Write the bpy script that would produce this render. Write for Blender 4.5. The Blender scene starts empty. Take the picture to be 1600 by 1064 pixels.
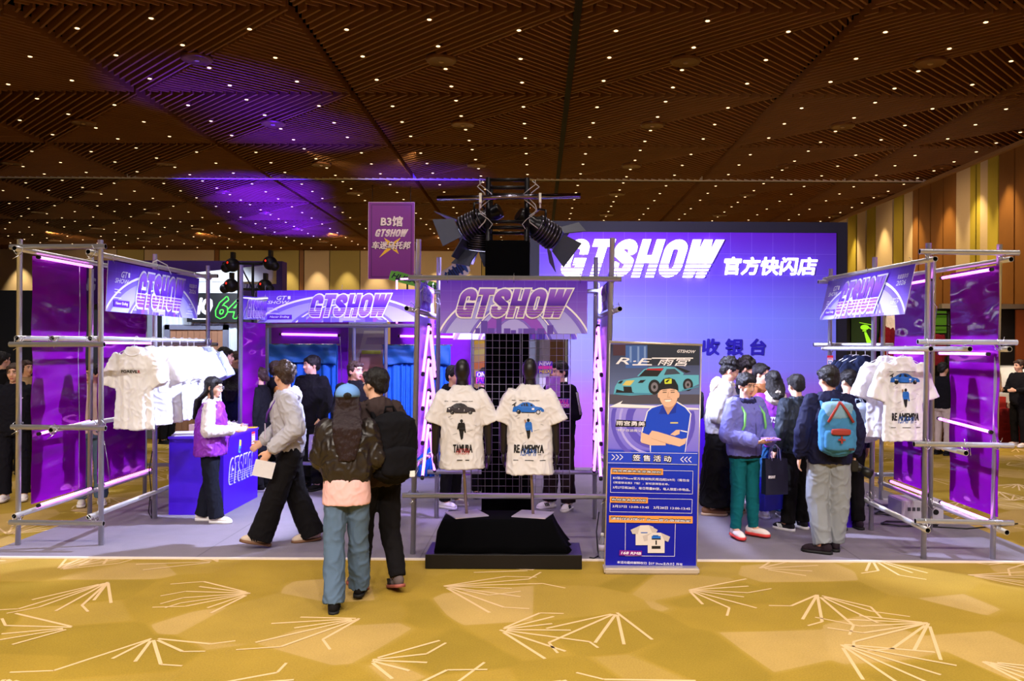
import bpy, bmesh, math, random
from mathutils import Vector, Matrix, Euler, noise
from mathutils.bvhtree import BVHTree
random.seed(7)
SC = bpy.context.scene
COL = SC.collection
PI = math.pi
# ---------------------------------------------------------------- camera model
FPX, CXP, CYP, CAMH, ROLL = 1300.0, 840.0, 543.0, 1.9, math.radians(0.27)
def ray(x, y):
    u, v = x - CXP, CYP - y
    c, s = math.cos(ROLL), math.sin(ROLL)
    return (u*c - v*s)/FPX, (u*s + v*c)/FPX
def P(x, y, z):
    a, b = ray(x, y)
    return Vector((a*z, z, CAMH + b*z))
def G(x, y, h=0.0):
    a, b = ray(x, y)
    z = (h - CAMH)/b
    return Vector((a*z, z, h))
def lin(c):
    c = c/255.0
    return c/12.92 if c <= 0.04045 else ((c + 0.055)/1.055)**2.4
def rgb(c):
    return (lin(c[0]), lin(c[1]), lin(c[2]), 1.0)
# ---------------------------------------------------------------- materials
MATS = {}
def M(name, col=(128, 128, 128), rough=0.6, metal=0.0, emit=None, es=0.0, var=0.08, vscale=14.0, bump=0.0, bscale=120.0, coat=0.0, spec=0.4, aniso=None):
    if name in MATS: return MATS[name]
    m = bpy.data.materials.new(name); m.use_nodes = True
    nt = m.node_tree; b = nt.nodes['Principled BSDF']
    b.inputs['Roughness'].default_value = rough; b.inputs['Metallic'].default_value = metal
    b.inputs['Specular IOR Level'].default_value = spec
    b.inputs['Coat Weight'].default_value = coat
    tc = nt.nodes.new('ShaderNodeTexCoord')
    if var > 0:
        n = nt.nodes.new('ShaderNodeTexNoise'); n.inputs['Scale'].default_value = vscale; n.inputs['Detail'].default_value = 3
        nt.links.new(tc.outputs['Object'], n.inputs['Vector'])
        r = nt.nodes.new('ShaderNodeMapRange'); r.inputs['To Min'].default_value = 1 - var; r.inputs['To Max'].default_value = 1 + var
        nt.links.new(n.outputs['Fac'], r.inputs['Value'])
        mx = nt.nodes.new('ShaderNodeVectorMath'); mx.operation = 'SCALE'; mx.inputs[0].default_value = rgb(col)[:3]
        nt.links.new(r.outputs['Result'], mx.inputs['Scale']); nt.links.new(mx.outputs['Vector'], b.inputs['Base Color'])
    else:
        b.inputs['Base Color'].default_value = rgb(col)
    if bump > 0:
        n2 = nt.nodes.new('ShaderNodeTexNoise'); n2.inputs['Scale'].default_value = bscale; n2.inputs['Detail'].default_value = 2
        mp = nt.nodes.new('ShaderNodeMapping')
        if aniso: mp.inputs['Scale'].default_value = aniso
        nt.links.new(tc.outputs['Object'], mp.inputs['Vector']); nt.links.new(mp.outputs['Vector'], n2.inputs['Vector'])
        bp = nt.nodes.new('ShaderNodeBump'); bp.inputs['Strength'].default_value = bump; bp.inputs['Distance'].default_value = 0.01
        nt.links.new(n2.outputs['Fac'], bp.inputs['Height']); nt.links.new(bp.outputs['Normal'], b.inputs['Normal'])
    if emit:
        b.inputs['Emission Color'].default_value = rgb(emit); b.inputs['Emission Strength'].default_value = es
    MATS[name] = m
    return m
def ramp_mat(name, stops, coord='UV', axis=1, rough=0.5, grid=0.0, gcol=(150, 150, 255), gscale=(10, 6)):
    """printed gradient, optional thin printed grid lines"""
    if name in MATS: return MATS[name]
    m = bpy.data.materials.new(name); m.use_nodes = True; nt = m.node_tree; b = nt.nodes['Principled BSDF']
    b.inputs['Roughness'].default_value = rough; b.inputs['Specular IOR Level'].default_value = 0.25
    tc = nt.nodes.new('ShaderNodeTexCoord'); sp = nt.nodes.new('ShaderNodeSeparateXYZ')
    nt.links.new(tc.outputs[coord], sp.inputs[0])
    rp = nt.nodes.new('ShaderNodeValToRGB')
    el = rp.color_ramp.elements
    while len(el) < len(stops): el.new(0.5)
    for e, (p, c) in zip(el, stops): e.position = p; e.color = rgb(c)
    nt.links.new(sp.outputs[axis], rp.inputs[0])
    out = rp.outputs[0]
    if grid > 0:
        acc = None
        for ax in (0, 1):
            mu = nt.nodes.new('ShaderNodeMath'); mu.operation = 'MULTIPLY'; mu.inputs[1].default_value = gscale[ax]
            fr = nt.nodes.new('ShaderNodeMath'); fr.operation = 'FRACT'
            lt = nt.nodes.new('ShaderNodeMath'); lt.operation = 'LESS_THAN'; lt.inputs[1].default_value = grid
            nt.links.new(sp.outputs[ax], mu.inputs[0]); nt.links.new(mu.outputs[0], fr.inputs[0]); nt.links.new(fr.outputs[0], lt.inputs[0])
            if acc is None: acc = lt
            else:
                mx = nt.nodes.new('ShaderNodeMath'); mx.operation = 'MAXIMUM'
                nt.links.new(acc.outputs[0], mx.inputs[0]); nt.links.new(lt.outputs[0], mx.inputs[1]); acc = mx
        sc = nt.nodes.new('ShaderNodeMath'); sc.operation = 'MULTIPLY'; sc.inputs[1].default_value = 0.28
        nt.links.new(acc.outputs[0], sc.inputs[0])
        mix = nt.nodes.new('ShaderNodeMix'); mix.data_type = 'RGBA'
        nt.links.new(sc.outputs[0], mix.inputs[0]); nt.links.new(out, mix.inputs[6]); mix.inputs[7].default_value = rgb(gcol)
        out = mix.outputs[2]
    nt.links.new(out, b.inputs['Base Color'])
    MATS[name] = m
    return m
# ---------------------------------------------------------------- objects
def tag(o, label=None, cat=None, group=None, kind=None):
    if label: o['label'] = label
    if cat: o['category'] = cat
    if group: o['group'] = group
    if kind: o['kind'] = kind
    return o
def thing(name, label, cat, loc=(0, 0, 0), group=None):
    o = bpy.data.objects.new(name, None); COL.objects.link(o); o.location = loc; o.empty_display_size = 0.1
    return tag(o, label, cat, group)
def link_mesh(name, me, parent=None):
    o = bpy.data.objects.new(name, me); COL.objects.link(o)
    if parent is not None:
        o.parent = parent
    return o
def mk(name, bm, mats, parent=None, smooth=False, world=True):
    """bmesh in WORLD coordinates -> one object; under a parent Empty the verts are made relative to it"""
    if not isinstance(mats, (list, tuple)): mats = [mats]
    if world:
        if parent is not None:
            off = -wloc(parent)
            bmesh.ops.translate(bm, verts=bm.verts, vec=off)
    me = bpy.data.meshes.new(name); bm.to_mesh(me); bm.free()
    for m in mats: me.materials.append(m)
    if smooth:
        for p in me.polygons: p.use_smooth = True
    o = link_mesh(name, me, parent)
    if world and parent is None and len(me.vertices):
        # origin at the base of the object
        xs = [v.co for v in me.vertices]
        c = Vector(((min(v.x for v in xs)+max(v.x for v in xs))/2, (min(v.y for v in xs)+max(v.y for v in xs))/2, min(v.z for v in xs)))
        me.transform(Matrix.Translation(-c)); o.location = c
    return o
def wloc(o):
    v = Vector((0, 0, 0))
    while o is not None:
        v = v + Vector(o.location); o = o.parent
    return v
def struct(name, bm, mats, smooth=False):
    o = mk(name, bm, mats, None, smooth); o['kind'] = 'structure'; return o
def nb(): return bmesh.new()
def box(bm, lo, hi, mi=0, rot=None, piv=None):
    x0, y0, z0 = lo; x1, y1, z1 = hi
    vs = [Vector(p) for p in ((x0,y0,z0),(x1,y0,z0),(x1,y1,z0),(x0,y1,z0),(x0,y0,z1),(x1,y0,z1),(x1,y1,z1),(x0,y1,z1))]
    if rot is not None:
        pv = Vector(piv) if piv is not None else Vector(((x0+x1)/2, (y0+y1)/2, (z0+z1)/2))
        vs = [rot @ (v - pv) + pv for v in vs]
    v = [bm.verts.new(p) for p in vs]
    for f in ((0,3,2,1),(4,5,6,7),(0,1,5,4),(1,2,6,5),(2,3,7,6),(3,0,4,7)):
        bm.faces.new([v[i] for i in f]).material_index = mi
    return v
def frame_of(d):
    d = d.normalized(); up = Vector((0, 0, 1)) if abs(d.z) < 0.95 else Vector((0, 1, 0))
    a = d.cross(up).normalized(); return a, d.cross(a).normalized()
def tube(bm, a, b, r, seg=14, mi=0, r2=None, cap=True, hollow=None):
    a, b = Vector(a), Vector(b); r2 = r if r2 is None else r2
    e, f = frame_of(b - a)
    ra, rb = [], []
    for i in range(seg):
        t = 2*PI*i/seg; d = e*math.cos(t) + f*math.sin(t)
        ra.append(bm.verts.new(a + d*r)); rb.append(bm.verts.new(b + d*r2))
    for i in range(seg):
        j = (i+1) % seg
        q = bm.faces.new((ra[i], ra[j], rb[j], rb[i])); q.material_index = mi; q.smooth = True
    if hollow is not None:
        dr = (b - a).normalized()
        for ring, c, s in ((ra, a, 1), (rb, b, -1)):
            inn = [bm.verts.new(c + (v.co - c)*0.84) for v in ring]
            dp = [bm.verts.new(v.co + dr*s*0.05) for v in inn]
            for i in range(seg):
                j = (i+1) % seg
                bm.faces.new((ring[j], ring[i], inn[i], inn[j])).material_index = mi
                bm.faces.new((inn[j], inn[i], dp[i], dp[j])).material_index = hollow
            bm.faces.new(dp).material_index = hollow
    elif cap:
        bm.faces.new(list(reversed(ra))).material_index = mi; bm.faces.new(rb).material_index = mi
def polytube(bm, pts, r, seg=8, mi=0):
    pts = [Vector(p) for p in pts]; rings = []
    for k, p in enumerate(pts):
        d = (pts[min(k+1, len(pts)-1)] - pts[max(k-1, 0)])
        e, f = frame_of(d)
        if rings:   # keep frames aligned
            pe = prev_e - d.normalized()*prev_e.dot(d.normalized())
            if pe.length > 1e-6: e = pe.normalized(); f = d.normalized().cross(e)
        prev_e = e
        rings.append([bm.verts.new(p + (e*math.cos(2*PI*i/seg) + f*math.sin(2*PI*i/seg))*r) for i in range(seg)])
    for A, B in zip(rings, rings[1:]):
        for i in range(seg):
            j = (i+1) % seg
            q = bm.faces.new((A[i], A[j], B[j], B[i])); q.material_index = mi; q.smooth = True
    bm.faces.new(list(reversed(rings[0]))).material_index = mi; bm.faces.new(rings[-1]).material_index = mi
def ring_pts(c, rx, ry, n=20, rot=0.0, sq=2.0):
    out = []
    for i in range(n):
        t = 2*PI*i/n; ct, st = math.cos(t), math.sin(t)
        x = rx*math.copysign(abs(ct)**(2/sq), ct); y = ry*math.copysign(abs(st)**(2/sq), st)
        out.append(Vector((c[0] + x*math.cos(rot) - y*math.sin(rot), c[1] + x*math.sin(rot) + y*math.cos(rot), c[2])))
    return out
def loft(bm, rings, mi=0, cap=True):
    R = [[bm.verts.new(p) for p in r] for r in rings]
    n = len(R[0])
    for A, B in zip(R, R[1:]):
        for i in range(n):
            j = (i+1) % n
            q = bm.faces.new((A[i], A[j], B[j], B[i])); q.material_index = mi; q.smooth = True
    if cap:
        bm.faces.new(list(reversed(R[0]))).material_index = mi; bm.faces.new(R[-1]).material_index = mi
def ell(bm, c, r, rot=None, seg=18, mi=0):
    c = Vector(c); nv = max(6, seg*2//3); rows = []
    def tr(x, y, z):
        v = Vector((x*r[0], y*r[1], z*r[2]))
        return c + (rot @ v if rot is not None else v)
    bot, top = bm.verts.new(tr(0, 0, -1)), bm.verts.new(tr(0, 0, 1))
    for j in range(1, nv):
        ph = PI*j/nv; sz, cz = math.sin(ph), -math.cos(ph)
        rows.append([bm.verts.new(tr(sz*math.cos(2*PI*i/seg), sz*math.sin(2*PI*i/seg), cz)) for i in range(seg)])
    fs = []
    for i in range(seg):
        k = (i+1) % seg
        fs.append(bm.faces.new((bot, rows[0][k], rows[0][i]))); fs.append(bm.faces.new((top, rows[-1][i], rows[-1][k])))
        for A, B in zip(rows, rows[1:]): fs.append(bm.faces.new((A[i], A[k], B[k], B[i])))
    for f in fs: f.material_index = mi; f.smooth = True
def capsule(bm, a, b, ra, rb, seg=14, mi=0):
    a, b = Vector(a), Vector(b)
    tube(bm, a, b, ra, seg, mi, rb)
    ell(bm, a, (ra,)*3, seg=seg, mi=mi); ell(bm, b, (rb,)*3, seg=seg, mi=mi)
# ---------------------------------------------------------------- voxel union
TMP = bpy.data.scenes.new('work')
def remesh(bm, voxel=0.012, smooth=4, disp=0.0, dsize=0.12, flat0=None, crease=0.55):
    me = bpy.data.meshes.new('tmp'); bm.to_mesh(me); bm.free()
    o = bpy.data.objects.new('tmp', me); TMP.collection.objects.link(o)
    r = o.modifiers.new('r', 'REMESH'); r.mode = 'VOXEL'; r.voxel_size = voxel; r.use_smooth_shade = True
    if smooth:
        s = o.modifiers.new('s', 'SMOOTH'); s.iterations = smooth; s.factor = 0.5
    vl = TMP.view_layers[0]; vl.update(); dg = vl.depsgraph
    out = bpy.data.meshes.new_from_object(o.evaluated_get(dg))
    bpy.data.objects.remove(o); bpy.data.meshes.remove(me)
    if disp:
        off = Vector((len(out.vertices) % 17, len(out.vertices) % 29, 3.1)); sc = 1.0/dsize; co = []
        nn = noise.noise
        for v in out.vertices:
            p = v.co; q = Vector((p.x + .35*p.z, p.y + .15*p.z, p.z*.75 - .35*p.x))*sc + off
            a = nn(q); q2 = q*1.7; q2.x += 1.1*nn(q*.6 + off); q2.z += .9*a
            r = max(0.0, 1 - abs(nn(q2))*2.4); co.append(p + v.normal*disp*(.50*a + crease*(r*r - .3)))
        for v, c in zip(out.vertices, co): v.co = c
    if flat0 is not None:
        for v in out.vertices:
            if v.co.z < flat0: v.co.z = flat0
    for p in out.polygons: p.use_smooth = True
    return out
def mesh_obj(name, me, mats, parent=None):
    if not isinstance(mats, (list, tuple)): mats = [mats]
    me.name = name
    me.materials.clear()
    for m in mats: me.materials.append(m)
    return link_mesh(name, me, parent)
# ---------------------------------------------------------------- text and flat print artwork
TXT = {}
def text_polys(s, shear=0.0, bold=0.0, space=1.0, res=2):
    """triangles of a text, normalised to its own box [0..w]x[0..1]"""
    key = (s, shear, bold, space)
    if key in TXT: return TXT[key]
    cu = bpy.data.curves.new('txt', 'FONT'); cu.body = s; cu.size = 1.0; cu.shear = shear; cu.offset = bold; cu.space_character = space
    cu.resolution_u = res; cu.fill_mode = 'FRONT' if hasattr(cu, 'fill_mode') else cu.fill_mode
    o = bpy.data.objects.new('txt', cu)
    TMP.collection.objects.link(o); vl = TMP.view_layers[0]; vl.update()
    me = bpy.data.meshes.new_from_object(o.evaluated_get(vl.depsgraph))
    bpy.data.objects.remove(o)
    vs = [(v.co.x, v.co.y) for v in me.vertices]; fs = [list(p.vertices) for p in me.polygons]
    if vs:
        x0, x1 = min(v[0] for v in vs), max(v[0] for v in vs); y0, y1 = min(v[1] for v in vs), max(v[1] for v in vs)
        vs = [((x-x0)/(x1-x0), (y-y0)/(y1-y0)) for x, y in vs]
        asp = (x1-x0)/(y1-y0)
    else: asp = 1
    bpy.data.meshes.remove(me); bpy.data.curves.remove(cu)
    TXT[key] = (vs, fs, asp)
    return TXT[key]
class Art:
    """flat printed artwork: a mesh in local (a, b) coordinates with thin stacked layers; one object, many materials"""
    def __init__(s, origin, ax, ay, w, h, lay=0.0009):
        s.bm = nb(); s.uv = s.bm.loops.layers.uv.new('UVMap'); s.o = Vector(origin); s.ax = Vector(ax).normalized(); s.ay = Vector(ay).normalized()
        s.n = s.ax.cross(s.ay).normalized(); s.w, s.h, s.lay = w, h, lay; s.mats = []; s.k = 0
    def mi(s, m):
        if m not in s.mats: s.mats.append(m)
        return s.mats.index(m)
    def at(s, a, b, k): return s.o + s.ax*a + s.ay*b + s.n*(k*s.lay)
    def face(s, pts, m, k, uv=None):
        try: f = s.bm.faces.new([s.bm.verts.new(s.at(a, b, k)) for a, b in pts])
        except ValueError: return
        f.material_index = s.mi(m)
        for i, l in enumerate(f.loops):
            a, b = pts[i]
            if uv: l[s.uv].uv = ((a-uv[0])/(uv[2]-uv[0]), (b-uv[1])/(uv[3]-uv[1]))
            else: l[s.uv].uv = (a/s.w, b/s.h)
    def poly(s, pts, m, k=1, uv=None):
        ar = sum(pts[i][0]*pts[(i+1) % len(pts)][1] - pts[(i+1) % len(pts)][0]*pts[i][1] for i in range(len(pts)))
        if ar < 0: pts = list(reversed(pts))
        s.face(pts, m, k, uv)
    def rect(s, a0, b0, a1, b1, m, k=1, uv=None): s.poly([(a0, b0), (a1, b0), (a1, b1), (a0, b1)], m, k, uv)
    def line(s, p, q, w, m, k=1):
        dx, dy = q[0]-p[0], q[1]-p[1]; L = math.hypot(dx, dy) or 1; nx, ny = -dy/L*w/2, dx/L*w/2
        s.poly([(p[0]+nx, p[1]+ny), (p[0]-nx, p[1]-ny), (q[0]-nx, q[1]-ny), (q[0]+nx, q[1]+ny)], m, k)
    def frame(s, a0, b0, a1, b1, w, m, k=1):
        for p, q in (((a0, b0), (a1, b0)), ((a1, b0), (a1, b1)), ((a1, b1), (a0, b1)), ((a0, b1), (a0, b0))): s.line(p, q, w, m, k)
    def disc(s, c, rx, ry, m, k=1, n=28, t0=0, t1=2*PI, rot=0.0):
        pts = []
        for i in range(n + (0 if t1-t0 >= 2*PI-1e-6 else 1)):
            t = t0 + (t1-t0)*i/n; x, y = rx*math.cos(t), ry*math.sin(t)
            pts.append((c[0]+x*math.cos(rot)-y*math.sin(rot), c[1]+x*math.sin(rot)+y*math.cos(rot)))
        s.poly(pts, m, k)
    def arc(s, c, rx, ry, w, m, k=1, t0=0, t1=PI, n=36, clip=None):
        for i in range(n):
            a, b = t0+(t1-t0)*i/n, t0+(t1-t0)*(i+1)/n
            q = [(c[0]+rx*math.cos(a), c[1]+ry*math.sin(a)), (c[0]+rx*math.cos(b), c[1]+ry*math.sin(b)),
                 (c[0]+(rx-w)*math.cos(b), c[1]+(ry-w)*math.sin(b)), (c[0]+(rx-w)*math.cos(a), c[1]+(ry-w)*math.sin(a))]
            if clip:
                q = clip_rect(q, clip)
                if len(q) < 3: continue
            s.poly(q, m, k)
    def cdisc(s, c, rx, ry, m, k, clip, n=40):
        q = clip_rect([(c[0]+rx*math.cos(2*PI*i/n), c[1]+ry*math.sin(2*PI*i/n)) for i in range(n)], clip)
        if len(q) > 2: s.poly(q, m, k)
    def text(s, t, a0, b0, a1, b1, m, k=2, shear=0.0, bold=0.0, keep=False, space=1.0, slope=0.0):
        vs, fs, asp = text_polys(t, shear, 0.0, space)
        if not vs: return
        if bold > 0:
            hh = (b1-b0); e = bold*hh*0.9
            for i, (dx, dy) in enumerate(((-1, 0), (1, 0), (0, -1), (0, 1), (.7, .7), (-.7, .7), (.7, -.7), (-.7, -.7))):
                s.text(t, a0+e+dx*e, b0+e+dy*e, a1-e+dx*e, b1-e+dy*e, m, k+0.06*i, shear, 0.0, keep, space, slope)
            return
        if keep:
            w = (b1-b0)*asp
            a1 = a0 + w
        for f in fs:
            s.face([(a0+vs[i][0]*(a1-a0), b0+vs[i][1]*(b1-b0)+slope*vs[i][0]) for i in f], m, k)
    def logo(s, a0, b0, a1, b1, fill, outline=None, ow=0.05, k=3, shear=0.32, bands=True, stripe=None, gap=None):
        """the block lettered GTSHOW with its striped foot"""
        pieces = logo_pieces()
        W = LOGO_W + shear
        sx, sy = (a1-a0)/W, (b1-b0)
        def mp(p): return (a0 + (p[0] + p[1]*shear)*sx, b0 + p[1]*sy)
        if outline:
            for i, pc in enumerate(pieces):
                s.poly([mp(p) for p in grow(pc, ow)], outline, k + i*0.05)
            k += len(pieces)*0.05
        bs = [(0.40, 1.3, fill), (0.305, 0.375, stripe or fill), (0.215, 0.28, stripe or fill), (0.12, 0.19, stripe or fill), (-0.3, 0.095, stripe or fill)] if bands else [(-1, 2, fill)]
        if gap: bs = gap
        for lo, hi, m in bs:
            for i, pc in enumerate(pieces):
                q = clip_band(pc, lo, hi)
                if len(q) > 2: s.poly([mp(p) for p in q], m, k+1+i*0.05, uv=(a0, b0, a1, b1))
    def done(s, name, parent=None, back=None, thick=0.006, world=True):
        if back is not None:
            # sheet body
            w, h = s.w, s.h; c = [(0, 0), (w, 0), (w, h), (0, h)]
            F_ = [s.bm.verts.new(s.o + s.ax*a + s.ay*b - s.n*0.0004) for a, b in c]; B_ = [s.bm.verts.new(s.o + s.ax*a + s.ay*b - s.n*thick) for a, b in c]
            i = s.mi(back)
            for q in ((F_[0], F_[1], F_[2], F_[3]), (B_[3], B_[2], B_[1], B_[0]), (F_[1], F_[0], B_[0], B_[1]), (F_[2], F_[1], B_[1], B_[2]), (F_[3], F_[2], B_[2], B_[3]), (F_[0], F_[3], B_[3], B_[0])):
                s.bm.faces.new(q).material_index = i
        return mk(name, s.bm, s.mats, parent, world=world)
def clip_half(q, ax, v, keep_ge):
    out = []
    for i in range(len(q)):
        p, n = q[i], q[(i+1) % len(q)]
        ip = (p[ax] >= v) if keep_ge else (p[ax] <= v); iN = (n[ax] >= v) if keep_ge else (n[ax] <= v)
        if ip: out.append(p)
        if ip != iN:
            t = (v - p[ax])/(n[ax] - p[ax]); out.append((p[0]+(n[0]-p[0])*t, p[1]+(n[1]-p[1])*t))
    return out
def clip_rect(q, r):
    for ax, v, ge in ((0, r[0], True), (0, r[2], False), (1, r[1], True), (1, r[3], False)):
        q = clip_half(q, ax, v, ge)
        if len(q) < 3: return []
    return q
def clip_band(q, lo, hi):
    q = clip_half(q, 1, lo, True)
    return clip_half(q, 1, hi, False) if len(q) > 2 else []
def grow(q, d):
    """offset a convex counter-clockwise polygon outwards"""
    n = len(q); out = []
    ar = sum(q[i][0]*q[(i+1) % n][1] - q[(i+1) % n][0]*q[i][1] for i in range(n))
    if ar < 0: q = list(reversed(q))
    for i in range(n):
        p0, p1, p2 = q[i-1], q[i], q[(i+1) % n]
        e1 = Vector((p1[0]-p0[0], p1[1]-p0[1])); e2 = Vector((p2[0]-p1[0], p2[1]-p1[1]))
        if e1.length < 1e-7 or e2.length < 1e-7: continue
        e1.normalize(); e2.normalize()
        n1 = Vector((e1.y, -e1.x)); n2 = Vector((e2.y, -e2.x)); b = n1 + n2
        if b.length < 1e-6: continue
        b.normalize(); kk = d/max(0.4, b.dot(n1)); out.append((p1[0]+b.x*kk, p1[1]+b.y*kk))
    return out
LOGO_W = 0
_LP = None
def logo_pieces():
    global _LP, LOGO_W
    if _LP: return _LP
    t = 0.25; r = t/2; out = []
    def seg(p, q):
        dx, dy = q[0]-p[0], q[1]-p[1]; L = math.hypot(dx, dy); nx, ny = -dy/L*r, dx/L*r
        out.append([(p[0]+nx, p[1]+ny), (p[0]-nx, p[1]-ny), (q[0]-nx, q[1]-ny), (q[0]+nx, q[1]+ny)])
    def path(pts):
        for i in range(len(pts)-1): seg(pts[i], pts[i+1])
        for p in pts[1:-1]: out.append([(p[0]+r*math.cos(2*PI*i/24), p[1]+r*math.sin(2*PI*i/24)) for i in range(24)])
    def arcp(cx, cy, rx, ry, a, b, n=10): return [(cx+rx*math.cos(math.radians(a+(b-a)*i/n)), cy+ry*math.sin(math.radians(a+(b-a)*i/n))) for i in range(n+1)]
    def cap(x0, y0, x1, y1): out.append([(x0, y0), (x1, y0), (x1, y1), (x0, y1)])
    x = 0; w = 0.66; L, R_ = r, w-r; m = w/2; rx = (R_-L)/2; ry = 0.16
    path([(x+R_, 0.60), (x+R_, 1-r-ry)] + arcp(x+m, 1-r-ry, rx, ry, 0, 180)[1:] + [(x+L, r+ry)] + arcp(x+m, r+ry, rx, ry, 180, 300)[1:] + [(x+R_-0.02, r+0.04), (x+R_, 0.44)])
    cap(x+m-0.02, 0.32, x+w, 0.5); cap(x+R_-r, 0.0, x+w, 0.4)
    x += w + 0.09
    cap(x-0.03, 0.80, x+0.60, 1); cap(x+0.16, 0, x+0.41, 0.9)
    x += 0.60 + 0.05
    path([(x+R_, 0.66), (x+R_, 1-r-ry)] + arcp(x+m, 1-r-ry, rx, ry, 0, 180)[1:] + [(x+L, 0.66), (x+R_, 0.40), (x+R_, r+ry)] + arcp(x+m, r+ry, rx, ry, 0, -180)[1:] + [(x+L, 0.37)])
    x += w + 0.07
    cap(x, 0, x+t, 1); cap(x+w-t, 0, x+w, 1); cap(x+t/2, 0.38, x+w-t/2, 0.58)
    x += w + 0.07
    o = arcp(x+m, 1-r-ry, rx, ry, 0, 180) + arcp(x+m, r+ry, rx, ry, 180, 360)
    path([(x+R_, 0.5)] + o + [(x+R_, 0.5)])
    x += w + 0.07
    out.append([(x, 1), (x+0.04, 0), (x+0.30, 0), (x+t, 1)]); out.append([(x+0.12, 0), (x+0.33, 0), (x+0.58, 1), (x+0.33, 1)])
    out.append([(x+0.34, 1), (x+0.42, 0), (x+0.66, 0), (x+0.58, 1)]); out.append([(x+0.46, 0), (x+0.68, 0), (x+0.92, 1), (x+0.67, 1)])
    LOGO_W = x + 0.92
    _LP = out
    return out
logo_pieces()
def decal(base, pts_fn_mesh, mats, parent, name, d=Vector((0, 1, 0)), off=0.004):
    """press a flat artwork mesh object onto a curved cloth surface: base = mesh in the same local space"""
    bm = pts_fn_mesh
    src = nb(); src.from_mesh(base); tree = BVHTree.FromBMesh(src)
    bmesh.ops.subdivide_edges(bm, edges=[e for e in bm.edges if e.calc_length() > 0.03], cuts=2, use_grid_fill=True)
    bmesh.ops.triangulate(bm, faces=bm.faces)
    for v in bm.verts:
        lay = v.co.dot(d)
        h = tree.ray_cast(v.co - d*(1.0), d)
        if h[0] is not None: v.co = h[0] - d*off + d*0 + d*(lay*1.0 if abs(lay) < 0.02 else 0)
    src.free()
    me = bpy.data.meshes.new(name); bm.to_mesh(me); bm.free()
    for m in mats: me.materials.append(m)
    return link_mesh(name, me, parent)
# ================================================================= materials used in many places
STEEL = M('galvanised_steel', (212, 212, 220), 0.32, 0.78, bump=0.05, bscale=60, var=0.12, vscale=9)
BLACK = M('black_plastic', (14, 13, 16), 0.45)
DARK = M('dark_hollow', (6, 5, 8), 0.9, var=0)
WHITE = M('white_paint', (235, 235, 238), 0.5)
CHROME = M('bright_wire', (205, 205, 212), 0.25, 0.9)
TUBE = M('pink_violet_tube', (250, 210, 255), 0.3, emit=(236, 110, 255), es=4.2, var=0)
TUBEC = M('violet_tube', (240, 200, 255), 0.3, emit=(220, 112, 255), es=4.2, var=0)
for m in (TUBE, TUBEC): m.cycles.emission_sampling = 'AUTO'
HC = 6.0                     # ceiling height above the camera
ZC = CAMH + HC
# ================================================================= floor
def carpet_mat():
    m = bpy.data.materials.new('gold_hall_carpet'); m.use_nodes = True; nt = m.node_tree; b = nt.nodes['Principled BSDF']
    b.inputs['Roughness'].default_value = 0.95; b.inputs['Specular IOR Level'].default_value = 0.1
    tc = nt.nodes.new('ShaderNodeTexCoord')
    mp = nt.nodes.new('ShaderNodeMapping'); mp.inputs['Rotation'].default_value = (0, 0, 0.3); nt.links.new(tc.outputs['Object'], mp.inputs['Vector'])
    vo = nt.nodes.new('ShaderNodeTexVoronoi'); vo.inputs['Scale'].default_value = 1.5; vo.feature = 'SMOOTH_F1'; vo.inputs['Smoothness'].default_value = 0.12; nt.links.new(mp.outputs['Vector'], vo.inputs['Vector'])
    sp = nt.nodes.new('ShaderNodeSeparateColor'); nt.links.new(vo.outputs['Color'], sp.inputs[0])
    rp = nt.nodes.new('ShaderNodeValToRGB'); e = rp.color_ramp.elements
    e[0].position = 0.0; e[0].color = rgb((162, 134, 48)); e[1].position = 1.0; e[1].color = rgb((200, 166, 98))
    k = e.new(0.4); k.color = rgb((176, 144, 54)); k = e.new(0.72); k.color = rgb((182, 150, 66)); k = e.new(0.78); k.color = rgb((194, 160, 90))
    nt.links.new(sp.outputs[0], rp.inputs[0])
    no = nt.nodes.new('ShaderNodeTexNoise'); no.inputs['Scale'].default_value = 1.7; no.inputs['Detail'].default_value = 4; nt.links.new(tc.outputs['Object'], no.inputs['Vector'])
    fine = nt.nodes.new('ShaderNodeTexNoise'); fine.inputs['Scale'].default_value = 90; nt.links.new(tc.outputs['Object'], fine.inputs['Vector'])
    ad = nt.nodes.new('ShaderNodeMath'); ad.operation = 'ADD'; nt.links.new(no.outputs['Fac'], ad.inputs[0]); nt.links.new(fine.outputs['Fac'], ad.inputs[1])
    mr = nt.nodes.new('ShaderNodeMapRange'); mr.inputs['From Min'].default_value = 0.6; mr.inputs['From Max'].default_value = 1.4; mr.inputs['To Min'].default_value = 0.62; mr.inputs['To Max'].default_value = 0.92
    nt.links.new(ad.outputs[0], mr.inputs['Value'])
    vm = nt.nodes.new('ShaderNodeVectorMath'); vm.operation = 'SCALE'; nt.links.new(rp.outputs[0], vm.inputs[0]); nt.links.new(mr.outputs[0], vm.inputs['Scale'])
    nt.links.new(vm.outputs[0], b.inputs['Base Color'])
    bp = nt.nodes.new('ShaderNodeBump'); bp.inputs['Strength'].default_value = 0.3; bp.inputs['Distance'].default_value = 0.005; nt.links.new(fine.outputs['Fac'], bp.inputs['Height']); nt.links.new(bp.outputs[0], b.inputs['Normal'])
    return m
bm = nb()
v = [bm.verts.new(p) for p in ((-42, -4, 0), (24, -4, 0), (24, 54, 0), (-42, 54, 0))]; bm.faces.new(v).material_index = 0
rr = random.Random(11); FANS = []
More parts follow.
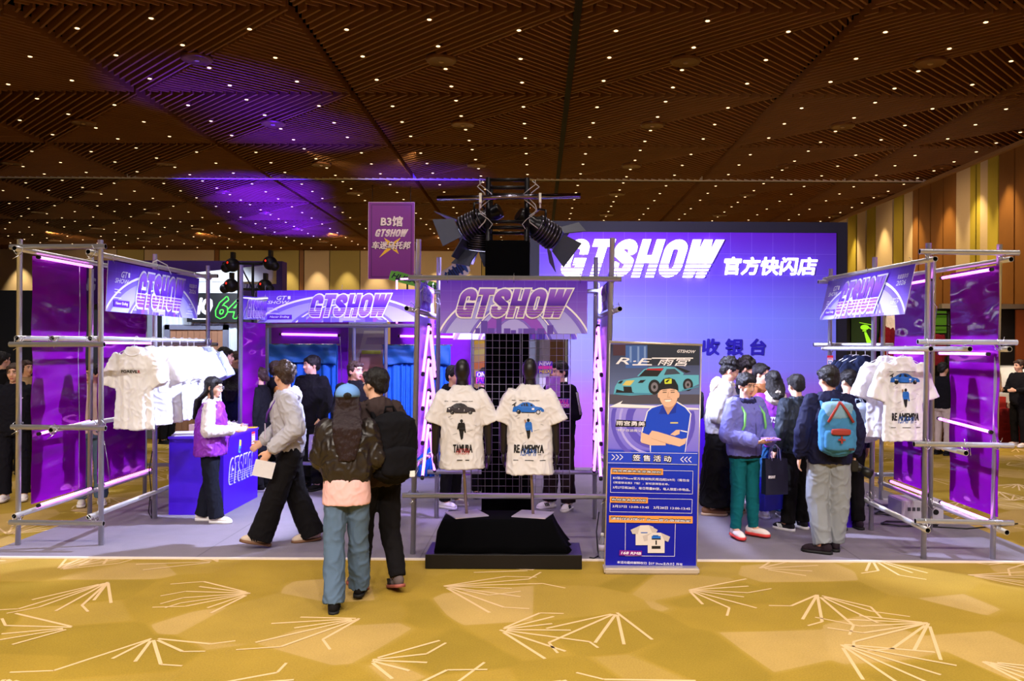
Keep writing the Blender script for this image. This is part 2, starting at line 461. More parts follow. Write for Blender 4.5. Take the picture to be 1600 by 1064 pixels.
def fan(cx, cy, a0, spread, n, L):
    prev = None
    for i in range(n):
        a = a0 + spread*(i/(n-1) - 0.5) + rr.uniform(-.05, .05); l = L*rr.uniform(0.6, 1.1); st = L*rr.uniform(0.0, 0.12)
        d = Vector((math.cos(a), math.sin(a), 0)); nn = Vector((-d.y, d.x, 0))*0.011
        zz = 0.001 + 0.0004*(i % 5); p = Vector((cx, cy, zz)) + d*st; q = Vector((cx, cy, zz)) + d*l
        f = bm.faces.new([bm.verts.new(x) for x in (p - nn, q - nn, q + nn, p + nn)]); f.material_index = 1
        if rr.random() < 0.35:
            a2 = a + rr.choice((-1, 1))*rr.uniform(0.5, 1.0); d2 = Vector((math.cos(a2), math.sin(a2), 0)); n2 = Vector((-d2.y, d2.x, 0))*0.009; q2 = q + d2*L*rr.uniform(0.2, 0.45)
            f = bm.faces.new([bm.verts.new(x) for x in (q - n2, q2 - n2, q2 + n2, q + n2)]); f.material_index = 1
for iy in range(36):
    for ix in range(-20, 21):
        y = 2.6 + iy*0.64 + rr.uniform(-.25, .25); x = ix*0.74 + rr.uniform(-.3, .3) + (iy % 2)*0.45
        if abs(x) > 1.0 + y*0.85: continue
        if any((x-u)**2 + (y-v_)**2 < 0.42 for u, v_ in FANS): continue
        FANS.append((x, y))
        fan(x, y, rr.choice((0.3, 2.6, -0.6, 3.7, 1.4, -1.6)) + rr.uniform(-.4, .4), rr.uniform(0.9, 2.0), rr.randint(5, 8), rr.uniform(0.5, 0.78))
struct('floor', bm, [carpet_mat(), M('carpet_pale_line', (210, 178, 132), 0.95, var=0.05, spec=0.1)])
bm = nb(); box(bm, (-5.0, 7.44, 0.0), (4.66, 13.12, 0.012))
for xx in (-3.05, -1.05, 0.95, 2.9): box(bm, (xx, 7.44, 0.012), (xx+0.012, 13.12, 0.0128), 1)
stage = mk('exhibition_carpet', bm, [M('lavender_grey_carpet', (126, 118, 130), 0.95, bump=0.3, bscale=140, var=0.1, vscale=5, spec=0.1), M('carpet_seam', (110, 104, 114), 0.95, spec=0.1)])
tag(stage, 'pale grey exhibition carpet laid under the pop-up booth', 'carpet')
bm = nb(); box(bm, (-5.0, 7.405, 0), (4.66, 7.44, 0.014))
tag(mk('carpet_edge_tape', bm, [M('pale_tape', (228, 214, 205), 0.6)]), 'pale tape strip along the front edge of the grey carpet', 'tape')
# ================================================================= ceiling
CELL = 5.0; SX0 = 0.69; SXW = 5.1; SZ0 = 14.75
verts, faces, fm = [], [], []
def blade(x0, y0, x1, y1, w=0.042, h=0.2):
    d = Vector((x1-x0, y1-y0, 0))
    if d.length < 0.12: return
    d.normalize(); n = Vector((-d.y, d.x, 0))*(w/2); i = len(verts)
    for z in (ZC, ZC + h):
        for p in ((x0-n.x, y0-n.y), (x1-n.x, y1-n.y), (x1+n.x, y1+n.y), (x0+n.x, y0+n.y)): verts.append((p[0], p[1], z))
    for q in ((0, 3, 2, 1), (0, 1, 5, 4), (2, 3, 7, 6), (1, 2, 6, 5), (3, 0, 4, 7)): faces.append([i+k for k in q]); fm.append(0)
CELLS = []
for j in range(-2, 8):
    for k in range(-8, 3):
        ox, oz = SX0 + SXW*k, SZ0 + CELL*j
        if ox > 13.9: continue
        # keep cells the view can meet, with some margin
        far = oz + CELL
        if ox + SXW < -(far*0.66 + 4) : continue
        CELLS.append((j, k, ox, oz))
        N = 20; mg = 0.015
        def pt(a, b): return ox + SXW*min(max(a, mg), 1-mg), oz + CELL*min(max(b, mg), 1-mg)
        for c in range(1, N+1):
            c = c/N; xa, ya = pt(c, 0); xb, yb = pt(0, c); 
            blade(xa, ya, min(xb, 13.85), yb)
        for c in range(-N+1, N):
            c = c/N; a = ((1+c)/2, (1-c)/2); b = (1, 1-c) if c >= 0 else (1+c, 1)
            xa, ya = pt(a[0]+0.012, a[1]+0.012); xb, yb = pt(*b)
            blade(xa, ya, xb, yb)
i = len(verts)
for p in ((-42, -4, ZC+0.42), (24, -4, ZC+0.42), (24, 54, ZC+0.42), (-42, 54, ZC+0.42)): verts.append(p)
faces.append([i+3, i+2, i+1, i]); fm.append(1)
# plain front soffit over the visitors' side, where the picture does not reach
me = bpy.data.meshes.new('ceiling'); me.from_pydata(verts, [], faces); me.materials.append(M('ceiling_wood_slat', (138, 88, 42), 0.55, var=0.15, vscale=1.5)); me.materials.append(M('ceiling_void', (8, 5, 4), 0.95, var=0, spec=0))
me.polygons.foreach_set('material_index', fm)
ceil = link_mesh('ceiling', me); ceil['kind'] = 'structure'
bm = nb()
box(bm, (-40, 29.70, ZC-0.02), (13.9, 29.80, ZC+0.2), 0); box(bm, (-40, 29.82, ZC-0.01), (13.9, 29.98, ZC+0.2), 1)
struct('trim_1', bm, [M('partition_track', (240, 232, 224), 0.5), DARK])
bm = nb(); box(bm, (SX0-0.07, 5, ZC+0.02), (SX0+0.07, 52, ZC+0.25), 0)
struct('trim_2', bm, [M('ceiling_slot_black', (8, 7, 8), 0.8)])
# ---- downlights
GLOW = M('warm_lamp_lens', (255, 235, 200), 0.4, emit=(255, 222, 170), es=2.2, var=0)
GLOW.cycles.emission_sampling = 'NONE'
RIM = M('downlight_rim', (120, 80, 45), 0.4)
lamp_me = bpy.data.meshes.new('downlight_lens')
bm = nb(); ell(bm, (0, 0, 0.0), (0.045, 0.045, 0.013), seg=8); bm.to_mesh(lamp_me); bm.free(); lamp_me.materials.append(GLOW)
rim_me = bpy.data.meshes.new('downlight_rim'); bm = nb(); tube(bm, (0, 0, -0.005), (0, 0, 0.06), 0.075, 10, cap=False); bm.to_mesh(rim_me); bm.free(); rim_me.materials.append(RIM)
spots = []
def inview(p, m=0):
    if p[1] < 3: return False
    x = CXP + p[0]*FPX/p[1]; y = CYP - (p[2]-CAMH)*FPX/p[1]
    return -m <= x <= 1600+m and -m <= y <= 1064+m
for (j, k, ox, oz) in CELLS:
    for s, ts in ((.15, (.2, .49, .79)), (.47, (.1, .37, .64, .88)), (.79, (.2, .51, .82))):
        for t in ts:
            p = (ox + s*SXW, oz + t*CELL, ZC)
            if p[0] < 13.5 and p[1] < 51 and inview(p): spots.append((p[1], p, j, k, s, t))
spots.sort()
rows_n = {}
for n, (z, p, j, k, s, t) in enumerate(spots[:300]):
    o = thing('ceiling_downlight', None, 'downlight', p, 'recessed downlights between the ceiling slats')
    tag(o, 'small glowing recessed downlight between the brown ceiling slats')
    a = link_mesh('lens', lamp_me, o); b = link_mesh('rim', rim_me, o)
bm = nb()
for z, p, *_ in spots[300:]:
    ell(bm, (p[0], p[1], p[2]), (0.045, 0.045, 0.012), seg=6)
if len(bm.verts): tag(mk('distant_downlights', bm, [GLOW]), 'far field of tiny downlights towards the back of the ceiling', 'downlights', None, 'stuff')
# ---- round ceiling diffusers
dm = bpy.data.meshes.new('diffuser_dish'); bm = nb()
loft(bm, [ring_pts((0, 0, z), r, r, 28) for r, z in ((0.05, -0.04), (0.1, -0.055), (0.24, -0.03), (0.30, -0.05), (0.33, 0.0), (0.31, 0.05))]); bm.to_mesh(dm); bm.free()
dm.materials.append(M('diffuser_bronze', (118, 72, 40), 0.35, 0.3))
cm = bpy.data.meshes.new('diffuser_hub'); bm = nb(); ell(bm, (0, 0, -0.05), (0.06, 0.06, 0.02), seg=12); bm.to_mesh(cm); bm.free(); cm.materials.append(M('diffuser_hub_pale', (190, 160, 130), 0.4))
for (j, k, ox, oz) in CELLS:
    p = (ox + .465*SXW, oz + .52*CELL, ZC)
    if p[0] < 13.5 and inview(p) and p[1] < 48:
        o = thing('ceiling_diffuser', 'round bronze air diffuser set among the ceiling slats', 'air vent', p, 'round diffusers in the slatted ceiling')
        link_mesh('dish', dm, o); link_mesh('hub', cm, o)
# ================================================================= walls
BEI = M('wall_beige_fabric', (206, 184, 150), 0.8, var=0.04); GRN = M('wall_olive_fabric', (176, 158, 52), 0.8, var=0.04)
WOOD = M('wall_wood_panel', (140, 92, 44), 0.5, var=0.12, vscale=3); WDK = M('wall_dark_joint', (40, 26, 16), 0.8)
XR = 13.9
bm = nb(); box(bm, (XR+0.06, -4, 0), (XR+0.3, 54, ZC+0.4), 3)
seq = [(1300, 1308, 'g'), (1308, 1322, 'b'), (1324, 1336.5, 'g'), (1338.5, 1351.5, 'b'), (1353.5, 1365.6, 'g'), (1367.5, 1393.5, 'b'), (1395.5, 1409.5, 'g'), (1411.5, 1424.7, 'b'), (1425, 1493, 'w'), (1493, 1514.7, 'b'), (1514.7, 1523, 'g'), (1525, 1530.5, 'g'), (1530.5, 1542, 'b'), (1542, 1558, 'g'), (1558, 1640, 'w')]
for x0, x1, c in seq:
    z0, z1 = XR*FPX/(x0-CXP), XR*FPX/(x1-CXP)
    mi = {'b': 0, 'g': 1, 'w': 2}[c]
    if c == 'w':
        n = max(3, int((z0-z1)/0.42)); 
        for i in range(n):
            a = z1 + (z0-z1)*i/n; b = z1 + (z0-z1)*(i+1)/n
            box(bm, (XR + 0.02*(i % 2), a+0.015, 0), (XR+0.06, b-0.02, ZC), 2)
    else: box(bm, (XR, z1, 0), (XR+0.06, z0, ZC), mi)
for i in range(12): box(bm, (XR, 4+i*1.4, 0), (XR+0.06, 5.36+i*1.4, ZC), 2)
struct('wall_right', bm, [BEI, GRN, WOOD, WDK])
bm = nb(); box(bm, (XR-0.12, 5, ZC-0.12), (XR, 52, ZC), 0); struct('trim_3', bm, [M('cornice_beige', (170, 130, 90), 0.7)])
ZB = 52.0
GRB = M('wall_back_olive_fabric', (176, 160, 96), 0.8, var=0.04)
bm = nb(); box(bm, (-42, ZB+0.06, 0), (24, ZB+0.4, ZC+0.4), 3)
x = -42.0; pat = [('b', 1.6), ('g', 1.9), ('b', 7.6), ('g', 1.7), ('b', 4.4), ('w', 0.3), ('g', 5.0), ('w', 0.3)]
x = -14.6 - 22.8; i = 0
while x < 14:
    c, w = pat[i % len(pat)]; i += 1
    box(bm, (x, ZB, 0), (x+w-0.05, ZB+0.06, ZC), {'b': 0, 'g': 1, 'w': 2}[c]); x += w
struct('wall_back', bm, [BEI, GRB, WOOD, WDK])
bm = nb(); box(bm, (-42.4, -4, 0), (-42, 54, ZC+0.4)); struct('wall_left', bm, [BEI])
bm = nb(); box(bm, (-42.4, -4.4, 0), (24, -4, ZC+0.4)); struct('wall_front', bm, [BEI])
# ================================================================= lights of the hall
def spot(name, loc, aim, watts, col, ang, blend=0.5, r=0.05):
    l = bpy.data.lights.new(name, 'SPOT'); l.energy = watts; l.color = rgb(col)[:3]; l.spot_size = math.radians(ang); l.spot_blend = blend; l.shadow_soft_size = r
    o = bpy.data.objects.new(name, l); COL.objects.link(o); o.location = loc
    o.rotation_euler = (Vector(aim) - Vector(loc)).to_track_quat('-Z', 'Y').to_euler()
    return o
WARM = (255, 214, 160)
# downlight beams: ceiling lamps around the booth and added front fill behind the camera
for k in range(-3, 2):
    for j, w in ((-4, 1700), (-3, 420), (-2, 230), (-1, 240), (0, 240), (1, 380), (2, 520), (4, 420), (6, 700)):
        for s in (0.15, 0.79):
            x = SX0 + SXW*(k+s); y = max(-2.6, SZ0 + CELL*(j+0.5))
            if x > 13.2: continue
            if j == 0 and -6.5 < x < 6.5: continue
            if j == -2 and y > 7.6: y = 5.6
            spot('downlight_fill_beam', (x, y, ZC-0.06), (x, y + (4.5 if j == -4 else 0), 0), w*(1.0), (255, 240, 220) if s == .15 else (255, 246, 240), 96, 0.9, 0.08)
# wall washers, preceded by added fill for both walls
for z in (22, 27, 32, 38): spot('downlight_fill_beam', (9.5, z, ZC-0.06), (14.2, z, 3.5), 520, (255, 214, 160), 90, 0.9, 0.08)  # added fill raising the base brightness of the right wall
for x in (-26, -18, -11, -5, 1, 7): spot('downlight_fill_beam', (x, 44, ZC-0.06), (x, 53, 4.0), 480, (255, 220, 176), 90, 0.9, 0.08)  # added fill for general brightness on the back wall
for z in (24.6, 26.2, 28.2, 30.6, 33.4, 36.4, 39.5): spot('wall_washer_beam', (XR-0.75, z, ZC-0.05), (XR+0.2, z, 2.4), 620, (255, 224, 160), 52, 0.8, 0.04)
for i in range(-9, 8): spot('wall_washer_beam', (i*1.85-0.8, ZB-0.9, ZC-0.05), (i*1.85-0.8, ZB+0.1, 3.0), 600, (255, 228, 176), 50, 0.8, 0.04)
for i in range(-15, -9): spot('wall_washer_beam', (i*2.1-0.8, ZB-0.9, ZC-0.05), (i*2.1-0.8, ZB+0.1, 3.0), 800, (255, 228, 176), 55, 0.8, 0.04)
for x in (-7.2, -3.8): spot('downlight_fill_beam', (x, 25.5, ZC-0.06), (-5.4, 31, 5.8), 520, (255, 240, 224), 60, 0.8, 0.08)  # extra pair added only to brighten the hanging hall banner
# ---------------------------------------------------------------- world, camera, view
w = bpy.data.worlds.new('hall_air'); SC.world = w; w.use_nodes = True
w.node_tree.nodes['Background'].inputs[0].default_value = (0.55, 0.42, 0.30, 1); w.node_tree.nodes['Background'].inputs[1].default_value = 0.02
cam = bpy.data.cameras.new('camera'); co = bpy.data.objects.new('camera', cam); COL.objects.link(co)
cam.sensor_width = 36; cam.lens = FPX/1600*36; cam.shift_x = -(CXP-800)/1600; cam.shift_y = (CYP-532)/1600; cam.clip_end = 200; cam.clip_start = 0.05
co.matrix_world = Matrix.Translation((0, 0, CAMH)) @ Matrix.Rotation(PI/2, 4, 'X') @ Matrix.Rotation(ROLL, 4, 'Z')
SC.camera = co
SC.view_settings.view_transform = 'Standard'; SC.view_settings.look = 'None'; SC.view_settings.exposure = 0.0; SC.view_settings.gamma = 1.0
SC.view_settings.use_curve_mapping = False
# ================================================================= scaffold frames
def pipe(parent, name, a, b, r=0.0245, hollow=True):
    bm = nb(); tube(bm, a, b, r, 16, 0, hollow=1 if hollow else None)
    return mk(name, bm, [STEEL, DARK], parent)
def tie(parent, p, seed=0):
    """a bent steel wire tie round a pipe joint, with its loose ends"""
    q = random.Random(seed); bm = nb(); p = Vector(p)
    for s in (-1, 1):
        pts = []
        for i in range(9):
            t = 2*PI*i/8; pts.append(p + Vector((s*0.012 + 0.034*math.cos(t), 0.036*math.sin(t)*0.9, 0.04*math.sin(t + s*0.7))))
        pts.append(p + Vector((s*0.03, -0.05, q.uniform(0.05, 0.085)*(1 if q.random() < 0.6 else -1))))
        polytube(bm, pts, 0.0028, 5)
    return mk('wire_tie', bm, [CHROME], parent)
def W3(X, z, h): return Vector((X, z, h))
def frame(label, base, posts, bars):
    t = thing('scaffold_frame', label, 'scaffold', base)
    for a, b in posts: pipe(t, 'post', a, b)
    for n, a, b in bars: pipe(t, n, a, b)
    return t
# ---- left
zl = (7.87, 9.1, 10.4)
def post(xb, yb, xt, yt, z, h=None):
    b = P(xb, yb, z); b.z = 0.012 if h is None else h
    return b, P(xt, yt, z)
L = frame('tall steel pipe frame with violet sheets on the far left of the booth', (-4.5, 9.1, 0.012),
    [post(28, 857, 31, 374, zl[0]), post(158, 857, 157, 375, zl[0]), post(140, 812, 143, 402, zl[1]), post(242, 812, 242, 397, zl[1]), post(226, 775, 227, 425, zl[2]), post(325, 775, 325, 415, zl[2])],
    [('crossbar', P(16, 386, 7.815), P(165, 385, 7.815)), ('crossbar', P(15, 538, 7.70), P(163, 538, 7.70)), ('crossbar', P(18, 667, 7.815), P(165, 669, 7.815)), ('crossbar', P(15, 816, 7.70), P(162, 818, 7.70)),
     ('crossbar', W3(-5.05, 10.45, 2.78), W3(-4.02, 10.45, 2.78)), ('crossbar', W3(-5.05, 10.45, 1.92), W3(-4.02, 10.45, 1.92)), ('crossbar', W3(-5.05, 10.45, 0.40), W3(-2.6, 10.55, 0.42)),
     ('rail', W3(-4.86, 7.72, 2.80), W3(-4.86, 10.55, 2.80)), ('rail', W3(-4.175, 7.72, 2.77), W3(-4.175, 10.6, 2.77)),
     ('rail', W3(-4.86, 7.76, 1.965), W3(-4.86, 10.55, 1.965)), ('rail', W3(-4.53, 7.76, 1.965), W3(-4.53, 8.9, 1.965)), ('rail', W3(-4.175, 7.76, 1.965), W3(-4.175, 10.6, 1.965)),
     ('rail', W3(-4.53, 7.75, 1.11), W3(-4.53, 10.2, 1.11)), ('rail', W3(-4.87, 7.75, 0.305), W3(-4.87, 10.5, 0.305)), ('rail', W3(-4.175, 7.75, 0.30), W3(-4.175, 10.5, 0.30))])
for n, p in enumerate([(30, 392, 7.8), (143, 397, 7.8), (31, 533, 7.75), (84, 533, 7.75), (142, 534, 7.75), (28, 666, 7.83), (84, 672, 7.78), (157, 667, 7.83), (28, 812, 7.75), (146, 815, 7.75), (242, 668, 9.1), (325, 434, 10.4), (325, 541, 10.4), (140, 768, 9.1)]): tie(L, P(*p), n)
# ---- right
zr = (7.51, 8.67, 9.9)
R = frame('tall steel pipe frame with violet sheets on the far right of the booth', (3.8, 8.7, 0.012),
    [post(1443, 872, 1451, 380, zr[0]), post(1551, 872, 1562, 382, zr[0]), post(1361, 828, 1367, 402, zr[1]), post(1453, 828, 1459, 404, zr[1]), post(1293, 795, 1298, 420, zr[2]), post(1376, 795, 1381, 422, zr[2])],
    [('crossbar', P(1437, 393, 7.455), P(1592, 395, 7.455)), ('crossbar', P(1434, 534, 7.455), P(1589, 535, 7.455)), ('crossbar', P(1428, 694, 7.455), P(1583, 696, 7.455)), ('crossbar', P(1430, 814, 7.455), P(1583, 817, 7.455)),
     ('crossbar', W3(3.35, 9.95, 2.70), W3(4.25, 9.95, 2.70)), ('crossbar', W3(3.3, 9.95, 1.95), W3(4.25, 9.95, 1.95)), ('crossbar', W3(3.0, 9.95, 0.40), W3(4.35, 9.95, 0.40)),
     ('rail', W3(3.51, 7.35, 2.70), W3(3.46, 10.05, 2.74)), ('rail', W3(4.18, 7.35, 2.70), W3(4.12, 10.05, 2.74)),
     ('rail', W3(3.475, 7.35, 1.905), W3(3.45, 10.05, 1.905)), ('rail', W3(3.82, 7.35, 1.905), W3(3.8, 8.6, 1.905)), ('rail', W3(4.17, 7.35, 1.905), W3(4.12, 10.05, 1.905)),
     ('rail', W3(3.79, 7.35, 0.985), W3(3.70, 10.0, 1.02)), ('rail', W3(3.455, 7.35, 0.30), W3(3.50, 10.0, 0.30)), ('rail', W3(4.155, 7.35, 0.285), W3(4.12, 10.0, 0.30))])
for n, p in enumerate([(1450, 398, 7.46), (1562, 398, 7.46), (1449, 541, 7.46), (1510, 541, 7.46), (1559, 541, 7.46), (1447, 695, 7.46), (1507, 698, 7.46), (1556, 695, 7.46), (1446, 818, 7.46), (1554, 818, 7.46), (1361, 775, 8.67), (1298, 437, 9.9), (1298, 545, 9.9), (1376, 748, 9.9), (1455, 790, 8.67)]): tie(R, P(*p), 40+n)
# ---- centre gate
C = frame('steel pipe gate frame around the two mannequins', (-0.2, 8.3, 0.012),
    [post(645, 868, 654, 374, 7.6), post(943, 872, 957, 372, 7.6), post(682, 812, 686, 402, 9.18), post(929, 816, 931, 402, 9.18)],
    [('crossbar', P(638, 434, 7.545), P(971, 436, 7.545)), ('crossbar', P(629, 774, 7.545), P(946, 776, 7.545)), ('crossbar', P(668, 737, 9.125), P(946, 738, 9.125)), ('crossbar', P(660, 456, 9.125), P(945, 455, 9.125)),
     ('rail', W3(-1.175, 7.45, 2.245), W3(-1.14, 9.35, 2.245)), ('rail', W3(0.735, 7.45, 2.25), W3(0.69, 9.35, 2.25)), ('rail', W3(-1.185, 7.5, 0.77), W3(-1.15, 9.3, 0.73)), ('rail', W3(0.71, 7.5, 0.77), W3(0.68, 9.3, 0.73))])
for n, p in enumerate([(652, 435, 7.6), (956, 436, 7.6), (648, 480, 7.6), (960, 482, 7.6), (646, 774, 7.6), (944, 776, 7.6), (683, 738, 9.18), (929, 738, 9.18), (686, 470, 9.18), (931, 456, 9.18), (646, 737, 7.6)]): tie(C, P(*p), 80+n)
# ================================================================= violet sheets and LED tubes
def sheet_mat():
    m = bpy.data.materials.new('violet_plastic_sheet'); m.use_nodes = True; nt = m.node_tree; b = nt.nodes['Principled BSDF']
    b.inputs['Base Color'].default_value = rgb((148, 18, 172)); b.inputs['Roughness'].default_value = 0.09; b.inputs['Specular IOR Level'].default_value = 0.7
    b.inputs['Transmission Weight'].default_value = 0.0
    tr = nt.nodes.new('ShaderNodeBsdfTransparent'); tr.inputs[0].default_value = rgb((190, 60, 235))
    tl = nt.nodes.new('ShaderNodeBsdfTranslucent'); tl.inputs[0].default_value = rgb((170, 30, 215))
    m1 = nt.nodes.new('ShaderNodeMixShader'); m1.inputs[0].default_value = 0.45; m2 = nt.nodes.new('ShaderNodeMixShader'); m2.inputs[0].default_value = 0.16
    out = nt.nodes['Material Output']
    nt.links.new(b.outputs[0], m1.inputs[1]); nt.links.new(tl.outputs[0], m1.inputs[2]); nt.links.new(m1.outputs[0], m2.inputs[1]); nt.links.new(tr.outputs[0], m2.inputs[2]); nt.links.new(m2.outputs[0], out.inputs[0])
    tc = nt.nodes.new('ShaderNodeTexCoord'); mp = nt.nodes.new('ShaderNodeMapping'); mp.inputs['Scale'].default_value = (1, 0.8, 2.2); n = nt.nodes.new('ShaderNodeTexNoise'); n.inputs['Scale'].default_value = 1.6; n.inputs['Detail'].default_value = 1
    nt.links.new(tc.outputs['Object'], mp.inputs['Vector']); nt.links.new(mp.outputs[0], n.inputs['Vector'])
    bp = nt.nodes.new('ShaderNodeBump'); bp.inputs['Strength'].default_value = 0.8; bp.inputs['Distance'].default_value = 0.22
    nt.links.new(n.outputs['Fac'], bp.inputs['Height']); nt.links.new(bp.outputs[0], b.inputs['Normal'])
    return m
SHEET = sheet_mat()
def sheet(label, a, b, z0, z1, group=None):
    """hung sheet between plan points a and b"""
    bm = nb(); n = 14; a = Vector(a); b = Vector(b); d = (b-a).normalized(); nn = Vector((-d.y, d.x))
    R0 = []
    m = 22
    for s in (0, 1):
        R0.append([[bm.verts.new((*(a + (b-a)*i/n + nn*(0.004*s + 0.010*math.sin(j*0.9 + i*0.16) * math.sin(j*PI/m))), z0 + (z1-z0)*j/m)) for i in range(n+1)] for j in range(m+1)])
    for s in (0, 1):
        for j in range(m):
            for i in range(n):
                q = (R0[s][j][i], R0[s][j][i+1], R0[s][j+1][i+1], R0[s][j+1][i]); bm.faces.new(q if s == 0 else tuple(reversed(q))).smooth = True
    return tag(mk('violet_sheet', bm, [SHEET]), label, 'plastic sheet', group)
def led(label, a, b, r=0.014, m=None, group=None):
    a, b = Vector(a), Vector(b); d = (b-a).normalized()
    t = thing('led_tube', label, 'light tube', (a+b)/2, group)
    bm = nb(); tube(bm, a + d*0.03, b - d*0.03, r, 10); mk('diffuser', bm, [m or TUBE], t)
    for p, s in ((a, 1), (b, -1)):
        bm = nb(); tube(bm, p, p + d*s*0.032, r*1.25, 10); mk('end_cap', bm, [BLACK], t)
    return t
# left frame: outer plane, front bay and rear bay
sheet('glossy violet sheet in the front bay of the left frame', (-4.86, 8.0), (-4.86, 8.96), 0.37, 2.76)
sheet('glossy violet sheet in the rear bay of the left frame', (-4.86, 9.2), (-4.86, 10.32), 0.37, 2.76)
LX = -4.80
led('pink tube along the top of the front left violet sheet', (LX, 7.98, 2.745), (LX, 8.98, 2.745))
led('pink tube crossing behind the frame at mid height of the front left sheet', (LX, 8.0, 1.045), (LX, 8.95, 1.09))
led('pink tube along the foot of the front left violet sheet', (LX, 8.0, 0.355), (LX, 8.98, 0.36))
led('pink tube along the foot of the rear left violet sheet', (LX, 9.18, 0.36), (LX, 10.35, 0.365))
led('pink tube under the shirt rail before the rear left sheet', (LX, 9.12, 1.93), (LX, 10.35, 1.93))
RX = 4.07
sheet('glossy violet sheet with a crumpled pale top in the front bay of the right frame', (4.13, 7.45), (4.13, 8.32), 0.40, 2.66)
sheet('glossy violet sheet in the rear bay of the right frame', (4.12, 8.66), (4.12, 9.6), 0.40, 2.70)
led('pink tube along the top of the front right violet sheet', (RX, 7.45, 2.62), (RX, 8.4, 2.62))
led('pink tube along the top of the rear right violet sheet', (RX, 8.62, 2.62), (RX, 9.6, 2.62))
led('pink tube at shirt rail height on the front right sheet', (RX, 7.5, 1.86), (RX, 8.45, 1.86))
led('pink tube at shirt rail height on the rear right sheet', (RX, 8.65, 1.86), (RX, 9.65, 1.86))
led('pink tube sloping over the middle of the front right sheet', (RX, 7.45, 1.16), (RX, 8.45, 1.20))
led('pink tube along the foot of the front right violet sheet', (RX, 7.45, 0.36), (RX, 8.4, 0.36))
led('pink tube along the foot of the rear right violet sheet', (RX, 8.66, 0.38), (RX, 9.6, 0.38))
# chevrons of tubes in the two sides of the gate
for sx, nm in ((-1.13, 'left'), (0.66, 'right')):
    bm = nb(); box(bm, (sx-0.012, 7.72, 0.85), (sx, 9.1, 2.2))
    tag(mk('side_panel', bm, [M('violet_side_board', (120, 70, 200), 0.35)]), 'violet board behind the tubes on the %s side of the gate' % nm, 'panel')
    for i, zt in enumerate((2.13, 1.80, 1.47, 1.14)):
        for dy, wd in ((-0.48, 'front'), (0.48, 'rear')):
            for o in ((0.0, 0.07) if wd == 'rear' else (0.0,)):
                led('%s tube leaning to the %s in the %s chevron of the %s gate side' % ('lower' if o else 'pink', wd, ('topmost', 'second', 'third', 'lowest')[i], nm), (sx + (0.035 if sx < 0 else -0.05), 8.42 + dy*0.06, zt - o), (sx + (0.035 if sx < 0 else -0.05), 8.42 + dy, zt - 0.50 - o), 0.014, TUBEC, 'chevron tubes of the gate')
# ================================================================= banners
WPR = M('print_white', (238, 234, 246), 0.5, var=0.0)
LAV = M('print_lavender', (168, 160, 240), 0.5, var=0); LAV2 = M('print_lavender_arc', (122, 100, 215), 0.5, var=0); VIO = M('print_deep_violet', (88, 24, 190), 0.5, var=0)
SKY1 = M('print_tower_violet', (92, 60, 178), 0.5, var=0); SKY2 = M('print_tower_blue', (112, 90, 205), 0.5, var=0); MAG = M('print_magenta_violet', (140, 70, 205), 0.5, var=0)
BGB = ramp_mat('print_banner_ground', [(0, (150, 130, 230)), (0.5, (124, 84, 214)), (1, (84, 30, 196))], grid=0.025, gscale=(14, 5))
BGA = ramp_mat('print_banner_arch', [(0, (176, 176, 246)), (1, (146, 120, 232))], grid=0.025, gscale=(14, 5))
LGF = ramp_mat('print_logo_fill', [(0, (150, 80, 205)), (0.40, (150, 80, 205)), (0.41, (70, 20, 165)), (0.75, (130, 70, 208)), (1, (150, 110, 225))])
LGS = M('print_logo_stripe', (132, 66, 196), 0.5, var=0)
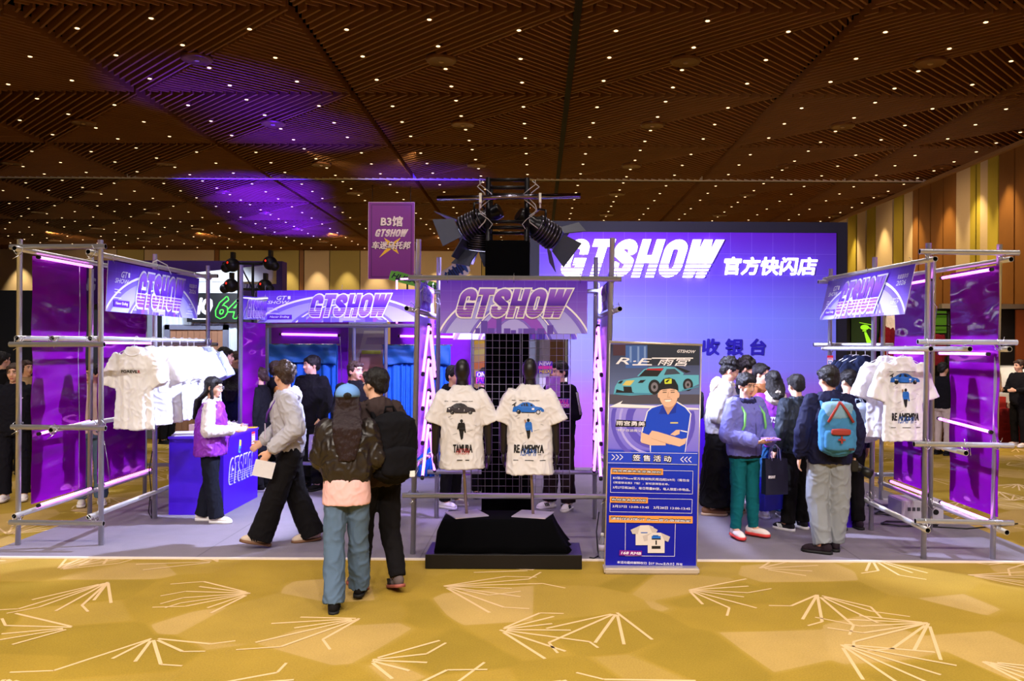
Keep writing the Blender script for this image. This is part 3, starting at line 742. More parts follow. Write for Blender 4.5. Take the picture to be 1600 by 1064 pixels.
def banner_art(A, w, h, logo=(0.26, 0.36, 0.88, 0.86), full=True, right=True):
    R_ = (0, 0, w, h)
    A.rect(0, 0, w, h, BGB, 0)
    c = (w*0.5, -h*0.55)
    A.cdisc(c, w*0.52, h*1.36, BGA, 1, R_)
    A.arc(c, w*0.56, h*1.42, 0.012*max(w, 1), WPR, 2, clip=R_, t0=0, t1=PI)
    A.arc(c, w*0.53, h*1.36, 0.02*max(w, 1), LAV2, 2, clip=R_, t0=0, t1=PI)
    c2 = (w*0.5, -h*0.95)
    A.arc(c2, w*0.38, h*1.55, 0.03*max(w, 1), LAV2, 3, clip=R_); A.arc(c2, w*0.355, h*1.52, 0.008*max(w, 1), WPR, 4, clip=R_)
    A.cdisc(c2, w*0.30, h*1.45, MAG, 2, R_)
    A.cdisc(c2, w*0.20, h*1.22, LAV, 4, R_); A.arc(c2, w*0.225, h*1.25, 0.012*max(w, 1), LAV2, 4, clip=R_)
    q = random.Random(int(w*1000))
    x = w*0.24
    while x < w*0.76:
        bw = w*q.uniform(0.02, 0.05); bh = h*q.choice((0.06, 0.10, 0.16, 0.24, 0.34))*(1 if abs(x-w*0.5) > w*0.07 else 0.4)
        A.rect(x, 0, x+bw, bh, q.choice((SKY1, SKY2)), 5); x += bw*q.uniform(0.9, 1.6)
    x0, y0, x1, y1 = logo
    A.logo(w*x0, h*y0, w*x1, h*y1, LGF, WPR, 0.055, 8, stripe=LGS)
    if full:
        A.text('GT', w*0.115, h*0.70, w*0.175, h*0.83, WPR, 9, 0.3, 0.02); A.rect(w*0.18, h*0.72, w*0.196, h*0.82, WPR, 9)
        A.text('SHOW', w*0.06, h*0.58, w*0.19, h*0.68, WPR, 9, 0.3, 0.02)
        for i in range(4): A.rect(w*0.06, h*(0.44-0.055*i), w*(0.06+(0.035, 0.06, 0.02, 0.065)[i]), h*(0.457-0.055*i), WPR, 9)
        A.rect(w*0.06, h*0.10, w*0.205, h*0.24, VIO, 9); A.text('Never Ending', w*0.075, h*0.13, w*0.19, h*0.21, WPR, 10, 0.2, 0.02)
    if right:
        A.text('2026', w*0.865, h*0.60, w*0.955, h*0.70, WPR, 9, 0.15, 0.015); A.text('年度嘉年华', w*0.865, h*0.73, w*0.965, h*0.83, WPR, 9, 0.15, 0.01)
        A.text('Show Time', w*0.87, h*0.31, w*0.925, h*0.35, WPR, 9, 0.1, 0.02); A.text('3.27-3.29', w*0.85, h*0.23, w*0.925, h*0.29, WPR, 9, 0.1, 0.02)
        for i in range(2): A.rect(w*(0.86-0.02*i), h*(0.16-0.06*i), w*0.925, h*(0.175-0.06*i), WPR, 9)
def banner(label, tl, tr, bl, br_unused=None, h=None, **kw):
    """tl, tr: world points of the top corners; hangs straight down by h"""
    tl, tr = Vector(tl), Vector(tr); ax = tr - tl; w = ax.length
    ay = Vector(bl) if bl is not None else Vector((0, 0, 1))
    A = Art(tl - ay.normalized()*h, ax, ay, w, h); banner_art(A, w, h, **kw)
    t = thing('banner', label, 'banner', tl + ax/2 - ay.normalized()*h)
    A.done('printed_sheet', t, back=M('banner_cloth_back', (190, 180, 225), 0.7))
    bm = nb()
    for f in (0.05, 0.5, 0.95):
        p = tl + ax*f; polytube(bm, [p + Vector((0, 0, -0.02)), p + Vector((0, -0.03, 0.02)), p + Vector((0, -0.03, 0.05)), p + Vector((0, 0.02, 0.07))], 0.0025, 5)
    mk('cable_tie', bm, [CHROME], t)
    return t
banner('main centre banner lettered GTSHOW hanging above the two mannequins', P(688, 438, 7.52), P(918, 439, 7.52), None, h=0.478, logo=(0.10, 0.31, 0.90, 0.84), full=False, right=False)
banner('half hidden banner lettered GTSHOW hung behind the main centre banner', P(708, 446, 9.09), P(902, 446, 9.09), None, h=0.59, full=False, right=False)
banner('angled banner lettered GTSHOW over the white shirts on the left', W3(-4.12, 7.98, 2.72), W3(-4.12, 10.12, 2.72), Vector((0.05, 0, 1)), h=0.49, logo=(0.26, 0.14, 0.80, 0.88))
banner('angled banner lettered GTSHOW over the hanging shirts on the right', W3(3.44, 9.85, 2.70), W3(3.44, 7.58, 2.68), Vector((0.22, 0, 1)), h=0.47, logo=(0.22, 0.10, 0.76, 0.86))
banner('narrow side banner seen edge on at the left gate post', W3(-1.13, 7.72, 2.53), W3(-1.13, 9.05, 2.53), None, h=0.26, full=False, right=False)
banner('narrow side banner seen edge on at the right gate post', W3(0.66, 9.05, 2.53), W3(0.66, 7.72, 2.53), None, h=0.26, full=False, right=False)
# ================================================================= fitting rooms
ZF = 11.2
ft = thing('fitting_room_frame', 'steel frame of the fitting rooms behind the shoppers', 'scaffold', P(540, 770, ZF) * Vector((1, 1, 0)))
for a, b in ((post(417, 765, 417, 505, ZF)), (post(553, 765, 553, 505, ZF)), (post(603, 765, 603, 505, ZF)), (post(374, 790, 377, 414, 10.2)), (post(738, 765, 738, 505, ZF)), ): pipe(ft, 'post', a, b)
pipe(ft, 'crossbar', P(402, 509, ZF-0.05), P(680, 509, ZF-0.05)); pipe(ft, 'crossbar', P(372, 470, 10.2), P(420, 466, 11.2))
pipe(ft, 'rail', P(374, 494, 10.2), P(417, 492, 11.2)); pipe(ft, 'rail', P(376, 465, 10.2), P(417, 470, 11.2))
banner('wide banner lettered GTSHOW above the fitting rooms', P(402, 454, ZF-0.08), P(668, 452, ZF-0.08), None, h=0.43, logo=(0.30, 0.17, 0.79, 0.86), right=False)
banner('short side banner lettered GTSHOW beside the fitting room banner', P(379, 462, 10.2), P(417, 466, 11.2), None, h=0.29, logo=(0.12, 0.1, 0.95, 0.85), full=False, right=False)
VSH = M('violet_fitting_room_wall', (126, 36, 178), 0.18, bump=0.2, bscale=3, var=0.1)
def slab(name, label, cat, a, b, h0, h1, mat, th=0.03, **k):
    bm = nb(); a = Vector((a[0], a[1], 0)); b = Vector((b[0], b[1], 0)); d = (b-a).normalized(); n = Vector((-d.y, d.x, 0))*th
    q = [a, b, b+n, a+n]; lo = [bm.verts.new(p + Vector((0, 0, h0))) for p in q]; hi = [bm.verts.new(p + Vector((0, 0, h1))) for p in q]
    bm.faces.new(list(reversed(lo))); bm.faces.new(hi)
    for i in range(4): j = (i+1) % 4; bm.faces.new((lo[i], lo[j], hi[j], hi[i]))
    return tag(mk(name, bm, [mat]), label, cat, **k)
p0, p1 = P(378, 500, 10.25), P(415, 500, 11.1)
slab('violet_sheet', 'violet side wall sheet of the fitting rooms behind the long-haired visitor', 'plastic sheet', (p0.x, p0.y), (p1.x, p1.y), 0.4, 2.2, SHEET)
p0, p1 = P(424, 500, 12.3), P(544, 500, 12.3)
slab('violet_sheet', 'violet sheet above the left blue fitting room curtain', 'plastic sheet', (p0.x, p0.y), (p1.x, p1.y), 0.012, 2.30, VSH)
p0, p1 = P(610, 500, 12.3), P(738, 500, 12.3)
slab('violet_sheet', 'violet sheet above the right blue fitting room curtain', 'plastic sheet', (p0.x, p0.y), (p1.x, p1.y), 0.012, 2.30, VSH)
led('white violet tube above the left blue curtain', P(437, 522, 12.27), P(531, 524, 12.27), 0.018, TUBEC)
led('white violet tube above the right blue curtain', P(622, 525, 12.27), P(735, 527, 12.27), 0.018, TUBEC)
BLUE = M('blue_curtain_cloth', (22, 96, 200), 0.7, var=0.1, bump=0.15, bscale=30); BLUE2 = M('blue_curtain_valance', (24, 84, 150), 0.7, var=0.1)
def curtain(label, x0, x1, ytop, z, group):
    a, b = P(x0, ytop, z), P(x1, ytop, z); h = a.z
    t = thing('curtain', label, 'curtain', ((a.x+b.x)/2, z, 0.02), group)
    bm = nb(); n = 90; m = 10; rows = []
    for j in range(m+1):
        hh = 0.03 + (h-0.03)*j/m; am = 0.035*(1 - 0.5*j/m)
        rows.append([bm.verts.new((a.x + (b.x-a.x)*i/n, z + am*math.sin(i*0.75 + math.sin(i*0.21)*1.5), hh)) for i in range(n+1)])
    for A_, B_ in zip(rows, rows[1:]):
        for i in range(n): bm.faces.new((A_[i], A_[i+1], B_[i+1], B_[i])).smooth = True
    o = mk('drape', bm, [BLUE], t); so = o.modifiers.new('s', 'SOLIDIFY'); so.thickness = 0.006
    bm = nb(); rows = []
    for j in range(7):
        hh = h - 0.30*(1-j/6)
        rows.append([bm.verts.new((a.x + (b.x-a.x)*i/40, z - 0.07 - 0.02*math.sin(i*0.5 + j), hh + (0.05*math.sin(i*PI/40) if j == 0 else 0) + (0.008*math.sin(i) if j == 6 else 0))) for i in range(41)])
    for A_, B_ in zip(rows, rows[1:]):
        for i in range(40): bm.faces.new((A_[i], A_[i+1], B_[i+1], B_[i])).smooth = True
    o = mk('valance', bm, [BLUE2], t); so = o.modifiers.new('s', 'SOLIDIFY'); so.thickness = 0.006
    bm = nb(); tube(bm, (a.x-0.03, z-0.03, h+0.0), (b.x+0.03, z-0.03, h+0.0), 0.012); mk('curtain_rod', bm, [CHROME], t)
curtain('blue fitting room curtain behind the man in the black sweatshirt', 420, 528, 538, 12.0, 'fitting room curtains')
curtain('blue fitting room curtain next to the left gate post', 600, 704, 539, 12.0, 'fitting room curtains')
# poster with a big F between the curtains
a, b = P(543, 600, 12.6), P(604, 600, 12.6)
hT = P(560, 500, 12.6).z
A = Art((a.x, 12.6, 0.014), (1, 0, 0), (0, 0, 1), b.x-a.x, hT-0.014)
w, h = A.w, A.h
A.rect(0, 0, w, h, ramp_mat('print_sunset', [(0, (52, 34, 48)), (0.55, (90, 60, 70)), (0.60, (222, 130, 96)), (0.74, (216, 176, 160)), (0.85, (178, 170, 190)), (1, (150, 150, 180))]), 0)
A.poly([(w*.30, h*.80), (w*.42, h*.93), (w*.98, h*.93), (w*.98, h*.885), (w*.5, h*.885), (w*.45, h*.84), (w*.9, h*.84), (w*.85, h*.80), (w*.36, h*.80), (w*.22, h*.70), (w*.02, h*.70)], M('print_pale_letter', (210, 212, 205), .5, var=0), 1)
A.poly([(w*.36, h*.80), (w*.85, h*.80), (w*.85, h*.775), (w*.36, h*.775)], M('print_lime', (190, 214, 70), .5, var=0), 2); A.poly([(w*.02, h*.70), (w*.22, h*.70), (w*.22, h*.73), (w*.06, h*.73)], MATS['print_lime'], 2)
for x in (0.1, 0.24): A.poly([(w*x, h*.55), (w*x+0.02, h*.55), (w*(x+.1), h*.78), (w*(x+.09), h*.78)], M('print_bare_tree', (70, 46, 60), .6, var=0), 3)
A.rect(0, 0, w, h*0.57, M('print_ground_dark', (64, 40, 52), .6, var=0), 1)
tag(A.done('poster', None, back=WHITE), 'sunset poster with a big letter F between the blue curtains', 'poster')
# ================================================================= big purple backdrop
ZBK = 13.2
GR = ramp_mat('print_backdrop_gradient', [(0, (168, 92, 204)), (0.28, (150, 92, 206)), (0.42, (122, 118, 222)), (0.62, (112, 124, 226)), (0.82, (92, 66, 206)), (1, (84, 18, 176))], grid=0.012, gcol=(170, 160, 255), gscale=(14, 11), rough=0.6)
bt = thing('backdrop_wall', 'big purple booth backdrop lit GTSHOW behind the cash desk', 'backdrop', (P(1080, 735, ZBK).x, ZBK, 0.0))
a, b, c, d = P(843, 362, ZBK), P(1307, 361, ZBK), P(843, 530, ZBK), P(888, 530, ZBK)
x0, x1, xn, ht, hn = a.x, b.x, d.x, a.z, c.z
A = Art((x0, ZBK, 0.001), (1, 0, 0), (0, 0, 1), x1-x0, ht-0.001)
A.poly([(0, hn), (A.w, hn), (A.w, A.h), (0, A.h)], GR, 0); A.poly([(xn-x0, 0), (A.w, 0), (A.w, hn), (xn-x0, hn)], GR, 0)
A.done('printed_face', bt)
bm = nb(); DKF = M('backdrop_black_frame', (10, 7, 30), 0.7)
xo, xi, top = P(828, 350, ZBK+.1).x, P(1321, 350, ZBK+.1).x, P(1000, 347, ZBK+.1).z
box(bm, (xo, ZBK+0.02, hn), (xi, ZBK+0.45, top)); box(bm, (xn, ZBK+0.02, 0.0), (xi, ZBK+0.45, hn))
mk('black_frame', bm, [DKF], bt)
SIGN = M('lit_sign_face', (255, 255, 255), 0.4, emit=(245, 246, 255), es=1.5, var=0)
def backdrop_px(x, y): q = P(x, y, ZBK); return q.x, q.z
a0, b0 = backdrop_px(872, 433); a1, b1 = backdrop_px(1131, 375)
A = Art((a0, ZBK-0.045, b0), (1, 0, 0), (0, 0, 1), a1-a0, b1-b0)
g = [(0.37, 2, SIGN), (0.262, 0.335, SIGN), (0.17, 0.225, SIGN), (0.085, 0.132, SIGN), (-1, 0.048, SIGN)]
A.logo(0, 0, A.w, A.h, SIGN, None, 0, 0, 0.34, gap=g)
o = A.done('sign_letters', bt); so = o.modifiers.new('s', 'SOLIDIFY'); so.thickness = 0.035; so.offset = -1
a0, b0 = backdrop_px(1131, 430); a1, b1 = backdrop_px(1277, 402)
A = Art((a0, ZBK-0.03, b0), (1, 0, 0), (0, 0, 1), a1-a0, b1-b0)
A.text('官方快闪店', 0, 0, A.w, A.h, SIGN, 0, 0.15, 0.035)
o = A.done('sign_subtitle', bt); so = o.modifiers.new('s', 'SOLIDIFY'); so.thickness = 0.02; so.offset = -1
a0, b0 = backdrop_px(1096, 555); a1, b1 = backdrop_px(1197, 529)
A = Art((a0, ZBK-0.02, b0), (1, 0, 0), (0, 0, 1), a1-a0, b1-b0)
A.text('收 银 台', 0, 0, A.w, A.h, M('sign_deep_blue', (22, 4, 150), .5, var=0), 0, 0.05, 0.04)
o = A.done('desk_sign', bt); so = o.modifiers.new('s', 'SOLIDIFY'); so.thickness = 0.015; so.offset = -1
# ================================================================= counters
CNT = M('counter_blue_violet', (66, 14, 206), 0.4, var=0.03)
ct = thing('counter', 'blue violet sales counter beside the white shirts', 'counter', (-3.8, 9.85, 0.012))
bm = nb(); box(bm, (-4.11, 9.29, 0.012), (-3.50, 10.42, 0.86)); mk('body', bm, [CNT], ct)
bm = nb(); box(bm, (-4.12, 9.28, 0.86), (-3.49, 10.43, 0.885)); mk('worktop', bm, [M('counter_top', (84, 40, 214), 0.35)], ct)
A = Art((-3.496, 9.42, 0.33), (0, 1, 0), (0, 0, 1), 0.95, 0.28)
LN = M('logo_line_white', (240, 240, 250), .5, var=0)
A.logo(0, 0, 0.95, 0.28, CNT, LN, 0.05, 0); A.done('logo_print', ct)
ct2 = thing('counter', 'blue violet counter behind the shopper with the blue backpack', 'counter', (3.1, 9.3, 0.012))
bm = nb(); box(bm, (2.78, 8.80, 0.012), (3.36, 9.9, 0.86)); mk('body', bm, [CNT], ct2)
bm = nb(); box(bm, (2.77, 8.79, 0.86), (3.37, 9.91, 0.885)); mk('worktop', bm, [MATS['counter_top']], ct2)
ct3 = thing('counter', 'long purple cash desk in front of the backdrop', 'counter', (2.3, 11.9, 0.012))
bm = nb(); box(bm, (1.5, 11.6, 0.012), (4.0, 12.2, 0.95)); mk('body', bm, [CNT], ct3)
bm = nb(); box(bm, (1.47, 11.57, 0.95), (4.03, 12.23, 0.98)); mk('worktop', bm, [MATS['counter_top']], ct3)
# things on the left counter
def stack(name, label, cat, c, w, d, n, th, mat, rz=0.0, jit=0.012, group=None):
    q = random.Random(len(label)); bm = nb()
    for i in range(n):
        x, y = c[0]+q.uniform(-jit, jit), c[1]+q.uniform(-jit, jit)
        box(bm, (x-w/2, y-d/2, c[2]+i*th), (x+w/2, y+d/2, c[2]+(i+0.9)*th), 0, Matrix.Rotation(rz+q.uniform(-.08, .08), 3, 'Z'))
    return tag(mk(name, bm, [mat]), label, cat, group)
stack('paper_stack', 'fanned white paper bags lying on the left corner of the counter', 'paper', (-3.93, 9.48, 0.885), 0.34, 0.26, 6, 0.006, M('paper_white', (230, 226, 232), .7), 0.3, 0.03)
stack('leaflet_stack', 'lavender leaflets in front of the staff member on the counter', 'leaflets', (-3.60, 10.05, 0.885), 0.14, 0.2, 14, 0.005, M('paper_lavender', (186, 150, 220), .6), 0.1, 0.012)
stack('cardboard_box', 'small beige box standing on the counter behind the staff member', 'box', (-4.02, 9.75, 0.885), 0.09, 0.09, 1, 0.11, M('card_beige', (216, 180, 150), .8), 0, 0)
bm = nb(); box(bm, (-3.60, 10.30, 0.885), (-3.50, 10.42, 0.892)); tag(mk('yellow_card', bm, [M('card_yellow', (230, 170, 40), .6)]), 'small yellow card on the far corner of the counter', 'card')
# price tags
RED = M('tag_red', (222, 42, 60), .5, var=0); TAGB = M('tag_ink_blue', (60, 120, 200), .5, var=0)
def price(label, c, ax, w, h, num, col=None):
    A = Art(Vector(c) - Vector(ax)*w/2, ax, (0, 0, 1), w, h)
    A.rect(0, 0, w, h, col or M('tag_white', (246, 240, 244), .5, var=0), 0); A.rect(0, h*.84, w, h, RED, 1); A.rect(0, 0, w*.55, h*.14, RED, 1)
    A.rect(w*.15, h*.72, w*.85, h*.80, M('tag_pink', (230, 110, 150), .5, var=0), 1)
    A.text(num, w*.14, h*.25, w*.86, h*.62, TAGB, 1, 0, 0.02); A.frame(0, 0, w, h, w*.05, RED, 1)
    return tag(A.done('price_tag', None, back=WHITE, thick=0.003), label, 'price tag')
price('red and white price tag stuck on the counter side above the logo', (-3.487, 10.22, 0.68), (0, 1, 0), 0.12, 0.17, '50')
price('red and white price card hanging before the first white shirt', P(199, 585, 8.2), (1, -0.1, 0), 0.075, 0.16, '5800')
price('red and white price card hanging among the last white shirts', P(302, 578, 9.6), (1, -0.1, 0), 0.09, 0.16, '52')
price('red and white price card hanging at the right rack corner post', P(1297, 577, 9.72), (1, 0.1, 0), 0.07, 0.16, '52')
A = Art((-3.487, 9.72, 0.66), (0, 1, -0.25), (0, 0.25, 1), 0.06, 0.15); A.rect(0, 0, .06, .15, M('sticker_cyan', (70, 180, 210), .5, var=0), 0); A.rect(0, .08, .06, .15, M('sticker_yellow', (230, 200, 70), .5, var=0), 1)
A.rect(.012, .02, .048, .05, VIO, 1); tag(A.done('sticker_card', None, back=WHITE, thick=.003), 'cyan and yellow sticker card on the counter side near the vest', 'sticker')
# ================================================================= black truss column with spotlights
TR = M('truss_black_steel', (20, 18, 24), 0.35, 0.5); CLOTH = M('black_cover_cloth', (3, 3, 5), 0.95, spec=0.05, var=0.1)
TX, TY = -0.31, 8.6
tr = thing('lighting_truss', 'black box truss column carrying spotlights, draped in black cloth', 'truss', (TX, TY, 0.012))
HT = P(793, 284, 8.6).z
for sx in (-1, 1):
    for sy in (-1, 1):
        bm = nb(); tube(bm, (TX+sx*0.195, TY+sy*0.195, 0.013), (TX+sx*0.195, TY+sy*0.195, HT), 0.026, 12); mk('chord', bm, [TR], tr)
for yy in (287, 299, 351, 360):
    h = P(793, yy, 8.6).z
    for sy in (-1, 1):
        bm = nb(); tube(bm, (TX-0.195, TY+sy*0.195, h), (TX+0.195, TY+sy*0.195, h), 0.017, 10); mk('rung', bm, [TR], tr)
    for sx in (-1, 1):
        bm = nb(); tube(bm, (TX+sx*0.195, TY-0.195, h), (TX+sx*0.195, TY+0.195, h), 0.017, 10); mk('rung', bm, [TR], tr)
for k, (z0, z1) in enumerate(((3.05, 3.5), (2.95, 3.4))):
    for sx in (-1, 1):
        bm = nb(); tube(bm, (TX+sx*0.195, TY-0.195, z0), (TX+sx*0.195, TY+0.195, z1), 0.012, 8); mk('brace', bm, [TR], tr)
bm = nb()
HCV = P(793, 375, 8.37).z
loft(bm, [[Vector((TX + cx*w, TY + cy*w*1.0, z)) for cx, cy in ((-1,-1),(-.3,-1.02),(.4,-1.01),(1,-1),(1.02,-.3),(1,.4),(1,1),(.3,1.01),(-.4,1.02),(-1,1),(-1.02,.4),(-1,-.3))] for z, w in ((0.014, 0.25), (0.5, 0.245), (0.75, 0.25), (1.0, 0.225), (2.0, 0.222), (HCV-0.01, 0.222), (HCV, 0.215))])
mk('cloth_cover', bm, [CLOTH], tr)
a, b = P(683, 310, 8.33), P(907, 305.5, 8.33)
bm = nb(); tube(bm, a, b, 0.026, 14); mk('cross_pipe', bm, [M('chrome_pipe', (120, 110, 130), 0.15, 1.0, var=0.05)], tr)
for x in (751, 844):
    p = P(x, 308, 8.33); bm = nb(); box(bm, (p.x-0.012, p.y-0.04, p.z-0.06), (p.x+0.012, p.y+0.04, p.z+0.035)); tube(bm, p + Vector((0, 0, -0.11)), p + Vector((0, 0, -0.03)), 0.008)
    mk('pipe_clamp', bm, [WHITE], tr)
q = random.Random(3)
for sx in (-1, 1):
    bm = nb()
    pts = [Vector((TX+sx*(0.24+0.05*math.sin(i*1.7)+q.uniform(0, .03)), TY-0.2, HT-0.03-i*0.06)) for i in range(9)]; polytube(bm, pts, 0.006, 6); mk('power_cable', bm, [M('cable_pale', (190, 186, 196), .5)], tr); bm = nb()
    pts = [Vector((TX+sx*(0.22+0.07*math.sin(i*1.1+1)), TY-0.22, HT-0.02-i*0.05)) for i in range(11)]; polytube(bm, pts, 0.004, 6); mk('power_cable', bm, [MATS['cable_pale']], tr)
SPB = M('spotlight_black', (22, 20, 28), 0.28, 0.4); SPC = M('spotlight_rib', (90, 84, 100), 0.25, 0.8); LENS = M('spotlight_lens', (255, 255, 255), .2, emit=(220, 224, 255), es=4.0, var=0); DOOR = M('barn_door_sheet', (70, 72, 92), 0.5, 0.3)
def fresnel(label, back, front, openings=(0.9, 0.8, 0.7, 0.85), twist=0.4, r=0.125):
    back, front = Vector(back), Vector(front); d = (front-back).normalized(); L_ = (front-back).length
    t = thing('spotlight', label, 'spotlight', back)
    e, f = frame_of(d)
    def rg(s, rad): return [back + d*s + (e*math.cos(2*PI*i/20) + f*math.sin(2*PI*i/20))*rad for i in range(20)]
    bm = nb(); loft(bm, [rg(0, r*.55), rg(L_*.02, r*.62), rg(L_*.38, r*.62), rg(L_*.42, r*.85), rg(L_*.75, r), rg(L_*.97, r*1.02), rg(L_*.985, r*.98)]); mk('housing', bm, [SPB], t)
    bm = nb()
    for s in (.46, .53, .60, .67, .74, .82, .90): loft(bm, [rg(L_*s, r*(.9+.3*(s-.4))), rg(L_*(s+.012), r*(1.06+.2*(s-.46))), rg(L_*(s+.03), r*(1.06+.2*(s-.46))), rg(L_*(s+.04), r*(.9+.3*(s-.4)))])
    mk('cooling_rib', bm, [SPC], t)
    bm = nb(); loft(bm, [rg(L_*.986, r*.9), rg(L_*.992, r*.9)]); mk('lens', bm, [LENS], t)
    for i in range(4):
        a = twist + PI/2*i; u = e*math.cos(a) + f*math.sin(a); w = d.cross(u).normalized(); o = openings[i]
        c = back + d*L_ + u*r*0.95; out = (d*math.cos(o*0.9) + u*math.sin(o*0.9)).normalized(); nn = out.cross(w).normalized()*0.004
        bm = nb(); q = [c - w*r*.85, c + w*r*.85, c + w*r*1.25 + out*r*1.75, c - w*r*1.25 + out*r*1.75]
        lo = [bm.verts.new(p - nn) for p in q]; hi = [bm.verts.new(p + nn) for p in q]
        bm.faces.new(list(reversed(lo))); bm.faces.new(hi)
        for k in range(4): j = (k+1) % 4; bm.faces.new((lo[k], lo[j], hi[j], hi[k]))
        mk('barn_door', bm, [DOOR], t)
    m = back + d*L_*.55; bm = nb(); up = Vector((0, 0, 1)); sd = d.cross(up).normalized()
    polytube(bm, [m + sd*r*1.15, m + sd*r*1.2 + up*r*1.3, m + up*r*1.6, m - sd*r*1.2 + up*r*1.3, m - sd*r*1.15], 0.012, 8); mk('yoke', bm, [SPB], t)
    return front + d*0.02, d
fresnel('ribbed spotlight with barn doors tilted to the left on the truss', P(782, 328, 8.62), P(722, 360, 8.74), twist=0.1)
fresnel('ribbed spotlight with barn doors tilted to the right on the truss', P(810, 334, 8.58), P(868, 374, 8.78), twist=0.5)
fresnel('lower ribbed spotlight pointing down beside the black cloth', P(752, 345, 8.75), P(748, 392, 8.8), twist=0.75, r=0.115)
COOL = (206, 214, 255)
spot('left_fresnel_beam', P(712, 366, 8.77), (-4.2, 8.9, 0.5), 1700, COOL, 66, 0.5, 0.06)
spot('right_fresnel_beam', P(879, 382, 8.82), (3.7, 8.6, 0.5), 1900, COOL, 66, 0.5, 0.06)
spot('lower_fresnel_beam', P(748, 400, 8.8), (-2.0, 10.8, 0.3), 600, (190, 170, 255), 90, 0.6, 0.06)
# added fill behind the truss, without fixtures, for the backdrop and fitting rooms
spot('rear_fill_beam', (TX-0.1, TY+0.35, 3.45), (1.6, ZBK, 2.6), 1150, (232, 228, 255), 74, 0.6, 0.06)
spot('rear_fill_beam', (TX+0.2, TY+0.35, 3.3), (2.8, ZBK, 1.4), 900, (236, 216, 255), 80, 0.6, 0.06)
spot('rear_fill_beam', (TX-0.2, TY+0.3, 3.3), (-2.6, 11.6, 1.6), 1000, (196, 190, 255), 70, 0.6, 0.06)
# violet floods from the moving heads on the far truss
for aim, wt, an in tuple(((-10.4 - .17*(zz-30), zz, ZC), 26000, 66) for zz in (31, 33.2, 35.6, 38, 40.5, 43)) + (((-7.4, 19.5, ZC), 7000, 64), ((-6.8, 23.0, ZC), 9000, 64), ((-4.0, 29.0, ZC), 6000, 60)):
    spot('moving_head_beam', (aim[0]*0.97, aim[1]-0.6, 3.2), aim, wt, (52, 6, 255), an, 1.0, 0.1)
# ================================================================= plinth, box and mannequins
bm = nb(); x0, x1 = P(665, 880, 7.15).x, P(909, 880, 7.15).x
box(bm, (x0, 7.12, 0.002), (x1, 7.58, 0.125)); bmesh.ops.bevel(bm, geom=bm.edges[:], offset=0.004, segments=1, affect='EDGES')
tag(mk('display_plinth', bm, [M('plinth_black', (12, 10, 14), 0.4)]), 'low black plinth board under the draped box', 'plinth')
bm = nb()
def rect_ring(xa, xb, ya, yb, z, wob=0.0, n=9):
    pts = []
    for (p, q) in (((xa, ya), (xb, ya)), ((xb, ya), (xb, yb)), ((xb, yb), (xa, yb)), ((xa, yb), (xa, ya))):
        for i in range(n):
            t = i/n; x, y = p[0]+(q[0]-p[0])*t, p[1]+(q[1]-p[1])*t
            k = math.sin(len(pts)*1.9)*wob; pts.append(Vector((x + k*(1 if abs(q[0]-p[0]) < 1e-6 else 0), y + k*(1 if abs(q[1]-p[1]) < 1e-6 else 0), z)))
    return pts
xa, xb = P(694, 812, 7.33).x, P(862, 812, 7.33).x
loft(bm, [rect_ring(xa-0.065, xb+0.16, 7.16, 7.74, 0.128, 0.02), rect_ring(xa-0.055, xb+0.11, 7.18, 7.73, 0.19, 0.02), rect_ring(xa-0.05, xb+0.05, 7.22, 7.72, 0.29, 0.012), rect_ring(xa-0.02, xb+0.015, 7.27, 7.70, 0.37, 0.004), rect_ring(xa, xb, 7.30, 7.69, 0.393, 0)])
tag(mk('draped_box', bm, [CLOTH]), 'box draped in black cloth carrying both mannequin stands', 'box')
MAN = M('mannequin_matte_black', (26, 20, 24), 0.38, var=0.03); POLE = M('stand_bronze_pole', (150, 132, 118), 0.3, 0.8); PLATE = M('stand_steel_plate', (206, 194, 226), 0.3, 0.45)
def cloth(name, col, bump=0.25, rough=0.85): return M(name, col, rough, bump=bump*.4, bscale=380, var=0.05, vscale=6, spec=0.2)
TEE = cloth('white_tee_cotton', (222, 217, 220))
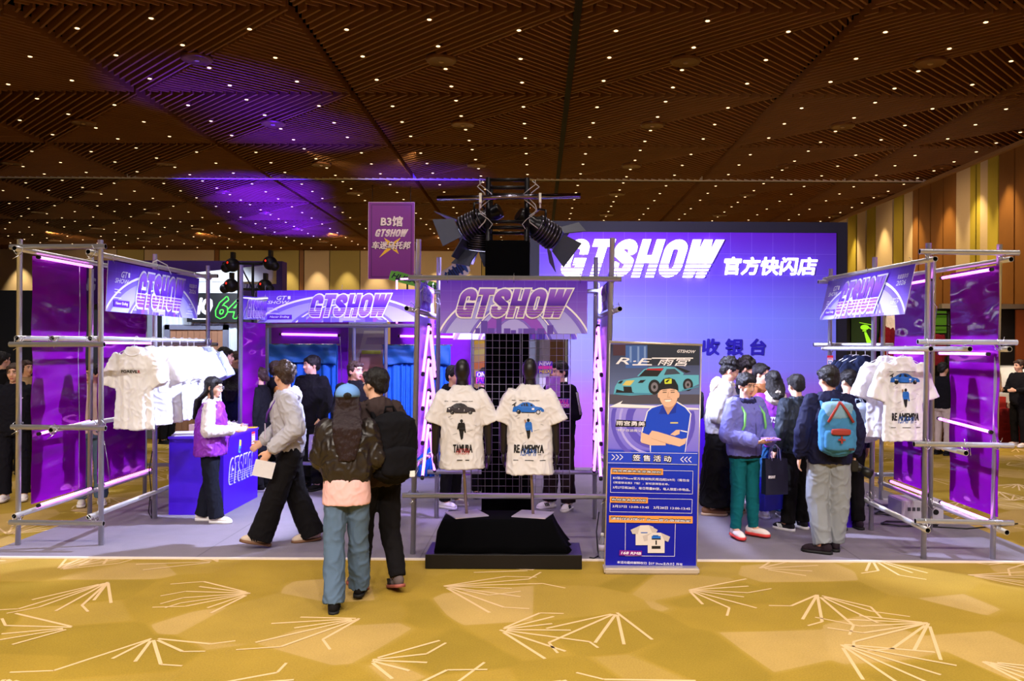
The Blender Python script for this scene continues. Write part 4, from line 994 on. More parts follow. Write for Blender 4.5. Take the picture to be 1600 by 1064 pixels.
def tee_mesh(rx=1.0, ry=1.0, hem=-0.74, sleeve=((0.165, 0, -0.075), (0.27, 0, -0.30)), sr=(0.078, 0.088), disp=0.012, voxel=0.0095, neck=0.085, pleat=0.35, seed=1, drop=0.0):
    bm = nb(); q = random.Random(seed); f1, f2, f3 = q.uniform(0, 6), q.uniform(0, 6), q.uniform(0, 6)
    prof = [(hem, .212, .12), (hem+0.12, .205, .115), (hem+0.3, .2, .112), (-.35, .2, .116), (-.2, .208, .116), (-.12-drop, .203, .10), (-.065-drop*.7, .16, .085), (-.02-drop*.2, .108, .072), (0.012, neck, .062)]
    rings = []
    for z, a, b in prof:
        t = max(0, min(1, (-.12-z)/.6)); R_ = []
        for i in range(56):
            th = 2*PI*i/56; ct, st = math.cos(th), math.sin(th); w = pleat*t
            m = 1 + w*(.16*math.sin(5*th+f1) + .12*math.sin(8*th+f2) + .07*math.sin(13*th+f3))
            x = a*rx*math.copysign(abs(ct)**.85, ct); y = b*ry*math.copysign(abs(st)**.85, st)
            R_.append(Vector((x*(1+(m-1)*.25), y*m, z + .006*math.sin(3*th+f2)*t)))
        rings.append(R_)
    loft(bm, rings)
    for s in (-1, 1):
        a, b = Vector(sleeve[0]), Vector(sleeve[1]); a.x *= s; b.x *= s; d = (b-a).normalized()
        e = Vector((0, 1, 0)); f = d.cross(e).normalized(); fl = min(1, ry*1.05)
        rr_ = [[a + d*((b-a).length*t) + (e*math.cos(2*PI*i/24)*r*fl*(1+pleat*.3*t*math.sin(4*2*PI*i/24+f3)) + f*math.sin(2*PI*i/24)*r) for i in range(24)] for t, r in ((-0.15, sr[0]*.72), (0.1, sr[0]), (0.6, (sr[0]+sr[1])/2), (0.97, sr[1]), (1.0, sr[1]))]
        loft(bm, rr_)
    return remesh(bm, voxel, 2, disp, 0.11)
INK = M('ink_black', (16, 14, 18), .6, var=0); INKG = M('ink_grey', (120, 118, 124), .6, var=0); CARB = M('ink_car_blue', (28, 104, 200), .5, var=0); CARK = M('ink_car_graphite', (52, 46, 56), .5, var=0); GLS = M('ink_window', (34, 32, 40), .5, var=0); INKR = M('ink_red', (176, 40, 50), .5, var=0); INKB = M('ink_blue', (36, 90, 180), .5, var=0); SKN = M('ink_skin', (180, 130, 100), .6, var=0)
def car_side(A, x, y, w, h, body, k=1, wing=True):
    S = lambda pts: [(x+a*w, y+b*h) for a, b in pts]
    A.poly(S([(0, .22), (.02, .55), (.12, .66), (.30, .62), (.30, .18), (0, .16)]), body, k)
    A.poly(S([(.12, .62), (.24, .84), (.34, .98), (.50, 1.0), (.62, .90), (.72, .70), (.72, .5), (.12, .5)]), body, k+.3)
    A.poly(S([(.28, .68), (.74, .66), (.92, .56), (.99, .40), (1.0, .20), (.28, .14)]), body, k+.6)
    A.poly(S([(.26, .68), (.33, .88), (.40, .92), (.40, .66)]), GLS, k+1); A.poly(S([(.42, .66), (.42, .93), (.52, .93), (.60, .84), (.66, .68)]), GLS, k+1)
    for cx in (.20, .82):
        A.disc((x+cx*w, y+.18*h), h*.19, h*.19, INK, k+1.3, 18); A.disc((x+cx*w, y+.18*h), h*.12, h*.12, WPR if wing else INKG, k+1.6, 14); A.disc((x+cx*w, y+.18*h), h*.05, h*.05, INK, k+1.9, 10)
    A.rect(x+.3*w, y+.10*h, x+.72*w, y+.16*h, INK, k+1)
    if wing:
        A.poly(S([(-.03, .72), (.10, .98), (.13, .94), (.02, .70)]), INK, k+1); A.poly(S([(.04, .62), (.06, .80), (.09, .80), (.08, .62)]), INK, k+1)
        A.rect(x+.62*w, y+.36*h, x+.70*w, y+.52*h, WPR, k+1.3)
def back_print(kind, k_=1.0):
    """the tour style back print, local metres, centred on x = 0"""
    A = Art((0, 0, 0), (1, 0, 0), (0, 0, 1), 0.4, 0.7, lay=0.0006)
    for x0, x1 in ((-.155, -.12), (-.085, -.03), (.0, .055), (.06, .10)): A.rect(x0, -.132, x1, -.128, INK, 1)
    if kind == 'blue': car_side(A, -.145, -.25, .285, .105, CARB, 1)
    else: car_side(A, -.135, -.245, .26, .10, CARK, 1, wing=False)
    top = CARB if kind == 'blue' else INK
    A.disc((0, -.305), .013, .016, INK, 2, 14); A.poly([(-.026, -.32), (.026, -.32), (.03, -.37), (.02, -.40), (-.02, -.40), (-.03, -.36)], top, 1)
    A.poly([(-.02, -.395), (.02, -.395), (.014, -.46), (.002, -.475), (-.006, -.47), (-.012, -.44)], INK, 1.5); A.line((.025, -.33), (.034, -.41), .012, top, 1.2); A.line((-.025, -.33), (-.03, -.30) if kind == 'blue' else (-.034, -.38), .012, SKN if kind == 'blue' else INK, 1.2)
    for a, b, c, d in ((-.12, -.275, -.09, -.258), (-.10, -.29, -.075, -.28), (.05, -.40, .10, -.385), (-.08, -.43, -.04, -.415), (0, -.27, .001, -.25), (.11, -.34, .135, -.35), (-.05, -.52, -.02, -.5)): A.line((a, b), (c, d), .0022, INKG, 1)
    if kind == 'blue':
        A.text('RE AMEMIYA', -.13, -.60, .14, -.525, INK, 2, 0, .045); A.text('ISAMI', -.07, -.625, .08, -.56, INKB, 4, .35, -.005)
        A.rect(.09, -.615, .115, -.61, INK, 1)
        for x0, x1 in ((-.135, -.09), (-.03, .05), (.105, .155)): A.rect(x0, -.668, x1, -.662, INK, 1)
    else:
        A.text('TAMURA', -.075, -.59, .10, -.515, INK, 2, 0, .045); A.text('HIROSHI', -.05, -.605, .075, -.55, INKR, 4, .35, -.005)
        for x0, x1 in ((-.04, .01), (.035, .07)): A.rect(x0, -.66, x1, -.652, INK, 1)
    return A.bm, A.mats
def mannequin(label, px, z, rz, hneck, hem, kind, rxs, plate_c, plate_rz):
    n = P(px, 600, z); neck = Vector((n.x, z, hneck))
    t = thing('mannequin', label, 'mannequin', neck); t.rotation_euler = (0, 0, rz)
    bm = nb()
    ell(bm, (0, -0.005, 0.145), (0.071, 0.088, 0.105)); ell(bm, (0, 0.02, 0.10), (0.055, 0.06, 0.08)); capsule(bm, (0, 0, 0.10), (0, 0, -0.03), .05, .062)
    loft(bm, [ring_pts((0, 0, zz), a, b, 24) for zz, a, b in ((-.70, .15, .09), (-.45, .14, .085), (-.25, .165, .10), (-.08, .16, .08), (-.02, .08, .06))])
    for s in (-1, 1):
        pts = [(s*.18, 0, -.09), (s*.235, .0, -.34), (s*.245, .03, -.60)]; capsule(bm, pts[0], pts[1], .052, .043); capsule(bm, pts[1], pts[2], .043, .030)
        ell(bm, (s*.245, .04, -.665), (.022, .04, .05))
        for f in range(4): capsule(bm, (s*.245, .015+f*.018, -.69), (s*(.235-.006*f), .012+f*.018, -.765+abs(f-1.5)*.012), .009, .007, 8)
        capsule(bm, (s*.235, .07, -.65), (s*.225, .085, -.71), .010, .008, 8)
    mesh_obj('body', remesh(bm, .007, 3), [MAN], t)
    me = tee_mesh(rxs, 1.02, hem, ((.155, 0, -.08), (.262, 0, -.33)), (.078, .088), .012)
    sh = mesh_obj('shirt', me, [TEE], t)
    bm, ms = back_print(kind); decal(me, bm, ms, sh, 'print')
    # stand
    pc = Vector(plate_c); bm = nb(); box(bm, (pc.x-.155, pc.y-.155, pc.z), (pc.x+.155, pc.y+.155, pc.z+.008), 0, Matrix.Rotation(plate_rz, 3, 'Z'))
    Mi = Matrix.Rotation(-rz, 4, 'Z') @ Matrix.Translation(-neck)
    bmesh.ops.transform(bm, matrix=Mi, verts=bm.verts); mk('stand_plate', bm, [PLATE], t, world=False)
    bm = nb(); tube(bm, Mi @ (pc + Vector((0, 0, .008))), Vector((0, 0, hem+0.3)), .0135, 12); mk('stand_pole', bm, [POLE], t, world=False)
    return t
mannequin('black mannequin in a white tee with a dark car and TAMURA print', 722, 7.56, 0.06, 1.545, -0.745, 'dark', 0.97, (P(729, 806, 7.49).x, 7.49, 0.395), 0.42)
mannequin('black mannequin in a white tee with a blue car and RE AMEMIYA print', 828, 7.56, -0.10, 1.555, -0.80, 'blue', 1.03, (P(833, 806, 7.49).x, 7.49, 0.395), -0.28)
# white wire grid behind the mannequins
gx0, gx1 = P(737, 600, 8.25).x, P(891, 600, 8.25).x; hz0, hz1 = P(800, 771, 8.25).z, P(800, 521, 8.25).z
WIRE = M('wire_grid_white', (150, 142, 165), 0.4)
for i, (a, b, nm) in enumerate(((gx0, (gx0+gx1)/2-0.01, 'left'), ((gx0+gx1)/2+0.01, gx1, 'right'))):
    bm = nb(); n = 7
    for j in range(n+1): x = a + (b-a)*j/n; tube(bm, (x, 8.25, hz0), (x, 8.25, hz1), .0022 if 0 < j < n else .004, 6)
    z = hz0; m = 22
    for j in range(m+1): z = hz0 + (hz1-hz0)*j/m; tube(bm, (a, 8.254, z), (b, 8.254, z), .0022 if 0 < j < m else .004, 6)
    tag(mk('wire_grid', bm, [WIRE]), 'white wire display grid hanging behind the %s mannequin' % nm, 'grid panel')
# ================================================================= roll-up poster
ZP = 7.06; SPX = ZP/FPX
bl = P(945, 886, ZP); axv = P(1088, 891, ZP) - bl; ayv = P(953, 535, ZP) - bl
WP, HP = axv.length, ayv.length
rp = thing('rollup_poster', 'blue roll-up poster for a signing event, with a man in a cap', 'poster stand', Vector((bl.x + WP/2, ZP, 0.001)))
A = Art(bl, axv, ayv, WP, HP, lay=0.0006)
def pl(px, py): return ((px - (945 + (886-py)*8/351.0))*SPX, (886 - py + (px-1016)*0.035*1.0)*SPX)
def c3(x, y): return pl(940 + x/5.6, 530 + y/5.6)
def c4(x, y): return pl(940 + x/5.32, 700 + y/5.32)
def r3(x0, y0, x1, y1, m, k): A.poly([c3(x0, y1), c3(x1, y1), c3(x1, y0), c3(x0, y0)], m, k)
def r4(x0, y0, x1, y1, m, k): A.poly([c4(x0, y1), c4(x1, y1), c4(x1, y0), c4(x0, y0)], m, k)
def p3(pts, m, k): A.poly([c3(*p) for p in pts], m, k)
def t3(t, x0, y0, x1, y1, m, k, **kw):
    dr = min(.035*(x1-x0), (y1-y0)*.45); a = c3(x0, y1-dr); b = c3(x0, y0); e = c3(x1, y0+dr); A.text(t, a[0], a[1], e[0], b[1], m, k, **kw)
def t4(t, x0, y0, x1, y1, m, k, **kw):
    dr = min(.035*(x1-x0), (y1-y0)*.45); a = c4(x0, y1-dr); b = c4(x0, y0); e = c4(x1, y0+dr); A.text(t, a[0], a[1], e[0], b[1], m, k, **kw)
PF = lambda n, c: M('poster_'+n, c, 0.5, var=0)
A.rect(0, 0, WP, HP, ramp_mat('poster_ground', [(0, (6, 10, 150)), (0.35, (10, 26, 168)), (0.52, (24, 60, 200)), (0.53, (120, 110, 225)), (0.70, (150, 140, 235)), (1, (90, 90, 160))]), 0)
r3(70, 32, 858, 560, ramp_mat('poster_photo', [(0, (60, 60, 80)), (0.5, (70, 78, 110)), (0.8, (96, 110, 158)), (1, (36, 40, 66))]), 1)
r3(210, 40, 400, 240, PF('photo_blue', (60, 96, 170)), 2); r3(100, 32, 210, 130, PF('photo_maroon', (70, 40, 60)), 2); r3(400, 32, 858, 215, PF('photo_navy', (34, 42, 62)), 2); r3(70, 470, 858, 552, PF('photo_road', (78, 74, 92)), 2)
for x in (245, 312, 370): r3(x, 50, x+18, 190, PF('photo_sky', (120, 150, 210)), 3)
t3('GTSHOW', 660, 78, 822, 110, WPR, 4, shear=.3, bold=.03)
t3('R·E', 125, 145, 440, 215, WPR, 4, shear=.3, bold=.02); t3('雨宮', 490, 145, 780, 225, WPR, 4, shear=.3, bold=.02); r3(270, 205, 440, 216, WPR, 5); r3(440, 148, 800, 158, WPR, 5)
TQ = PF('car_turquoise', (92, 176, 206)); TQ2 = PF('car_turquoise_shade', (70, 140, 176)); CK = PF('car_black', (24, 24, 32))
p3([(104, 470), (118, 400), (150, 350), (290, 325), (420, 310), (560, 330), (700, 300), (850, 300), (850, 380), (720, 440), (440, 470), (250, 480)], TQ, 3)
p3([(310, 310), (370, 250), (420, 232), (560, 225), (640, 232), (720, 285), (700, 320), (480, 330)], TQ, 4); p3([(325, 312), (380, 255), (545, 240), (490, 312)], CK, 5); p3([(545, 300), (570, 248), (640, 245), (690, 290)], PF('car_glass', (60, 70, 90)), 5); p3([(390, 256), (400, 244), (540, 240), (530, 262)], INKR, 6)
p3([(120, 468), (130, 425), (190, 440), (280, 452), (300, 470)], CK, 4); p3([(190, 400), (260, 402), (270, 455), (195, 450)], CK, 5); p3([(180, 390), (215, 350), (290, 345), (250, 392)], PF('bonnet_yellow', (214, 196, 110)), 5)
p3([(140, 372), (165, 350), (192, 348), (170, 376)], CK, 5); p3([(315, 370), (340, 345), (388, 342), (360, 368)], CK, 5)
for c, r in (((462, 405), 62), ((755, 385), 52)):
    q = c3(*c); A.disc(q, r/5.6*SPX*.85, r/5.6*SPX*1.05, CK, 5); A.disc(q, r/5.6*SPX*.5, r/5.6*SPX*.66, PF('rim_grey', (120, 116, 130)), 6); A.disc(q, r/5.6*SPX*.2, r/5.6*SPX*.26, CK, 7)
p3([(105, 470), (115, 455), (440, 458), (430, 474)], TQ2, 6); p3([(700, 430), (850, 395), (850, 405), (705, 442)], TQ2, 6); p3([(640, 228), (660, 226), (780, 270), (740, 282)], CK, 5)
p3([(65, 580), (185, 525), (165, 552), (850, 590), (850, 604)], WPR, 7)
q = c3(450, 700); cl = (0, c3(60, 968)[1], WP, c3(60, 588)[1])
A.arc(q, 370/5.6*SPX, 370/5.6*SPX, .035, PF('ring_violet', (92, 80, 200)), 3, clip=cl, t0=0, t1=2*PI); A.arc(q, 300/5.6*SPX, 300/5.6*SPX, .02, PF('ring_pale', (176, 168, 245)), 4, clip=cl, t0=0, t1=2*PI); A.arc(q, 240/5.6*SPX, 240/5.6*SPX, .06, PF('ring_violet', (92, 80, 200)), 3, clip=cl, t0=0, t1=2*PI)
SK = PF('man_skin', (226, 184, 160)); SK2 = PF('man_skin_shade', (196, 150, 128)); PB = PF('polo_blue', (10, 66, 206)); PB2 = PF('polo_shade', (10, 48, 168)); CAPK = PF('cap_navy', (16, 18, 30))
p3([(345, 810), (395, 620), (430, 585), (530, 555), (580, 640), (660, 530), (740, 580), (785, 640), (752, 850), (730, 985), (425, 985), (420, 900), (340, 880)], WPR, 8)
p3([(355, 805), (405, 620), (440, 590), (535, 560), (580, 645), (655, 540), (730, 585), (775, 640), (745, 850), (725, 980), (430, 980), (432, 830)], PB, 9)
p3([(535, 560), (500, 640), (560, 640), (580, 650)], PB2, 10); p3([(655, 540), (650, 630), (600, 640), (580, 650)], PB2, 10); r3(600, 712, 668, 724, PF('chest_mark', (210, 196, 120)), 10); p3([(690, 780), (748, 792), (748, 802), (690, 790)], WPR, 11)
p3([(535, 555), (545, 480), (640, 480), (655, 540), (600, 640), (575, 645)], SK2, 9.5)
q = c3(585, 470); A.disc(q, 82/5.6*SPX, 112/5.6*SPX, SK, 11)
for x in (502, 668): A.disc(c3(x, 475), 12/5.6*SPX, 26/5.6*SPX, SK, 10.5)
p3([(500, 440), (505, 380), (540, 335), (590, 322), (640, 340), (668, 390), (672, 440), (620, 410), (560, 412)], CAPK, 12); p3([(515, 428), (560, 400), (620, 398), (660, 428), (600, 418)], PF('cap_brim', (28, 30, 44)), 13)
p3([(548, 350), (552, 335), (612, 332), (612, 375), (552, 378)], PF('cap_badge', (206, 220, 60)), 13); p3([(556, 358), (580, 340), (598, 340), (572, 366)], CAPK, 14)
for x in (552, 622): A.line(c3(x-18, 452), c3(x+16, 450), 6/5.6*SPX, INK, 13); A.line(c3(x-20, 436), c3(x+18, 432), 5/5.6*SPX, PF('brow_grey', (90, 78, 74)), 13)
A.line(c3(584, 450), c3(578, 490), 5/5.6*SPX, SK2, 13); A.line(c3(572, 494), c3(600, 494), 6/5.6*SPX, SK2, 13)
p3([(550, 518), (610, 514), (600, 532), (560, 534)], PF('teeth', (245, 240, 232)), 13); A.line(c3(545, 515), c3(615, 511), 4/5.6*SPX, PF('lip', (170, 96, 90)), 14)
p3([(345, 800), (432, 830), (560, 870), (560, 915), (430, 915), (345, 890)], SK, 11); p3([(415, 820), (440, 785), (490, 795), (700, 860), (745, 850), (730, 900), (680, 925), (600, 905), (430, 850)], SK, 12); p3([(600, 820), (650, 780), (685, 778), (680, 815), (640, 830)], SK, 13); A.line(c3(432, 852), c3(600, 908), 3/5.6*SPX, SK2, 13)
p3([(120, 750), (130, 690), (388, 705), (386, 752)], INK, 10); t3('雨宫勇美', 128, 698, 380, 748, WPR, 12, bold=.02); t3('“转子改装教父”', 125, 768, 365, 800, WPR, 12)
r4(52, 20, 795, 122, PF('band_blue', (26, 60, 205)), 14); A.line(c4(52, 20), c4(795, 32), .003, WPR, 15); A.line(c4(50, 108), c4(792, 125), .003, WPR, 15)
for k in range(3):
    x = 85 + k*33; A.line(c4(x, 40), c4(x+25, 62), .006, WPR, 15); A.line(c4(x+25, 62), c4(x-2, 85), .006, WPR, 15)
    x = 680 + k*32; A.line(c4(x, 58+k), c4(x-25, 80+k), .006, WPR, 15); A.line(c4(x-25, 80+k), c4(x, 103+k), .006, WPR, 15)
t4('签 售 活 动', 250, 33, 584, 111, INK, 15, bold=.09); t4('签 售 活 动', 258, 40, 578, 102, WPR, 17, bold=.018)
OR = PF('orange_tag', (232, 150, 70))
for (x0, y0, x1, y1) in ((75, 165, 758, 360), (70, 400, 752, 520)): 
    for p, q in (((x0, y0), (x1, y0+12)), ((x1, y0+12), (x1-4, y1+8)), ((x1-4, y1+8), (x0-2, y1-6)), ((x0-2, y1-6), (x0, y0))): A.line(c4(*p), c4(*q), .0028, WPR, 15)
for (x0, y0, x1, y1, t) in ((76, 150, 510, 205, '雨宫勇美先生签售规则'), (68, 388, 384, 440, '粉丝签名会时间'), (62, 545, 755, 606, '请前往B3馆GT Show官方商城购买')):
    A.poly([c4(x0, y1-3), c4(x1, y1+5), c4(x1, y0+8), c4(x0, y0)], OR, 16); t4(t, x0+10, y0+8, x1-12, y1-3, INK, 18, shear=.15, bold=.11); t4(t, x0+15, y0+14, x1-17, y1-9, WPR, 20, shear=.15, bold=.008)
t4('B3馆GTShow官方商城购买周边超269元（需包含', 95, 222, 730, 262, WPR, 16, bold=.006); t4('《雨宫联名款》T恤），即可获得签名券。', 95, 262, 560, 296, WPR, 16, bold=.006); t4('3月27日和28日，每日限量80张，每人限签1件物品。', 92, 300, 735, 342, WPR, 16, bold=.006)
t4('3月27日 13:00-13:45', 90, 458, 392, 490, WPR, 16, bold=.006); t4('3月28日 13:00-13:45', 430, 468, 735, 502, WPR, 16, bold=.006)
for p, q in (((198, 605), (195, 880)), ((195, 880), (605, 885)), ((605, 885), (612, 615))): A.line(c4(*p), c4(*q), .003, WPR, 15)
TS = PF('tee_print', (214, 204, 200)); TS2 = PF('tee_print_shade', (190, 178, 176))
def p4(pts, m, k): A.poly([c4(*p) for p in pts], m, k)
p4([(282, 660), (320, 628), (390, 626), (430, 640), (430, 792), (282, 792)], TS, 16); p4([(240, 665), (320, 628), (300, 700), (255, 698)], TS2, 17); p4([(390, 626), (466, 665), (452, 690), (420, 690)], TS2, 17); r4(325, 684, 380, 692, INKB, 18)
p4([(382, 715), (420, 688), (490, 688), (522, 706), (522, 856), (382, 856)], TS, 19); p4([(420, 688), (340, 715), (352, 760), (384, 752)], TS2, 18.5); p4([(490, 688), (568, 722), (552, 764), (520, 752)], TS2, 19.5); r4(415, 715, 490, 742, CARB, 21); r4(425, 708, 470, 718, CARB, 21); r4(415, 735, 490, 745, INK, 22); r4(446, 752, 458, 788, INK, 21); r4(415, 798, 488, 822, INK, 21)
p4([(148, 832), (335, 838), (332, 880), (145, 876)], PF('price_violet', (120, 14, 130)), 22); t4('168 RMB', 160, 843, 328, 872, WPR, 24, shear=.2, bold=.04)
t4('本活动最终解释权归【GT Show主办方】所有', 128, 922, 672, 962, WPR, 16, bold=.004)
A.done('printed_sheet', rp, back=M('poster_back', (200, 200, 205), .6), thick=.004)
bm = nb(); box(bm, (bl.x-.012, ZP-.09, 0.0015), (bl.x+WP+.012, ZP+.09, .055)); bmesh.ops.bevel(bm, geom=bm.edges[:], offset=.012, segments=2, affect='EDGES'); mk('base', bm, [M('poster_aluminium', (216, 206, 200), .3, .6)], rp)
bm = nb(); tl, tr_ = bl + ayv, bl + ayv + axv; tube(bm, tl + Vector((-.008, .003, .006)), tr_ + Vector((.008, .003, .006)), .011, 10); mk('top_bar', bm, [MATS['poster_aluminium']], rp)
bm = nb()
for p, q in ((bl, tl), (bl + axv, tr_)): tube(bm, p + Vector((0, .003, 0)), q + Vector((0, .003, 0)), .006, 8)
mk('side_trim', bm, [MATS['poster_aluminium']], rp)
# small things on the floor
def lathe(bm, c, prof, n=20, mi=0): loft(bm, [ring_pts((c[0], c[1], c[2]+z), r, r, n) for z, r in prof], mi)
g = G(941, 874); t = thing('water_bottle', 'clear plastic water bottle standing beside the poster', 'bottle', (g.x, g.y, 0.012))
CL = M('bottle_clear_plastic', (225, 225, 240), .1, spec=.6); CL.node_tree.nodes['Principled BSDF'].inputs['Transmission Weight'].default_value = .8
bm = nb(); lathe(bm, (g.x, g.y, .013), [(0, .028), (.01, .032), (.06, .032), (.065, .029), (.07, .032), (.11, .032), (.115, .029), (.12, .032), (.165, .030), (.19, .016), (.2, .013)]); mk('body', bm, [CL], t)
bm = nb(); lathe(bm, (g.x, g.y, .212), [(0, .015), (.022, .015), (.024, .012)]); mk('cap', bm, [WHITE], t)
bm = nb(); lathe(bm, (g.x, g.y, .085), [(0, .0328), (.05, .0328)]); mk('label', bm, [M('bottle_label', (200, 190, 220), .5)], t)
bm = nb(); polytube(bm, [G(936, 800, 0.35) , G(932, 830, 0.2), G(934, 860, 0.06), G(936, 868, .022), G(928, 872, .02), G(921, 871, .02)], .006, 6); tag(mk('power_cable', bm, [BLACK]), 'black cable trailing to the floor beside the water bottle', 'cable')
pb = G(1448, 815); t = thing('power_box', 'grey electrical distribution box on the floor inside the right frame', 'power box', (pb.x, pb.y, .012))
GRY = M('power_box_grey', (196, 188, 204), .45)
bm = nb(); box(bm, (pb.x-.28, pb.y-.02, .014), (pb.x+.18, pb.y+.36, .235)); bmesh.ops.bevel(bm, geom=bm.edges[:], offset=.01, segments=2, affect='EDGES'); mk('case', bm, [GRY], t)
bm = nb(); tube(bm, (pb.x+.09, pb.y-.03, .11), (pb.x+.09, pb.y+.0, .11), .03, 14); mk('socket', bm, [BLACK], t)
bm = nb(); 
for i in range(4): box(bm, (pb.x-.22+i*.05, pb.y-.024, .12), (pb.x-.185+i*.05, pb.y-.018, .16))
mk('switch', bm, [M('switch_dark', (70, 66, 80), .5)], t)
pt_ = G(1402, 800); t = thing('base_plate', 'flat pale steel plate lying by the rack foot on the right', 'plate', (pt_.x, pt_.y, .012))
bm = nb(); box(bm, (pt_.x-.22, pt_.y-.1, .10), (pt_.x+.22, pt_.y+.25, .112)); box(bm, (pt_.x-.12, pt_.y, .013), (pt_.x+.15, pt_.y+.2, .10)); mk('plate_sheet', bm, [GRY], t)
q = random.Random(9)
for n, (px, py, rx, ry, lb) in enumerate(((1400, 806, .26, .09, 'coil of black cable nearest the right counter'), (1420, 822, .32, .11, 'wide loop of black cable under the right frame rail'), (1375, 793, .16, .06, 'small loop of black cable behind the right rack post'))):
    g = G(px, py); bm = nb(); pts = [g + Vector((rx*math.cos(i*.5)*(1+.1*math.sin(i*.9)), ry*math.sin(i*.5)*(1+.12*math.cos(i*.7)), .022 + .006*(i % 3))) for i in range(27)]; polytube(bm, pts, .007, 6)
    tag(mk('cable_coil', bm, [BLACK]), lb, 'cable')
bm = nb(); polytube(bm, [G(1440, 822, .02), G(1480, 824, .02), G(1510, 826, .02), G(1560, 822, .02), G(1590, 818, .01)], .007, 6); tag(mk('power_cable', bm, [BLACK]), 'black cable running along the carpet to the right edge', 'cable')

for lb, pts, m in (('thin white wire hanging down the front left violet sheet', (P(124, 412, 8.75), P(125, 480, 8.74), P(122, 560, 8.76), P(124, 650, 8.74), P(123, 766, 8.78)), CHROME), ('thin white wire hanging beside the rear left violet sheet', (P(163, 690, 9.2), P(168, 720, 9.2), P(172, 752, 9.22)), CHROME), ('black cable dangling along the middle left rack post', (P(238, 705, 9.02), P(233, 735, 9.0), P(236, 765, 9.0), P(232, 800, 9.0), P(237, 810, 9.0), P(236, 780, 9.0)), BLACK), ('thin white wire on the right inner post of the front right sheet', (P(1462, 425, 8.4), P(1458, 470, 8.5), P(1464, 480, 8.45), P(1457, 540, 8.5)), CHROME), ('thin white wire above the cap, hanging before the purple sheet', (P(531, 526, 12.05), P(533, 560, 12.05), P(534, 600, 12.05)), CHROME), ('white cable looped over the banner pipe on the left', (W3(-4.17, 9.0, 2.80), W3(-4.14, 9.05, 2.83), W3(-4.1, 9.2, 2.79), W3(-4.1, 9.3, 2.70)), WHITE)):
    bm = nb(); polytube(bm, pts, .0035 if m is CHROME else .006, 6); tag(mk('hanging_wire' if m is CHROME else 'power_cable', bm, [m]), lb, 'cable')
# ================================================================= far side booths, left
def px_slab(name, label, cat, x0, x1, ytop, z, mat, hb=0.0, th=0.08, **k):
    a, b = P(x0, ytop, z), P(x1, ytop, z); bm = nb(); box(bm, (a.x, z, hb), (b.x, z+th, a.z)); return tag(mk(name, bm, [mat]), label, cat, **k)
BK = M('booth_black_board', (5, 7, 12), .6)
px_slab('booth_wall', 'black booth wall at the far left edge behind the violet sheets', 'booth', -120, 51, 453, 17.5, BK)
CAB = M('cabin_pale_panel', (196, 204, 214), .5)
cb = thing('cabin', 'pale corrugated cabin with a wooden door behind the left shirt rack', 'cabin', (P(310, 500, 17).x, 17, 0))
a, b = P(252, 440, 17), P(374, 440, 17)
bm = nb(); n = 26
for i in range(n): x0 = a.x + (b.x-a.x)*i/n; box(bm, (x0, 17 + .02*(i % 2), 0), (x0+(b.x-a.x)/n, 17.12, a.z))
mk('corrugated_wall', bm, [CAB], cb)
bm = nb(); box(bm, (a.x-.9, 17.02, 0), (a.x-.02, 17.1, a.z)); mk('side_wall', bm, [M('cabin_grey', (120, 126, 138), .6)], cb)
bm = nb(); box(bm, (a.x-.06, 16.96, 0), (a.x+.02, 17.1, a.z)); mk('corner_post', bm, [BK], cb)
d0, d1 = P(267, 515, 17), P(350, 515, 17); FRM = M('door_frame_grey', (110, 112, 130), .4)
bm = nb(); box(bm, (d0.x-.1, 16.93, 0), (d0.x, 17.0, d0.z+.1)); box(bm, (d1.x, 16.93, 0), (d1.x+.1, 17.0, d0.z+.1)); box(bm, (d0.x-.1, 16.93, d0.z), (d1.x+.1, 17.0, d0.z+.1)); mk('door_frame', bm, [FRM], cb)
bm = nb(); n = 9
for i in range(n): w_ = (d1.x-d0.x)/n; box(bm, (d0.x+w_*i+.004, 16.97, 0), (d0.x+w_*(i+1)-.004, 16.995, d0.z))
mk('wooden_door', bm, [M('door_wood', (150, 108, 82), .5)], cb)
bm = nb(); loft(bm, [[Vector((x, 16.9+.6*t, h)) for x, t, h in ((a.x, 0, a.z), (b.x+.6, 0, a.z), (b.x+.6, 1, a.z), (a.x, 1, a.z))], [Vector((x, 16.9+.6*t, h)) for x, t, h in ((a.x+.2, 0, a.z+.12), (b.x+.6, 0, a.z+.34), (b.x+.6, 1, a.z+.34), (a.x+.2, 1, a.z+.12))]]); mk('roof_canopy', bm, [M('canopy_white', (225, 230, 232), .5)], cb)
a, b = P(292, 503, 16.8), P(380, 458, 16.8)
A = Art((a.x, 16.8, a.z), (1, 0, 0), (0, 0, 1), b.x-a.x, b.z-a.z); NG = M('sign_neon_green', (60, 220, 60), .4, emit=(60, 230, 60), es=.7, var=0)
A.rect(0, 0, A.w, A.h, BK, 0); A.text('NO', A.w*.05, A.h*.25, A.w*.46, A.h*.85, WPR, 1, .3, .06)
A.text('64', A.w*.50, A.h*.10, A.w*1.0, A.h*.90, NG, 1, .3, .07); A.text('64', A.w*.52, A.h*.13, A.w*.98, A.h*.87, BK, 3, .3, .02); A.rect(A.w*.1, A.h*.08, A.w*.4, A.h*.13, WPR, 1)
tag(A.done('shop_sign', None, back=BK, thick=.06), 'black sign with white letters and a green outlined 64 on the cabin', 'sign')
